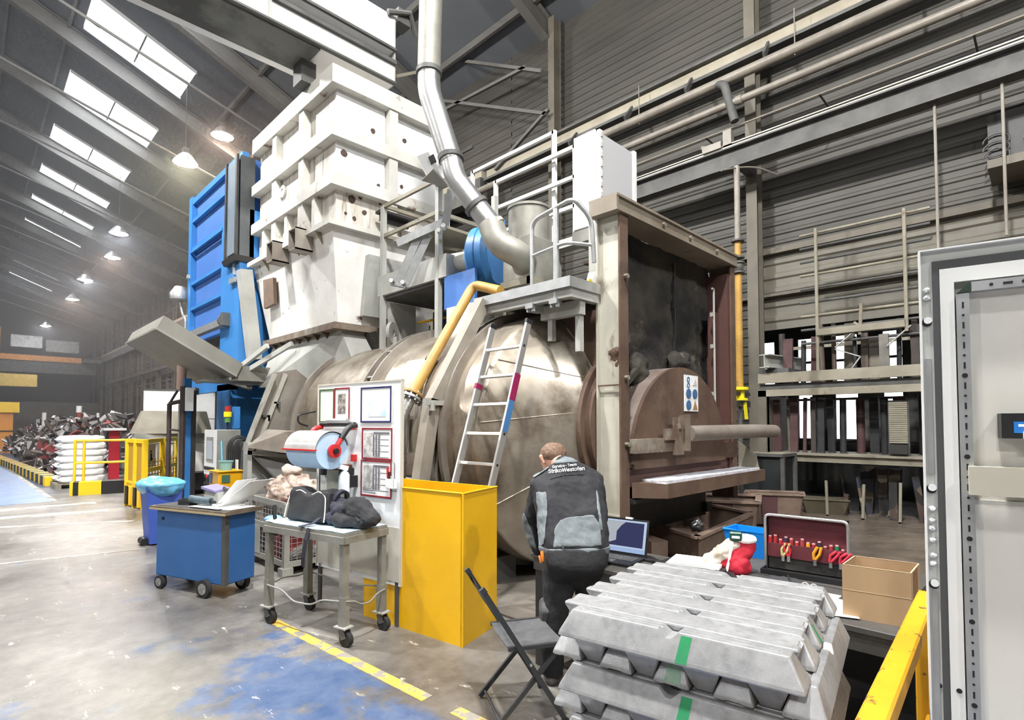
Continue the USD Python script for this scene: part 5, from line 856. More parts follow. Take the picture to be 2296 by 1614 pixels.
tk = thing('grey_tank', 'low grey steel trough lying on the scrap heap', 'trough', loc=(2.7, 21, 0)); q = np.array((3.619, 26.146, 0.66)); part(tk, 'body', bar(q + [-.5, .5, 0], q + [.35, -.35, .12], .5, .32), GREY); part(tk, 'rim', bar(q + [-.52, .5, .18], q + [.36, -.36, .30], .54, .04), GREYWHITE)
# bridge crane far down the hall
bcn = thing('bridge_crane', 'orange overhead bridge crane spanning the far hall', 'crane', loc=(0, 58, 8))
YC = 80.0
part(bcn, 'main_girder', bx(-14, 10.9, YC, YC + 1.2, 7.3, 8.6), GREYD); part(bcn, 'orange_trolley', bx(-6, 2.6, YC - .3, YC + 2, 8.65, 12.0), ORANGE); part(bcn, 'trolley_rail', bx(-10, 9.5, YC - .2, YC, 8.6, 9.2), ORANGE); part(bcn, 'white_cabinet', bx(3.4, 6.0, YC - .4, YC + .4, 10.0, 11.3), WHITE); part(bcn, 'white_cabinet', bx(6.3, 9.2, YC - .4, YC + .4, 9.7, 11.0), GREYWHITE); part(bcn, 'yellow_girder', bx(-14, 5.5, YC - 2.5, YC - 1.5, 5.6, 6.9), M('girder_yellow', (.72, .50, .12), rough=.5)); part(bcn, 'end_carriage', bx(9.5, 11.2, YC - 1.5, YC + 2.5, 8.6, 9.0), GREYD)
oc = thing('orange_column', 'orange crane column with a yellow head at the far left', 'column', loc=(.8, 33, 0)); q = np.array((1.706, 43.576, 1.649)); part(oc, 'column', bx(q[0] - .35, q[0] + .35, q[1] - .4, q[1] + .4, 0, 2.3), ORANGE); part(oc, 'head', bx(q[0] - .5, q[0] + .6, q[1] - .6, q[1] + .5, 2.3, 2.9), M('head_yellow', (.85, .55, .04), rough=.5)); part(oc, 'band', bx(q[0] - .4, q[0] + .4, q[1] - .45, q[1] + .45, 1.2, 1.26), BLACK)

# ================================================================ things in front of the drum
# aluminium ladder leaning on the drum, its foot inside the yellow guard
ld = thing('aluminium_ladder', 'aluminium ladder leaning against the furnace drum', 'ladder', loc=(2.85, 3.7, 0))
LXf = lambda z: 2.86 + .315 * z
for y, z1, nm in ((3.95, 2.60, None), (3.46, 2.585, None)):
    stl = part(ld, 'stile', bar((LXf(0), y, .0), (LXf(z1), y, z1), .026, .07, up=(-1, 0, .3), c=.004), ALU); part(stl, 'end_cap', bar((LXf(z1), y, z1 - .01), (LXf(z1 + .03), y, z1 + .03), .032, .078, up=(-1, 0, .3)), BLACK); part(stl, 'foot', bar((LXf(0) - .004, y, 0), (LXf(.05), y, .06), .034, .08, up=(-1, 0, .3)), BLACK)
for k in range(9):
    z = .22 + .268 * k; part(ld, 'rung', bar((LXf(z), 3.47, z), (LXf(z), 3.94, z), .03, .026, up=(-1, 0, .3), c=.004), ALU)
    part(ld, 'rung_plug', cyl((LXf(z), 3.445, z), (LXf(z), 3.452, z), .012, 10), BLACK)
TAPE = M('tape_crimson', (.25, .01, .07), rough=.5)
part(ld, 'tape_band', [bar((LXf(1.98), 3.95, 1.98), (LXf(2.03), 3.95, 2.03), .032, .076, up=(-1, 0, .3))], TAPE); part(ld, 'tape_band', bar((LXf(1.86), 3.445, 1.86), (LXf(2.10), 3.445, 2.10), .006, .072, up=(-1, 0, .3)), TAPE); part(ld, 'blue_label', bar((LXf(1.58), 3.445, 1.58), (LXf(1.86), 3.445, 1.86), .004, .066, up=(-1, 0, .3)), M('label_blue', (.06, .17, .36), rough=.4))

# tall yellow sheet guard
yc = thing('yellow_sheet_guard', 'tall glossy yellow sheet-steel guard box holding the foot of the ladder', 'guard', loc=(2.66, 3.17, 0))
n0, nr, nl = np.array((2.645, 3.161, 0)), np.array((3.145, 3.322, 0)), np.array((2.478, 4.286, 0)); er, el = nr - n0, nl - n0
nb = n0 + er + el; tp = .012; HY = np.array([0, 0, 1.13])
def wall4(p, q, z0, z1, th, inward):
    i = np.array(inward, float) * th; Z = np.array([0, 0, 1.])
    return hexa([p + Z*z0, q + Z*z0, q + Z*z0 + i, p + Z*z0 + i], [p + Z*z1, q + Z*z1, q + Z*z1 + i, p + Z*z1 + i])
ern, eln = er / np.linalg.norm(er), el / np.linalg.norm(el)
nt0, ntl, ntr = n0 + er*.0, nl, nr
part(yc, 'front_sheet', wall4(n0, nl, .0, 1.13, .02, ern), YELLOW); part(yc, 'side_sheet', wall4(n0 + eln*.02, nr + eln*.02, 0, 1.13, .02, -eln), YELLOW); part(yc, 'back_sheet', wall4(nr + eln*.02, nb, 0, 1.13, .02, -ern), YELLOW); part(yc, 'end_sheet', wall4(nl - eln*.02 + ern*.02, nb - eln*.02 - ern*.02, 0, 1.13, .02, eln), YELLOW)
part(yc, 'edge_fold', rail([n0 + HY, nl + HY], .008, 6), YELLOW); part(yc, 'edge_fold', rail([n0 + HY, nr + HY], .008, 6), YELLOW); part(yc, 'corner_fold', rail([n0, n0 + HY], .009, 8), YELLOW)

# notice board
nbd = thing('notice_board', 'tall white notice board with framed sheets behind the wheeled table', 'board', loc=(2.5, 4.4, 0))
BA, BB = np.array([2.535, 3.82, 0]), np.array([2.365, 4.94, 0]); bd = (BB - BA); BL = np.linalg.norm(bd); bd /= BL; bn = np.array([-bd[1], bd[0], 0.]);
if bn[0] > 0: bn = -bn
def onb(u, z, off=0.): return BA + bd * u + np.array([0, 0, z]) + bn * off
def panel(u0, u1, z0, z1, t0, t1):
    return hexa([onb(u0, z0, t0), onb(u1, z0, t0), onb(u1, z0, t1), onb(u0, z0, t1)], [onb(u0, z1, t0), onb(u1, z1, t0), onb(u1, z1, t1), onb(u0, z1, t1)])
def raym(px, py):
    """where the line of sight meets the board: used once, to read the sheets' places off"""
    pass
part(nbd, 'sheet', panel(0, BL, .33, 2.005, -.02, 0), M('board_white', (.86, .86, .855), rough=.35)); part(nbd, 'frame', [panel(-.012, 0, .33, 2.01, -.022, .006), panel(BL, BL + .012, .33, 2.01, -.022, .006), panel(-.012, BL + .012, 2.005, 2.018, -.022, .006)], M('board_edge', (.60, .56, .47), rough=.5)); part(nbd, 'lower_panel', panel(.01, BL - .01, .36, .80, 0, .004), M('board_lower', (.62, .60, .52), (.52, .49, .42), sc=2., rough=.5)); part(nbd, 'leg', panel(.02, .06, 0, .36, -.02, 0), GREYD); part(nbd, 'leg', panel(BL - .06, BL - .02, 0, .36, -.02, 0), GREYD)
def notice(name, label, u0, u1, z0, z1, fcol, body):
    t = thing(name, label, 'notice', loc=tuple(onb((u0 + u1)/2, z0, .01)))
    part(t, 'sheet', panel(u0, u1, z0, z1, .003, .007), body); f = .014
    part(t, 'frame', [panel(u0, u1, z1 - f, z1, .007, .011), panel(u0, u1, z0, z0 + f, .007, .011), panel(u0, u0 + f, z0 + f, z1 - f, .007, .011), panel(u1 - f, u1, z0 + f, z1 - f, .007, .011)], fcol); return t
FG, FR, FB = M('frame_green', (.05, .12, .05), rough=.5), M('frame_red', (.26, .018, .025), rough=.5), M('frame_navy', (.02, .02, .10), rough=.5)
INK = M('print_grey', (.40, .39, .38), (.70, .69, .66), sc=28., lo=.4, hi=.6, rough=.7); INKD = M('print_dark', (.16, .16, .18), rough=.7); CREAM = M('cream_sheet', (.80, .79, .70), rough=.7); AQUA = M('faded_aqua_print', (.82, .84, .84), (.45, .70, .78), sc=5., lo=.45, hi=.62, rough=.6)
# (positions: u from the near right edge)
n1 = notice('framed_notice', 'blank cream sheet in a thin dark green frame, top left of the notice board', .885, 1.11, 1.66, 1.97, FG, CREAM)
n2_ = notice('framed_notice', 'sheet with a small dark picture in a thin red frame beside the green frame', .66, .882, 1.665, 1.975, FR, PAPER); part(n2_, 'picture', panel(.72, .83, 1.74, 1.92, .007, .009), M('dark_picture', (.12, .10, .09), (.45, .42, .38), sc=22., lo=.42, hi=.6, rough=.6))
n3_ = notice('framed_notice', 'large sheet with a faded aqua print in a navy frame, top right of the board', .11, .505, 1.66, 1.965, FB, PAPER); part(n3_, 'print', panel(.18, .40, 1.71, 1.92, .007, .009), AQUA)
n4_ = notice('framed_notice', 'red framed sheet with a grey table printed on it, upper of the two red frames', .095, .485, 1.345, 1.615, FR, PAPER); n5_ = notice('framed_notice', 'red framed sheet with a grey table printed on it, lower of the two red frames', .10, .495, 1.03, 1.34, FR, PAPER)
for n_t, z1 in ((n4_, 1.575), (n5_, 1.295)):
    part(n_t, 'printed_table', panel(.24, .46, z1 - .21, z1, .007, .0085), INK); part(n_t, 'printed_bar', panel(.13, .33, z1 - .012, z1 + .005, .0085, .0105), INKD)
    for k in range(4): part(n_t, 'printed_line', panel(.14, .33, z1 - .06 - .05*k, z1 - .056 - .05*k, .007, .0085), INKD)
    for k in range(3): part(n_t, 'printed_column', panel(.25 + .035*k, .268 + .035*k, z1 - .2, z1 - .02, .0085, .010), INKD)
for k in range(3): part(n5_, 'printed_text', panel(.30 + .03*k, .47, 1.062 + .016*k, 1.067 + .016*k, .007, .0085), INKD)
n6_ = notice('framed_notice', 'narrow grey-green sheet in a dark frame at the lower left of the board', .90, 1.10, 1.02, 1.26, FB, M('grey_green_sheet', (.55, .56, .50), (.66, .66, .6), sc=12., rough=.7)); part(n6_, 'printed_block', panel(.95, 1.05, 1.10, 1.22, .007, .0085), INK)
pk = thing('pen_holder', 'white pen holder with a red and a black pen at the notice board edge', 'holder', loc=tuple(onb(.08, 1.12, .02)))
part(pk, 'pocket', [panel(.03, .13, 1.12, 1.22, .012, .016), panel(.03, .13, 1.12, 1.126, .016, .05), panel(.03, .034, 1.12, 1.2, .016, .05), panel(.126, .13, 1.12, 1.2, .016, .05), panel(.03, .13, 1.12, 1.20, .046, .05)], WHITEPL); part(pk, 'red_pen', bar(onb(.115, 1.13, .03), onb(.125, 1.29, .03), .014, .014), RED); part(pk, 'black_pen', bar(onb(.10, 1.13, .03), onb(.105, 1.255, .03), .012, .012), BLACK); part(pk, 'hook', rail([onb(.05, 1.2, .02), onb(.048, 1.31, .02), onb(.06, 1.33, .02)], .003, 6), GREYD)
# paper roll dispenser
rdz = thing('paper_roll_dispenser', 'red and black wall dispenser with a thick blue paper roll on the notice board', 'dispenser', loc=tuple(onb(.8, 1.35, .2)))
RC = 1.42; RO = .24; ra, rb_ = onb(.585, RC, RO), onb(1.02, RC, RO)
rpr = part(rdz, 'paper_roll', [cyl(ra, rb_, .155, 40)], M('blue_paper_roll', (.42, .60, .80), (.50, .66, .83), sc=9., rough=.8), smooth=40); part(rpr, 'roll_core', cyl(ra - bd*.012, ra, .05, 20), GREYWHITE)
cs = []; 
arcA = np.linspace(math.radians(15), math.radians(176), 22)
def arc(u, r, a): return onb(u, RC + r*math.sin(a), RO - r*math.cos(a))
V = [arc(u, r, a) for a in arcA for u in (.575, 1.03) for r in (.165, .172)]; F = []
for i in range(len(arcA) - 1):
    b = 4*i; 
    for p, q in ((0, 1), (1, 3), (3, 2), (2, 0)): F += [[b+p, b+q, b+4+q], [b+p, b+4+q, b+4+p]]
rhd = part(rdz, 'hood', tm(V, F), M('smoked_hood', (.34, .34, .33), (.48, .48, .47), sc=3., rough=.15, spec=.6), smooth=40)
part(rhd, 'red_lip', bar(arc(.57, .172, arcA[-1]), arc(1.035, .172, arcA[-1]), .03, .012, up=(0, 0, 1)), RED)
for u in (.565, 1.045): part(rdz, 'side_arm', [rail(fillet([onb(u, RC + .20, .02), onb(u, RC + .19, .10), onb(u, RC + .05, .2), onb(u, RC - .02, RO)], .06, 5), .022, 10)], RED, smooth=40)
part(rdz, 'black_arm_sleeve', rail(fillet([onb(.565, RC + .215, .01), onb(.565, RC + .20, .09), onb(.565, RC + .10, .165)], .05, 5), .026, 10), BLACK, smooth=40); rhb = part(rdz, 'hub', [disc(onb(.55, RC, RO), bd, .058, .03, 24)], RED, smooth=35); part(rhb, 'knob', cyl(onb(.515, RC, RO), onb(.545, RC, RO), .024, 14), BLACK, smooth=35); part(rdz, 'cross_bar', rail([onb(.56, RC + .225, .03), onb(1.05, RC + .225, .03)], .02, 10), BLACK, smooth=40); part(rdz, 'roller', rail([onb(.63, RC + .255, .05), onb(.92, RC + .255, .05)], .022, 12), GALVDULL, smooth=40); part(rdz, 'bracket', [panel(.56, .61, RC - .10, RC - .04, .0, .03)], RED)
part(rdz, 'wall_foot', [panel(.60, .68, RC - .22, RC - .16, .0, .10), panel(.98, 1.02, RC - .24, RC - .18, 0, .05)], BLACK)
sb = thing('spray_bottle', 'white plastic spray bottle hanging on the notice board below the paper roll', 'bottle', loc=tuple(onb(.60, 1.06, .1)))
part(sb, 'body', lathe([(0, 0), (.045, 0), (.05, .01), (.05, .13), (.035, .165), (.018, .18), (.018, .20), (0, .20)], tuple(onb(.60, 1.06, .10)), 24), M('milky_plastic', (.80, .85, .90), rough=.35), smooth=40); part(sb, 'spray_head', [bar(onb(.60, 1.262, .07), onb(.60, 1.285, .16), .03, .04), cyl(onb(.60, 1.255, .1), onb(.60, 1.275, .1), .018, 12)], WHITEPL); part(sb, 'holder', panel(.545, .56, 1.10, 1.2, .0, .08), BLACK)
gb = thing('grey_board_box', 'pale grey box with a red-brown top fixed low on the notice board', 'box', loc=tuple(onb(.73, 1.0, .05))); part(gb, 'box', panel(.64, .88, .98, 1.24, .004, .08), M('box_greygreen', (.50, .50, .42), rough=.6)); part(gb, 'top', panel(.63, .89, 1.24, 1.29, .004, .085), M('box_top_brown', (.17, .05, .03), rough=.6))

# wheeled steel table
tb = thing('wheeled_steel_table', 'grey steel table on castors with blue paper on its top', 'table', loc=(2.2, 4.25, 0))
TN, TRr, TL = np.array([2.02, 3.78, 0]), np.array([2.455, 3.885, 0]), np.array([1.80, 4.72, 0]); TB_ = TRr + (TL - TN)
TZ = .83; TGREY = M('table_grey', (.24, .235, .205), (.15, .145, .125), sc=4., rough=.55, rust=((.12, .09, .06), 5., .6, .72))
tx_, ty_ = (TRr - TN) / np.linalg.norm(TRr - TN), (TL - TN) / np.linalg.norm(TL - TN)
Zv = lambda p, z: np.array([p[0], p[1], z])
part(tb, 'top', hexa([Zv(TN, TZ - .03), Zv(TRr, TZ - .03), Zv(TB_, TZ - .03), Zv(TL, TZ - .03)], [Zv(TN, TZ), Zv(TRr, TZ), Zv(TB_, TZ), Zv(TL, TZ)]), TGREY)
for p, q in ((TN, TRr), (TN, TL), (TL, TB_), (TRr, TB_)): part(tb, 'apron', bar(Zv(p, TZ - .05), Zv(q, TZ - .05), .03, .05), TGREY)
for i, (p, s1, s2) in enumerate(((TN, 1, 1), (TRr, -1, 1), (TL, 1, -1), (TB_, -1, -1))):
    c = p + tx_*s1*.03 + ty_*s2*.03; part(tb, 'leg', bar(Zv(c, .14), Zv(c, TZ - .03), .05, .05, up=tuple(tx_)), TGREY); part(tb, 'leg_sleeve', bar(Zv(c, .14), Zv(c, .36), .058, .058, up=tuple(tx_)), TGREY)
    cpl = part(tb, 'castor_plate', bar(Zv(c, .135), Zv(c, .145), .12, .09, up=tuple(tx_)), GREYWHITE); part(cpl, 'castor_fork', [bar(Zv(c + tx_*.03, .13), Zv(c + tx_*.03 - ty_*.03, .06), .008, .05, up=tuple(ty_)), bar(Zv(c - tx_*.03, .13), Zv(c - tx_*.03 - ty_*.03, .06), .008, .05, up=tuple(ty_))], GREYD); part(cpl, 'castor_wheel', cyl(Zv(c - ty_*.03 - tx_*.02, .055), Zv(c - ty_*.03 + tx_*.02, .055), .055, 24), RUBBER, smooth=35)
for p, q, sag in ((TN, TL, .05), (TL, TB_, -.03), (TN, TRr, .03), (TRr, TB_, .02)):
    m_ = (p + q) / 2; pts = [Zv(p + (q-p)*.05, .33), Zv(p + (q-p)*.25, .31), Zv(p + (q-p)*.38, .30 - sag), Zv(p + (q-p)*.6, .29 - sag), Zv(p + (q-p)*.75, .31), Zv(p + (q-p)*.95, .32)]; part(tb, 'bent_brace', rail(fillet(pts, .05, 4), .007, 8), GREY, smooth=40)
PAPERBLUE = M('pale_blue_tissue', (.62, .80, .90), (.48, .70, .86), sc=5., rough=.8)
bs = thing('blue_tissue_sheet', 'pale blue tissue paper spread over the wheeled table top', 'paper', loc=(2.1, 4.25, TZ))
gx_, gyy = np.meshgrid(np.linspace(.01, .99, 24), np.linspace(.01, 1.0, 40), indexing='ij'); P = (TN + gx_[..., None]*(TRr - TN) + gyy[..., None]*(TL - TN)); zz = TZ + .004 + .012 * np.maximum(meshkit.fbm(P * 6, 3) - .5, 0); zz[:, -5:] += np.maximum(0, .03 * np.sin(gx_[:, -5:] * 9)); P[..., 2] = zz
k = P.reshape(-1, 3); F = [[i*40 + j, (i+1)*40 + j, (i+1)*40 + j + 1, i*40 + j + 1] for i in range(23) for j in range(39)]; F = [t for q in F for t in ([q[0], q[1], q[2]], [q[0], q[2], q[3]])]
n_k = len(k); k2_ = k - [0, 0, .003]; part(bs, 'sheet', tm(np.vstack([k, k2_]), F + [[a + n_k, c + n_k, b + n_k] for a, b, c in F]), PAPERBLUE, smooth=40); part(bs, 'curled_corner', blob(ball(Zv(TL + tx_*.08 - ty_*.0, TZ + .025), .05, (1.5, .7, .35), 3), .012, 30), M('tissue_fold_blue', (.22, .45, .75), rough=.8), smooth=True)
# bags on the table
FABBLACK = M('black_fabric', (.016, .016, .018), (.03, .03, .032), sc=6., rough=.85, bump=.2, bsc=120); FABNAVY = M('navy_fabric', (.022, .022, .036), (.04, .04, .06), sc=6., rough=.85, bump=.2, bsc=120)
bg1 = thing('black_sports_bag', 'black sports bag with white piping standing on the left of the wheeled table', 'bag', loc=(2.0, 4.5, TZ)); c = TN + tx_*.24 + ty_*.63
def local(m, o, rz): return place(m, o, rz)
rzt = math.atan2(ty_[1], ty_[0])
bm = bx(-.25, .25, -.12, .12, 0, .27, .03); bm = bm.subdivide().subdivide().subdivide(); v = bm.vertices.copy(); v[:, 1] *= 1 - .45 * np.clip(v[:, 2] / .27, 0, 1); v[:, 2] -= .05 * np.clip(v[:, 2] / .27, 0, 1) * np.exp(-((v[:, 0]) / .09) ** 2)
bgb = part(bg1, 'body', local(blob(tm(v, bm.faces), .016, 11.), Zv(c, TZ + .012), rzt), FABBLACK, smooth=True)
for s in (-1, 1):
    pth = [(s*.25, -.115, .02), (s*.245, -.10, .10), (s*.22, -.075, .22), (s*.12, -.06, .255), (s*.03, -.055, .22)]; 
    T = TR(Zv(c, TZ + .012), rzt); w_ = [(T @ np.array([*p, 1]))[:3] for p in pth]; part(bgb, 'white_piping', rail(fillet(w_, .03, 4), .005, 6), PAPER, smooth=40)
    pth = [(x, -y, z) for x, y, z in pth]; w_ = [(T @ np.array([*p, 1]))[:3] for p in pth]; part(bgb, 'white_piping', rail(fillet(w_, .03, 4), .005, 6), PAPER, smooth=40)
bg2 = thing('black_jacket_heap', 'crumpled black jacket heaped on the right of the wheeled table', 'jacket', loc=(2.2, 4.0, TZ)); c = TN + tx_*.26 + ty_*.16
m_ = hulls([[((-.02, -.19, .07), .07), ((0, -.02, .12), .115), ((.01, .10, .10), .10), ((.0, .2, .05), .05)], [((-.06, -.14, .05), .05), ((-.1, .08, .05), .06)]]); m_ = soften(m_, .014, 6); v = m_.vertices; m_ = blob(m_, .028, 13., 2); v = m_.vertices.copy(); v[:, 2] = np.maximum(v[:, 2], .005); part(bg2, 'cloth', place(tm(v, m_.faces), Zv(c, TZ + .008), rzt - math.pi/2), FABBLACK, smooth=True)
fold = [rail([(-.10 + .05*k, -.15 + .02*k, .06 + .03*k), (-.07 + .05*k, .0, .13 + .025*k), (-.03 + .04*k, .14, .10 + .01*k)], .014, 8) for k in range(3)]
for f_ in fold: part(bg2, 'fold', place(blob(f_, .006, 30), Zv(c, TZ + .008), rzt - math.pi/2), FABBLACK, smooth=True)
bg3 = thing('navy_shoulder_bag', 'slumped navy shoulder bag between the sports bag and the jacket', 'bag', loc=(2.1, 4.2, TZ)); c = TN + tx_*.25 + ty_*.33
m_ = soften(hulls([[((-.02, -.06, .10), .09), ((.02, .07, .13), .085)], [((-.06, .02, .05), .06), ((.08, 0, .05), .06)]]), .016, 6); m_ = blob(m_, .025, 15., 6); v = m_.vertices.copy(); v[:, 2] = np.maximum(v[:, 2], .004); part(bg3, 'body', place(tm(v, m_.faces), Zv(c, TZ + .008), rzt - math.pi/2), FABNAVY, smooth=True)
T = TR(Zv(c, TZ + .008), rzt - math.pi/2); tw_ = lambda pts: [(T @ np.array([*p, 1]))[:3] for p in pts]
st_ = []; pp = tw_([(-.04, .08, .17), (-.08, .10, .08), (-.17, .13, .015), (-.27, .16, .006)]); part(bg3, 'strap', join(*[bar(a, b, .045, .005, up=(0, 0, 1)) for a, b in zip(pp, pp[1:])]), FABNAVY); pp = [Zv(TN + tx_*-.015 + ty_*.38, TZ + .01), Zv(TN + tx_*-.03 + ty_*.40, TZ - .08), Zv(TN + tx_*-.02 + ty_*.44, TZ - .22), Zv(TN + tx_*.0 + ty_*.47, TZ - .30)]; part(bg3, 'hanging_strap', join(*[bar(a, b, .04, .004, up=tuple(tx_)) for a, b in zip(pp, pp[1:])]), FABNAVY)
part(bg3, 'loop', place(ring((0.02, .02, .20), (0, 1, .3), .05, .075, .035, 28), Zv(c, TZ + .008), rzt - math.pi/2), FABNAVY, smooth=35)
c = TL + tx_*.05 - ty_*.08; bk = thing('dark_cable_tie', 'black cable knotted round the left corner leg of the table', 'cable', loc=tuple(Zv(c, TZ))); part(bk, 'knot', blob(ball(Zv(c, TZ - .06), .045, (.8, .8, 1.2), 3), .012, 40), RUBBER, smooth=True); part(bk, 'tail', rail([Zv(c, TZ - .05), Zv(c + [-.01, 0, 0], TZ + .06), Zv(c + [-.005, .02, 0], TZ + .14)], .016, 8), RUBBER, smooth=40)

# blue tool cart
ct = thing('blue_tool_cart', 'blue steel tool cart on black wheels with papers on its worktop', 'cart', loc=(1.75, 6.1, 0))
c0 = np.array([1.76, 5.56, 0]); cl_, crr = np.array([1.40, 6.50, 0]), np.array([2.03, 5.66, 0]); e1, e2 = (cl_ - c0), (crr - c0)
u1, u2 = e1 / np.linalg.norm(e1), None; u2 = np.array([u1[1], -u1[0], 0]); W1, W2 = np.linalg.norm(e1), .36
Q = lambda a, b, z: c0 + u1*a + u2*b + np.array([0, 0, z])
def cbox(a0, a1, b0, b1, z0, z1): return hexa([Q(a0, b0, z0), Q(a1, b0, z0), Q(a1, b1, z0), Q(a0, b1, z0)], [Q(a0, b0, z1), Q(a1, b0, z1), Q(a1, b1, z1), Q(a0, b1, z1)])
part(ct, 'body', cbox(.03, W1, .02, W2, .13, .79), CARTBLUE); part(ct, 'front_panel', cbox(.06, W1 - .01, .012, .02, .14, .78), CARTBLUE); part(ct, 'end_panel', cbox(.022, .03, .06, W2 - .01, .14, .78), CARTBLUE); part(ct, 'corner_post', cbox(.005, .05, .005, .05, .13, .79), GREYD)
part(ct, 'worktop', cbox(-.03, W1 + .05, -.03, W2 + .05, .79, .825), M('worktop_wood', (.20, .155, .11), (.11, .085, .06), sc=6., rough=.5)); part(ct, 'edge_strip', cbox(-.035, W1 + .05, -.036, -.03, .79, .808), M('brass_edge', (.42, .34, .2), rough=.4)); part(ct, 'rubber_mat', cbox(.02, W1, 0, W2, .825, .83), M('dark_mat', (.07, .07, .068), rough=.7)); part(ct, 'lock_hole', cyl(Q(W1 - .1, .006, .70), Q(W1 - .1, .014, .70), .018, 16), BLACK)
for a, b, big in ((.25, -.015, 1), (W1 - .07, .02, 0), (.18, W2 - .01, 1), (W1 - .07, W2 - .03, 0)):
    r = .085 if big else .065; w_ = u2 * .022
    whl = part(ct, 'wheel', cyl(Q(a, b, r) - w_, Q(a, b, r) + w_, r, 28), RUBBER, smooth=35); part(whl, 'hub', [ring(Q(a, b, r) - w_*1.05, u2, .02, r*.62, .006, 24), cyl(Q(a, b, r) - w_*1.2, Q(a, b, r) + w_*1.2, .018, 12)] + [bar(Q(a, b, r) - w_*1.05, Q(a, b, r) - w_*1.05 + u1*r*.6*math.cos(t) + np.array([0, 0, r*.6*math.sin(t)]), .008, .012, up=tuple(u2)) for t in (0, 1.26, 2.51, 3.77, 5.03)], GALV)
    part(ct, 'axle_bracket', bar(Q(a, b + .035, r), Q(a, b + .035, .14), .05, .03), GREYD)
ts = thing('tool_clutter', 'blue-grey hand drill lying on the blue cart', 'drill', loc=tuple(Q(.55, .1, .83))); DR = M('drill_bluegrey', (.10, .15, .19), (.06, .09, .11), sc=8., rough=.5)
part(ts, 'motor_body', cyl(Q(.62, .1, .90), Q(.36, .12, .885), .038, 18), DR, smooth=35); part(ts, 'chuck', cyl(Q(.36, .12, .885), Q(.30, .122, .88), .022, 14, .015), BLACK, smooth=35); part(ts, 'handle', bar(Q(.58, .1, .89), Q(.66, .16, .845), .035, .04), DR); part(ts, 'battery', bar(Q(.62, .13, .85), Q(.74, .2, .855), .07, .045), BLACK); part(ts, 'cable_coil', [rail([Q(.78 + .07*math.cos(t), .16 + .06*math.sin(t), .84 + .012*k) for t in np.linspace(0, 6.1, 16)], .008, 6) for k in range(4)], RUBBER)
ppx = PAPER
wp = thing('white_paper_stack', 'white papers and an open folder on the right end of the blue cart', 'paper', loc=tuple(Q(.2, .2, .83))); part(wp, 'flat_sheets', cbox(-.01, .42, .04, .33, .831, .838), PAPER)
part(wp, 'raised_folder', hexa([Q(.2, .06, .84), Q(.2, .36, .84), Q(.205, .36, .84), Q(.205, .06, .84)], [Q(-.06, .22, 1.09), Q(-.06, .5, 1.09), Q(-.055, .5, 1.092), Q(-.055, .22, 1.092)]), PAPER); part(wp, 'raised_folder', hexa([Q(.36, .20, .86), Q(.36, .42, .86), Q(.365, .42, .86), Q(.365, .20, .86)], [Q(.20, .28, 1.08), Q(.20, .52, 1.08), Q(.205, .52, 1.082), Q(.205, .28, 1.082)]), PAPER); part(wp, 'curved_sheet', hexa([Q(.1, .0, .839), Q(.55, .02, .839), Q(.55, .28, .839), Q(.1, .3, .839)], [Q(.1, .0, .842), Q(.55, .02, .842), Q(.55, .28, .842), Q(.1, .3, .855)]), PAPER)
lp = thing('purple_box_file', 'grey box file with a purple lid leaning on the blue cart', 'box', loc=tuple(Q(.5, .3, .83))); part(lp, 'box', hexa([Q(.38, .22, .832), Q(.62, .22, .832), Q(.62, .4, .832), Q(.38, .4, .832)], [Q(.42, .24, .95), Q(.60, .24, .97), Q(.60, .4, .99), Q(.42, .4, .96)]), GREYWHITE); part(lp, 'lid', hexa([Q(.44, .22, .955), Q(.64, .22, .985), Q(.64, .4, 1.0), Q(.44, .4, .97)], [Q(.44, .22, .975), Q(.64, .22, 1.01), Q(.64, .4, 1.02), Q(.44, .4, .99)]), M('lilac_lid', (.30, .26, .48), rough=.5)); part(lp, 'dark_strap', [bar(Q(.40, .3, .99), Q(.2, .42, .86), .02, .02), bar(Q(.44, .32, 1.0), Q(.26, .44, .86), .02, .02)], GREYD)
# blue bin with bag
bn_ = thing('blue_waste_bin', 'tall blue waste bin with a light blue bag hanging over its rim behind the cart', 'bin', loc=(1.75, 9.0, 0)); o = np.array([1.98, 8.9, 0]); rb2 = .25
def tap(w0, w1, z0, z1, th=0): return hexa([o + [-w0, -w0, z0], o + [w0, -w0, z0], o + [w0, w0, z0], o + [-w0, w0, z0]], [o + [-w1, -w1, z1], o + [w1, -w1, z1], o + [w1, w1, z1], o + [-w1, w1, z1]])
part(bn_, 'body', tap(.16, .215, .02, .78), BINBLUE); part(bn_, 'rim', tap(.225, .23, .75, .80), BINBLUE); part(bn_, 'wheel', cyl(o + [-.2, -.1, .05], o + [-.2, .1, .05], .05, 16), BLACK)
bag = trimesh.creation.icosphere(4, 1.0); v = bag.vertices * [.30, .34, .09] + o + [0, 0, .82]; lo_ = v[:, 2] < .80; v[lo_, 2] = .80 - (.80 - v[lo_, 2]) * 2.6; part(bn_, 'bag', blob(tm(v, bag.faces), .05, 6., 4), M('light_blue_bag', (.10, .42, .72), (.22, .58, .82), sc=5., rough=.3, spec=.6), smooth=True)
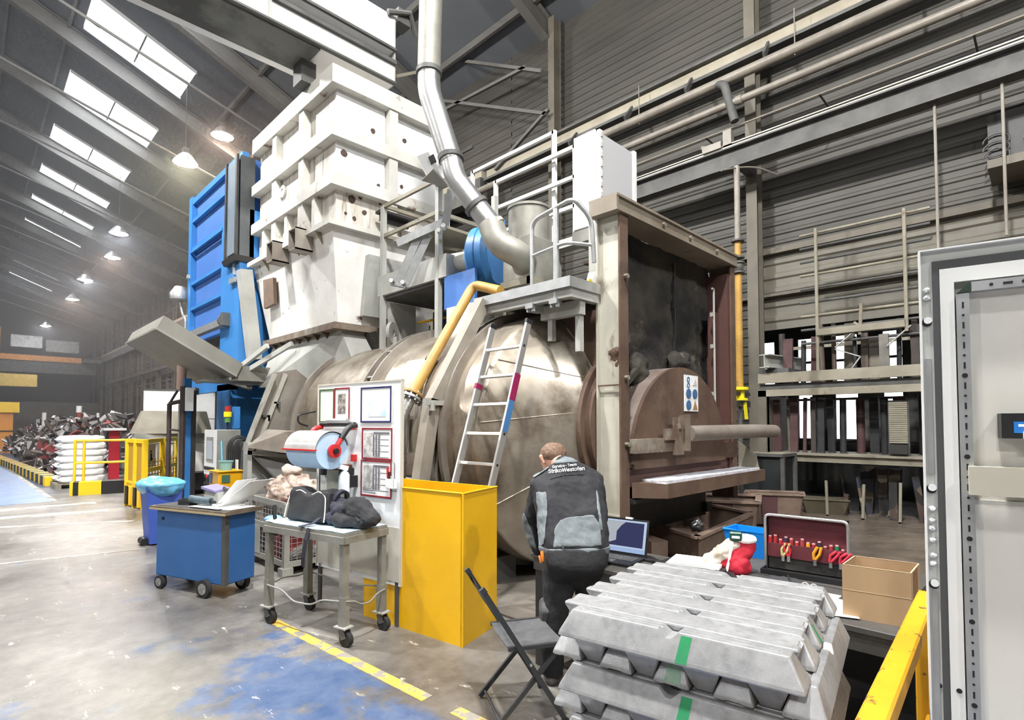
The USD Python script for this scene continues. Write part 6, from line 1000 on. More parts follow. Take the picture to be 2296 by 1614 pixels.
# wire-mesh pallet cage with rags
cg = thing('mesh_pallet_cage', 'grey mesh-sided pallet cage with red cardboard and rags behind the table', 'crate', loc=(2.6, 6.2, 0))
g0, g1 = np.array((2.508, 5.975, 0)), np.array((2.493, 7.009, 0)); gd = (g1 - g0); gl_ = np.linalg.norm(gd); gd /= gl_; gs = np.array([gd[1], -gd[0], 0]); gw = .75
G_ = lambda a, b, z: g0 + gd*a + gs*b + np.array([0, 0, z])
gl_ = .95
CG = M('cage_grey', (.33, .325, .29), (.24, .23, .20), sc=4., rough=.6)
for a, b in ((0, 0), (gl_, 0), (0, gw), (gl_, gw)): part(cg, 'post', bar(G_(a, b, .08), G_(a, b, .78), .06, .06, up=tuple(gd)), CG); part(cg, 'foot', bar(G_(a, b, 0), G_(a, b, .09), .12, .12, up=tuple(gd)), CG)
for z in (.12, .48, .76):
    for p, q in (((0, 0), (gl_, 0)), ((0, 0), (0, gw)), ((gl_, 0), (gl_, gw)), ((0, gw), (gl_, gw))): part(cg, 'rail', bar(G_(*p, z), G_(*q, z), .03, .06), CG)
part(cg, 'floor_plate', hexa([G_(0, 0, .10), G_(gl_, 0, .10), G_(gl_, gw, .10), G_(0, gw, .10)], [G_(0, 0, .12), G_(gl_, 0, .12), G_(gl_, gw, .12), G_(0, gw, .12)]), CG)
for k in range(1, 12): part(cg, 'mesh_wire', [bar(G_(gl_*k/12, 0, .12), G_(gl_*k/12, 0, .76), .006, .006), bar(G_(0, gw*k/12, .12), G_(0, gw*k/12, .76), .006, .006)], GALVDULL, kind='stuff')
part(cg, 'mesh_wire', [bar(G_(0, 0, .12 + .055*k), G_(gl_, 0, .12 + .055*k), .006, .006) for k in range(12)] + [bar(G_(0, 0, .12 + .055*k), G_(0, gw, .12 + .055*k), .006, .006) for k in range(12)], GALVDULL, kind='stuff')
part(cg, 'side_panel', hexa([G_(gl_*.72, -.02, .14), G_(gl_, -.02, .14), G_(gl_, -.01, .14), G_(gl_*.72, -.01, .14)], [G_(gl_*.72, -.02, .46), G_(gl_, -.02, .46), G_(gl_, -.01, .46), G_(gl_*.72, -.01, .46)]), GREYWHITE)
rc = thing('red_carton', 'red printed cartons inside the mesh pallet cage', 'box', loc=tuple(G_(.45, .3, .12))); part(rc, 'carton', hexa([G_(.30, .05, .13), G_(.72, .05, .13), G_(.72, .5, .13), G_(.30, .5, .13)], [G_(.30, .05, .45), G_(.72, .05, .45), G_(.72, .5, .45), G_(.30, .5, .45)]), M('carton_red', (.32, .03, .035), (.45, .10, .09), sc=9., rough=.6)); part(rc, 'carton', hexa([G_(.06, .06, .24), G_(.24, .06, .24), G_(.24, .5, .24), G_(.06, .5, .24)], [G_(.06, .06, .48), G_(.24, .06, .48), G_(.24, .5, .48), G_(.06, .5, .48)]), M('carton_red', ()))
wg = thing('grey_rag_heap', 'grey dirty rags stuffed in the mesh pallet cage under the table', 'rags', loc=tuple(G_(.2, .4, .12))); m_ = bx(-.4, .4, -.3, .3, 0, .16, .05).subdivide().subdivide().subdivide(); part(wg, 'rags', place(blob(m_, .06, 9., 2), G_(.42, .36, .14), math.atan2(gd[1], gd[0])), M('rag_grey', (.30, .28, .26), (.12, .11, .10), sc=14., rough=.9), smooth=True); part(wg, 'rag_knot', place(blob(ball((0, 0, 0), .1, (1, .8, .6), 3), .05, 14), G_(.15, .12, .30)), M('rag_grey', ()), smooth=True)
rg = thing('beige_rag_pile', 'pile of beige and brown rags on top of the mesh pallet cage', 'rags', loc=tuple(G_(.5, .3, .78)))
m_ = soften(hulls([[((-.3, -.1, .1), .12), ((.1, 0, .16), .16), ((.34, .1, .12), .12)], [((.0, -.2, .06), .1), ((.0, .2, .1), .12)]]), .022, 4); m_ = blob(m_, .07, 8., 3); m_ = blob(m_, .03, 22., 8); part(rg, 'rags', place(m_, G_(.58, .36, .74), math.atan2(gd[1], gd[0])), M('rag_beige', (.62, .50, .42), (.26, .18, .14), sc=9., lo=.42, hi=.6, rough=.9), smooth=True)
part(rg, 'pale_rag', place(blob(ball((.14, .0, .34), .13, (1.3, .8, .5), 3), .05, 11), G_(.55, .36, .74), math.atan2(gd[1], gd[0])), M('rag_pale', (.72, .62, .54), (.5, .4, .34), sc=9., rough=.9), smooth=True); part(rg, 'brown_rag', place(blob(ball((.05, -.22, .06), .14, (1.5, .8, .8), 3), .06, 12), G_(.5, .34, .76), math.atan2(gd[1], gd[0])), M('rag_brown', (.28, .13, .09), (.42, .26, .2), sc=12., rough=.9), smooth=True)

# ================================================================ the service man bending over the bench
A = np.array
SKIN = M('skin', (.62, .34, .25), (.56, .29, .21), sc=9., rough=.55); HAIR = M('short_reddish_hair', (.11, .06, .038), (.22, .13, .085), sc=60., rough=.7)
JACKET = M('jacket_black', (.015, .0145, .017), (.025, .024, .028), sc=9., rough=.85, bump=.25, bsc=90); PANELG = M('jacket_grey_panel', (.21, .235, .245), (.145, .165, .175), sc=9., rough=.85, bump=.25, bsc=70); TROUSER = M('trouser_black', (.008, .008, .0085), (.019, .0185, .019), sc=7., rough=.85, bump=.3, bsc=60); TROUSERG = M('trouser_grey_panel', (.10, .10, .10), (.06, .06, .06), sc=7., rough=.85)
J = dict(waL=(2.666, 2.254, 0.887), waR=(2.829, 2.119, 0.883), miL=(2.704, 2.307, 1.035), miR=(2.87, 2.17, 1.031), chL=(2.76, 2.386, 1.173), chR=(2.946, 2.256, 1.18), shL=(2.738, 2.461, 1.245), shR=(3.026, 2.257, 1.269), bk=(2.874, 2.349, 1.333), nk=(2.898, 2.408, 1.376), hd=(2.913, 2.505, 1.398),
         elL=(2.753, 2.572, 0.993), wrL=(2.762, 2.515, 0.802), elR=(3.154, 2.284, 0.998), wrR=(3.156, 2.349, 0.787), hiL=(2.69, 2.252, 0.728), hiR=(2.833, 2.137, 0.722), buL=(2.649, 2.204, 0.799), buR=(2.775, 2.107, 0.794), knL=(2.647, 2.283, 0.387), anL=(2.697, 2.335, 0.043), knR=(2.948, 2.211, 0.339), anR=(3.021, 2.238, 0.044))
J = {k: A(v) for k, v in J.items()}
fwd = A([S2, S2, 0]); rgt = A([S2, -S2, 0]); zz_ = A([0, 0, 1.])
def torso(e=0.):
    a = hulls([[(J['shL'], .072 + e), (J['elL'], .056 + e)], [(J['elL'], .056 + e), (J['wrL'], .042 + e)], [(J['shR'], .072 + e), (J['elR'], .056 + e)], [(J['elR'], .056 + e), (J['wrR'], .042 + e)]])
    sph = lambda p, r: m3.Manifold.sphere(r + e, 24).translate(tuple(map(float, p)))
    for grp in ((('waL', .115), ('waR', .115), ('miL', .118), ('miR', .118)), (('miL', .118), ('miR', .118), ('chL', .125), ('chR', .125)), (('chL', .125), ('chR', .125), ('shL', .078), ('shR', .078), ('bk', .085)), (('bk', .085), ('nk', .062))):
        a = a + m3.Manifold.batch_hull([sph(J[k], r) for k, r in grp])
    return a
def legs(e=0., hem=True):
    a = hulls([[(J['hiL'], .105 + e), (J['knL'], .068 + e), (J['anL'], .058 + e)], [(J['hiR'], .105 + e), (J['knR'], .068 + e), (J['anR'], .058 + e)]])
    sph = lambda p, r: m3.Manifold.sphere(r + e, 24).translate(tuple(map(float, p)))
    return a + m3.Manifold.batch_hull([sph(J[k], r) for k, r in (('waL', .098), ('waR', .098), ('hiL', .102), ('hiR', .102), ('buL', .105), ('buR', .105))])
toe = fwd * .9 + rgt * .1; toe /= np.linalg.norm(toe)
# hands: palm and five fingers each, resting on the bench edge
def hand(w, d, up, side, k=1.0):
    """palm from the wrist w along d; side: +1 thumb to the right of d"""
    d = d / np.linalg.norm(d); s = np.cross(d, up); s /= np.linalg.norm(s); n = np.cross(s, d); pc = w + d * .05
    acc = m3.Manifold.batch_hull([m3.Manifold.sphere(.016, 14).translate(tuple(map(float, w + d*a + s*b))) for a, b in ((.012, -.018), (.012, .018), (.085, -.034), (.085, .034))])
    for i, (b, L) in enumerate(((-.033, .062), (-.011, .076), (.011, .080), (.033, .070))):
        b *= -side if False else 1; p0 = w + d*.085 + s*b; p1 = p0 + (d*.9 - n*.25) * L*.45; p2 = p1 + (d*.72 - n*.6) * L*.32; p3 = p2 + (d*.4 - n*.85) * L*.25
        for (a_, ra), (b_, rb2_) in zip(((p0, .0095), (p1, .009), (p2, .0085)), ((p1, .009), (p2, .0085), (p3, .0075))): acc = acc + m3.Manifold.batch_hull([m3.Manifold.sphere(ra, 12).translate(tuple(map(float, a_))), m3.Manifold.sphere(rb2_, 12).translate(tuple(map(float, b_)))])
    t0 = w + d*.03 + s*side*.028; t1 = t0 + (d*.6 + s*side*.75 - n*.2)*.038; t2 = t1 + (d*.85 + s*side*.3 - n*.35)*.034
    for (a_, ra), (b_, rb2_) in zip(((t0, .014), (t1, .011)), ((t1, .011), (t2, .009))): acc = acc + m3.Manifold.batch_hull([m3.Manifold.sphere(ra, 12).translate(tuple(map(float, a_))), m3.Manifold.sphere(rb2_, 12).translate(tuple(map(float, b_)))])
    return acc
hdc = J['hd']; fdir = fwd * .55 - rgt * .28 - zz_ * .62; fdir /= np.linalg.norm(fdir); sdir = np.cross(fdir, zz_); sdir /= np.linalg.norm(sdir); udir = np.cross(sdir, fdir)
def H(f, s, u): return hdc + fdir*f + sdir*s + udir*u
def sp(p, r): return m3.Manifold.sphere(r, 28).translate(tuple(map(float, p)))
head = m3.Manifold.batch_hull([sp(H(-.025, -.012, .025), .080), sp(H(-.025, .012, .025), .080), sp(H(.03, 0, .03), .072), sp(H(.055, 0, -.05), .045), sp(H(.02, -.025, -.055), .04), sp(H(.02, .025, -.055), .04)])
head = head + m3.Manifold.batch_hull([sp(H(.10, 0, .01), .010), sp(H(.118, 0, -.022), .012), sp(H(.095, .012, -.03), .010), sp(H(.095, -.012, -.03), .010)])                     # nose
for s in (-1, 1):
    ear = m3.Manifold.batch_hull([sp(H(-.005, s*.088, .005), .013), sp(H(-.014, s*.094, .022), .016), sp(H(-.0, s*.086, -.022), .009)]); head = head + ear
head = head + m3.Manifold.batch_hull([sp(hdc - udir*.06 - fdir*.03, .058), sp(J['nk'], .060)])
body = torso(-.03) + legs(-.012) + head + hand(J['wrL'], fwd*.7 + rgt*.35 - zz_*.35, zz_, 1) + hand(J['wrR'], fwd*.75 - rgt*.35 - zz_*.35, zz_, -1)
for kk in ('anL', 'anR'):
    g0_ = A([J[kk][0], J[kk][1], .03]); body = body + m3.Manifold.batch_hull([sp(J[kk], .04), sp(g0_, .028), sp(g0_ + toe*.15, .026)])
pm = thing('person', 'man in a black and grey work jacket bending over the bench with his back turned', 'person', loc=(J['anL'][0], J['anL'][1], 0))
part(pm, 'body', soften(body, .012, 4), SKIN, smooth=True)
def cloth(man, edge, it, amp, sc, seed): return blob(soften(man, edge, it), amp, sc, seed)
tj = torso(.0); hemz = J['waL'][2] - .055
bxm = lambda lo, hi: m3.Manifold.cube(tuple(A(hi) - A(lo))).translate(tuple(map(float, lo)))
keep = bxm((0, 0, hemz), (9, 9, 3)) + (bxm((0, 0, .6), (9, 9, 3)) ^ (m3.Manifold.batch_hull([sp(J['elL'], .1), sp(J['wrL'] + zz_*.03, .07)]) + m3.Manifold.batch_hull([sp(J['elR'], .1), sp(J['wrR'] + zz_*.03, .07)])))
JK = cloth(tj ^ keep, .014, 5, .016, 13., 4)
jk = part(pm, 'jacket', JK, JACKET, smooth=True)
# grey panels laid on the jacket: hem, lower back patch, side panels, sleeve patches
def patch(name, region, off, mat, seed=4):
    mm_ = (torso(off) ^ keep) ^ region
    if mm_.is_empty(): print('empty', name); return None
    m_ = cloth(mm_, .014, 3, .016, 13., seed)
    p = thing_part(jk, name, m_, mat); return p
def thing_part(par, name, mesh, mat, label=None):
    m_ = mesh.copy(); m_.apply_transform(pm.inv); path = numbered(par.path + '/' + name); pr = usdkit.mesh(stage, path, m_, mat, smooth=True).GetPrim(); tag(pr, label); return pr
def slab_px(pts, d0, d1):
    """prism of rays between two distances: outlines a panel on the back"""
    P = [A(p) for p in pts]; c0 = A([0, 0, 1.65]); 
    return m3.Manifold.hull_points(np.array([c0 + (p - c0) * s for p in P for s in (d0, d1)]))
patch('hem_band', slab_px([(0.731, 0.694, 1.451), (0.854, 0.57, 1.455), (0.856, 0.572, 1.374), (0.733, 0.696, 1.366)], 3.0, 3.56) ^ bxm((0, 0, hemz - .02), (9, 9, hemz + .055)), .0055, PANELG)
patch('back_patch', slab_px([(0.767, 0.658, 1.459), (0.773, 0.65, 1.476), (0.793, 0.63, 1.482), (0.816, 0.607, 1.483), (0.826, 0.598, 1.467), (0.829, 0.597, 1.427), (0.766, 0.66, 1.424)], 3.0, 3.60), .0045, PANELG)
patch('side_panel', slab_px([(0.742, 0.679, 1.525), (0.754, 0.667, 1.526), (0.758, 0.666, 1.487), (0.754, 0.672, 1.429), (0.747, 0.679, 1.426), (0.748, 0.675, 1.487)], 3.2, 3.72), .0050, PANELG)
patch('side_panel', slab_px([(0.818, 0.603, 1.53), (0.821, 0.6, 1.53), (0.825, 0.598, 1.487), (0.83, 0.595, 1.455), (0.826, 0.599, 1.455), (0.822, 0.601, 1.496)], 3.2, 3.8), .0050, PANELG)
patch('sleeve_patch', slab_px([(0.723, 0.7, 1.489), (0.728, 0.695, 1.486), (0.738, 0.687, 1.455), (0.748, 0.679, 1.414), (0.737, 0.689, 1.427), (0.725, 0.7, 1.463)], 3.3, 3.9), .0045, M('sleeve_grey', (.13, .14, .145), (.09, .10, .10), sc=9., rough=.85))
patch('shoulder_piping', slab_px([(0.762, 0.656, 1.58), (0.777, 0.641, 1.59), (0.794, 0.624, 1.583), (0.793, 0.625, 1.58), (0.777, 0.641, 1.586), (0.763, 0.655, 1.577)], 3.3, 3.9), .0065, PANELG)
patch('shoulder_piping', slab_px([(0.735, 0.685, 1.556), (0.755, 0.663, 1.574), (0.757, 0.662, 1.57), (0.738, 0.682, 1.551)], 3.3, 3.9), .0065, PANELG)
patch('yoke_seam', slab_px([(0.758, 0.662, 1.548), (0.775, 0.644, 1.556), (0.775, 0.644, 1.557), (0.758, 0.662, 1.549)], 3.3, 3.8), .004, BLACK); patch('yoke_seam', slab_px([(0.775, 0.644, 1.556), (0.803, 0.617, 1.557), (0.803, 0.617, 1.558), (0.775, 0.644, 1.557)], 3.3, 3.8), .004, BLACK)
thing_part(jk, 'collar', soften(hulls([[(J['nk'] + rgt*.052 - fwd*.01, .020), (J['nk'] - fwd*.055 + zz_*.01, .022), (J['nk'] - rgt*.055, .020)]]), .01, 3), JACKET)
# lettering across the shoulders
JKW = JK; 
def lettering(text, h, px0, py0, px1, py1, name):
    t = meshkit.text_mesh(text, h, .003, bold=True); t = t.subdivide_to_size(.01) if False else t
    v = t.vertices; w = v[:, 0].max(); c0 = A([0, 0, 1.65]); a, b = A(px0), A(px1)
    ua = (b - a); sc_w = np.linalg.norm((b - a)) * 3.55 / w
    dirs = (a - c0) + np.outer(v[:, 0] / w, ua) + np.outer(v[:, 1] * sc_w / 3.55, zz_); dirs2 = dirs / np.linalg.norm(dirs, axis=1)[:, None]
    loc, ir, _ = JKW.ray.intersects_location(np.tile(c0, (len(v), 1)), dirs2, multiple_hits=False)
    dist = np.full(len(v), np.nan); dist[ir] = np.linalg.norm(loc - c0, axis=1); dist = np.where(np.isnan(dist), np.nanmedian(dist), dist)
    P = c0 + dirs2 * (dist - .002 - (v[:, 2] > .0015) * .003)[:, None]
    thing_part(jk, name, tm(P, t.faces), PAPER, label='white lettering on the back of the jacket')
lettering('Service-Team', .016, (0.761, 0.658, 1.569), 0, (0.793, 0.626, 1.574), 0, 'lettering'); lettering('StrikoWestofen', .02, (0.756, 0.663, 1.56), 0, (0.803, 0.616, 1.566), 0, 'lettering')
tl = legs(.008) ^ (bxm((0, 0, .055), (9, 9, hemz + .05)))
tr_ = part(pm, 'trousers', cloth(tl, .016, 4, .013, 10., 9), TROUSER, smooth=True)
thing_part(tr_, 'knee_pocket', blob(soften(m3.Manifold.batch_hull([sp(J['knL'] - rgt*.055 + zz_*.14 - fwd*.01, .035), sp(J['knL'] - rgt*.052 - zz_*.03, .035), sp(J['knL'] - rgt*.05 + zz_*.1 - fwd*.05, .03)]), .012, 3), .008, 20), TROUSERG)
thing_part(tr_, 'hip_tool', join(bar(A((2.526, 2.267, 0.869)), A((2.531, 2.265, 0.809)), .012, .018), bar(A((2.515, 2.279, 0.842)), A((2.524, 2.273, 0.798)), .012, .012)), M('orange_tool', (.85, .25, .04), rough=.5), 'small orange tool in the hip pocket')
thing_part(tr_, 'belt_loop', bar(A((2.596, 2.159, 0.913)), A((2.595, 2.155, 0.871)), .012, .006), TROUSERG)
capr = m3.Manifold.batch_hull([sp(H(-.027, -.012, .027), .0835), sp(H(-.027, .012, .027), .0835), sp(H(.02, 0, .035), .077)]); cut = m3.Manifold.batch_hull([sp(H(.20, 0, .02), .115), sp(H(.16, 0, -.12), .14)]); hm = soften(capr - cut, .010, 3)
part(pm, 'hair', blob(hm, .004, 60.), HAIR, smooth=True)
SH = M('work_shoe_grey', (.10, .09, .085), (.06, .055, .05), sc=9., rough=.7)
for kk in ('anL', 'anR'):
    g0_ = A([J[kk][0], J[kk][1], .036]); m_ = m3.Manifold.batch_hull([sp(J[kk] - zz_*.01, .052), sp(g0_ - toe*.03, .036), sp(g0_ + toe*.10, .040), sp(g0_ + toe*.18, .034)]) ^ bxm((0, 0, .0), (9, 9, .13)); part(pm, 'shoe', soften(m_, .015, 2), SH, smooth=40)
for s in (-1, 1): 
    part(pm, 'eye', ball(H(.088, s*.032, .012), .011, sub=2), WHITEPL, smooth=True)
part(pm, 'mouth', soften(m3.Manifold.batch_hull([sp(H(.094, -.02, -.062), .006), sp(H(.101, 0, -.062), .008), sp(H(.094, .02, -.062), .006)]), .006, 2), M('lips', (.45, .18, .15), rough=.5), smooth=True)

# ================================================================ bench and the things on it
BZ = .76
bnc = thing('dark_steel_bench', 'dark steel workbench under the laptop, toolbox and carton', 'bench', loc=(3.4, 1.5, 0))
BD = M('bench_dark', (.045, .042, .038), (.075, .068, .06), sc=3., rough=.6)
part(bnc, 'top', bx(2.80, 3.36, .36, 2.62, BZ - .03, BZ, .004), BD); part(bnc, 'front_rail', bx(2.81, 2.86, .38, 2.6, BZ - .11, BZ - .03), BD); part(bnc, 'end_rail', bx(2.86, 3.34, .38, .43, BZ - .11, BZ - .03), BD)
for x in (2.86, 3.30):
    for y in (.42, 2.56): part(bnc, 'leg', bx(x - .035, x + .035, y - .035, y + .035, 0, BZ - .03), BLACKSTEEL)
part(bnc, 'lower_shelf', bx(2.84, 3.34, .40, 2.58, .20, .23), BLACKSTEEL); part(bnc, 'back_panel', bx(3.31, 3.33, .46, 2.52, .23, BZ - .03), BLACKSTEEL)
stn = thing('toolbox_stand', 'low dark steel stand behind the bench carrying toolbox and blue tub', 'stand', loc=(3.7, 1.1, 0)); part(stn, 'top', bx(3.37, 4.05, .55, 1.72, BZ - .03, BZ), BD)
for x in (3.42, 4.0):
    for y in (.6, 1.67): part(stn, 'leg', bx(x - .03, x + .03, y - .03, y + .03, 0, BZ - .03), BLACKSTEEL)
# laptop
lt = thing('laptop', 'open black laptop with a lit blue screen in front of the bending man', 'laptop', loc=(3.0, 2.02, BZ))
l0, l1 = A([2.875, 2.26, BZ]), A([2.925, 1.90, BZ]); lw = (l1 - l0); LW = np.linalg.norm(lw); lw /= LW; lb = A([-lw[1], lw[0], 0.]); lb = lb if lb[0] > 0 else -lb
LP = lambda a, b, z: l0 + lw*a + lb*b + A([0, 0, z])
def lbx(a0, a1, b0, b1, z0, z1): return hexa([LP(a0, b0, z0), LP(a1, b0, z0), LP(a1, b1, z0), LP(a0, b1, z0)], [LP(a0, b0, z1), LP(a1, b0, z1), LP(a1, b1, z1), LP(a0, b1, z1)])
lbs = part(lt, 'base', lbx(0, LW, 0, .24, 0, .018), BLACK)
for r in range(5):
    for k in range(12): part(lbs, 'key', lbx(.02 + .0265*k, .043 + .0265*k, .10 + .022*r, .118 + .022*r, .018, .0195), GREYD)
part(lbs, 'touchpad', lbx(.12, .23, .02, .085, .018, .0186), GREYD); part(lbs, 'status_light', [lbx(.03 + .05*k, .036 + .05*k, .012, .016, .018, .0192) for k in range(3)], WHITEPL)
tl_ = math.radians(14); sv_ = lb*math.sin(tl_) + zz_*math.cos(tl_); nv = lb*math.cos(tl_) - zz_*math.sin(tl_)
SP_ = lambda a, h, t: LP(a, .245, .015) + sv_*h + nv*t
def sbx(a0, a1, h0, h1, t0, t1): return hexa([SP_(a0, h0, t0), SP_(a1, h0, t0), SP_(a1, h0, t1), SP_(a0, h0, t1)], [SP_(a0, h1, t0), SP_(a1, h1, t0), SP_(a1, h1, t1), SP_(a0, h1, t1)])
lld = part(lt, 'lid', sbx(0, LW, 0, .24, 0, .012), BLACK); part(lld, 'screen', sbx(.012, LW - .012, .018, .228, -.001, 0), emit('screen_pale', (.62, .74, .95), .42)); part(lld, 'window', sbx(.02, LW - .03, .055, .215, -.002, -.001), emit('screen_navy', (.07, .075, .19), .33)); part(lld, 'pale_area', [plate([SP_(.0205, .056, -.0025), SP_(.05, .056, -.0025), SP_(.14, .09, -.0025), SP_(.14, .15, -.0025), SP_(.17, .19, -.0025), SP_(.20, .214, -.0025), SP_(.0205, .214, -.0025)], tuple(nv*.0004))], emit('screen_light_area', (.62, .68, .72), .36)); part(lld, 'taskbar', sbx(.012, LW - .012, .018, .045, -.0025, -.001), emit('screen_taskbar', (.45, .60, .92), .42)); part(lld, 'camera_clip', sbx(LW*.55, LW*.55 + .045, .236, .25, -.012, .014), WHITEPL)
ms = thing('computer_mouse', 'small black computer mouse beside the laptop', 'mouse', loc=(2.9, 1.82, BZ)); part(ms, 'shell', ball((2.93, 1.80, BZ + .016), .033, (1.4, 1, .62), 3), BLACK, smooth=True); part(ms, 'button', ball((2.915, 1.80, BZ + .028), .014, (1.2, .8, .7), 2), WHITEPL, smooth=True)
cbm = thing('black_cable_heap', 'tangle of black cables on the bench behind the ingots', 'cable', loc=(3.2, 1.6, BZ)); 
for k in range(4): part(cbm, 'cable', rail(fillet([(3.15 + .03*k, 1.95, BZ + .01), (3.12, 1.7 + .03*k, BZ + .02), (3.25 + .02*k, 1.45, BZ + .012), (3.1, 1.3, BZ + .01)], .12, 5), .008, 6), BLACK, smooth=40)
bp_ = thing('black_document_case', 'flat black case lying on the bench between laptop and notebook', 'case', loc=(3.15, 1.65, BZ)); part(bp_, 'case', bx(2.98, 3.28, 1.42, 1.80, BZ, BZ + .035, .008), BLACK); part(bp_, 'zip', bx(2.975, 2.98, 1.45, 1.77, BZ + .015, BZ + .02), GREYD)
nbk = thing('white_notebook', 'white notebook pile lying on the black case', 'notebook', loc=(3.2, 1.6, BZ + .035)); part(nbk, 'upper_book', place(bx(-.11, .11, -.15, .15, 0, .016), (3.20, 1.60, BZ + .037), .25), PAPER); part(nbk, 'lower_pages', place(bx(-.10, .08, -.14, .16, -.001, .0), (3.20, 1.60, BZ + .037), .15), PAPER)
# red and white bag of rags with a green brush on top
rw = thing('red_white_rag_bag', 'red and white cloth bag stuffed with rags left of the open toolbox', 'bag', loc=(3.45, 1.50, BZ)); c = A([3.30, 1.42, BZ])
m_ = blob(soften(hulls([[((0, 0, .07), .075), ((.03, -.05, .13), .065), ((.05, -.07, .18), .045)], [((-.02, .09, .05), .055), ((0, -.04, .05), .07)]]), .012, 5), .02, 16., 5); v = m_.vertices.copy(); v[:, 2] = np.maximum(v[:, 2], .0); part(rw, 'red_cloth', place(tm(v, m_.faces), c, 0), M('red_cloth', (.50, .012, .035), (.36, .01, .02), sc=7., rough=.8), smooth=True)
m_ = blob(soften(hulls([[((-.05, .10, .05), .06), ((-.03, .04, .10), .06), ((.01, -.01, .16), .05)]]), .012, 4), .03, 20., 7); v = m_.vertices.copy(); v[:, 2] = np.maximum(v[:, 2], .0); part(rw, 'cream_rags', place(tm(v, m_.faces), c, 0), M('cream_rags', (.62, .57, .49), (.28, .22, .16), sc=18., rough=.85), smooth=True)
part(rw, 'white_strap', bar(c + [-.075, .01, .0], c + [-.05, -.02, .19], .03, .012), PAPER); part(rw, 'white_top', place(blob(ball((.04, -.07, .20), .05, (1.3, 1.1, .6), 3), .01, 20), c, 0), PAPER, smooth=True)
gbr = thing('green_stamp_block', 'small dark green block lying on top of the red and white bag', 'block', loc=tuple(c + [-.03, -.02, .2])); part(gbr, 'block', place(bx(-.025, .025, -.035, .035, 0, .05, .006), c + [-.02, -.03, .195], .4), M('dark_green_plastic', (.01, .06, .04), rough=.4)); part(gbr, 'label', place(bx(-.027, -.025, -.022, .022, .015, .03), c + [-.02, -.03, .195], .4), PAPER)
# blue bucket
bkt = thing('blue_bucket', 'bright blue rectangular plastic tub behind the red and white bag', 'tub', loc=(3.85, 1.45, BZ)); o = A([3.82, 1.50, BZ]); 
def tub(w0, l0_, w1, l1_, z0, z1): return [o + A([sx*w, sy*l, z]) for (w, l, z) in ((w0, l0_, z0), (w1, l1_, z1)) for sx, sy in ((-1, -1), (1, -1), (1, 1), (-1, 1))]
q = tub(.085, .13, .105, .16, 0, .17); qi = tub(.078, .123, .098, .153, .008, .17)
for i in range(4): j = (i+1) % 4; part(bkt, 'wall', hexa([q[i], q[j], qi[j] * [1, 1, 0] + A([0, 0, q[i][2]]), qi[i] * [1, 1, 0] + A([0, 0, q[i][2]])], [q[4+i], q[4+j], qi[4+j], qi[4+i]]), BUCKETBLUE)
part(bkt, 'base', hexa(q[:4], [p + A([0, 0, .006]) for p in q[:4]]), BUCKETBLUE); part(bkt, 'rim', rail([*q[4:], q[4], q[4] * .5 + q[5] * .5], .009, 8), BUCKETBLUE, smooth=40)
# toolbox with its lid up
tbx = thing('open_toolbox', 'open black toolbox, its lid lined in maroon and full of screwdrivers', 'toolbox', loc=(3.5, 1.15, BZ))
t0, t1 = A([3.50, 1.30, BZ]), A([3.545, .865, BZ]); tw2 = t1 - t0; TW = np.linalg.norm(tw2); tw2 /= TW; tb2 = A([-tw2[1], tw2[0], 0]); tb2 = tb2 if tb2[0] > 0 else -tb2
TP_ = lambda a, b, z: t0 + tw2*a + tb2*b + A([0, 0, z])
def tbox(a0, a1, b0, b1, z0, z1): return hexa([TP_(a0, b0, z0), TP_(a1, b0, z0), TP_(a1, b1, z0), TP_(a0, b1, z0)], [TP_(a0, b0, z1), TP_(a1, b0, z1), TP_(a1, b1, z1), TP_(a0, b1, z1)])
MAROON = M('maroon_lining', (.085, .012, .018), (.13, .02, .028), sc=5., rough=.75); LH = .335
tls = part(tbx, 'lid_shell', tbox(0, TW, .04, .055, .0, LH), BLACK); part(tls, 'lid_lining', tbox(.012, TW - .012, .032, .04, .085, LH - .012), MAROON); part(tls, 'document_pouch', tbox(.012, TW - .012, .026, .036, .012, .085), GREYD); part(tls, 'tool_pocket', tbox(.012, TW - .012, .004, .010, .085, .165), MAROON)
part(tls, 'lid_rim', rail(fillet([TP_(.0, .0, .01), TP_(0, .0, LH), TP_(TW, .0, LH), TP_(TW, .0, .01)], .03, 6), .009, 10), GALV, smooth=40); part(tbx, 'lid_side', [tbox(0, .008, 0, .04, 0, LH), tbox(TW - .008, TW, 0, .04, 0, LH), tbox(0, TW, 0, .04, LH - .008, LH)], BLACK)
part(tbx, 'tray', [tbox(0, TW, -.12, -.112, 0, .03), tbox(0, .008, -.112, -.01, 0, .03), tbox(TW - .008, TW, -.112, -.01, 0, .03), tbox(0, TW, -.112, 0, .0, .01)], BLACK)
hues = [(.45, .02, .03), (.30, .03, .03), (.42, .03, .04), (.03, .03, .05), (.32, .04, .04), (.40, .03, .03), (.3, .04, .05), (.72, .30, .02), (.28, .03, .04), (.03, .025, .05), (.12, .03, .04), (.3, .03, .03), (.02, .16, .08), (.38, .04, .04)]
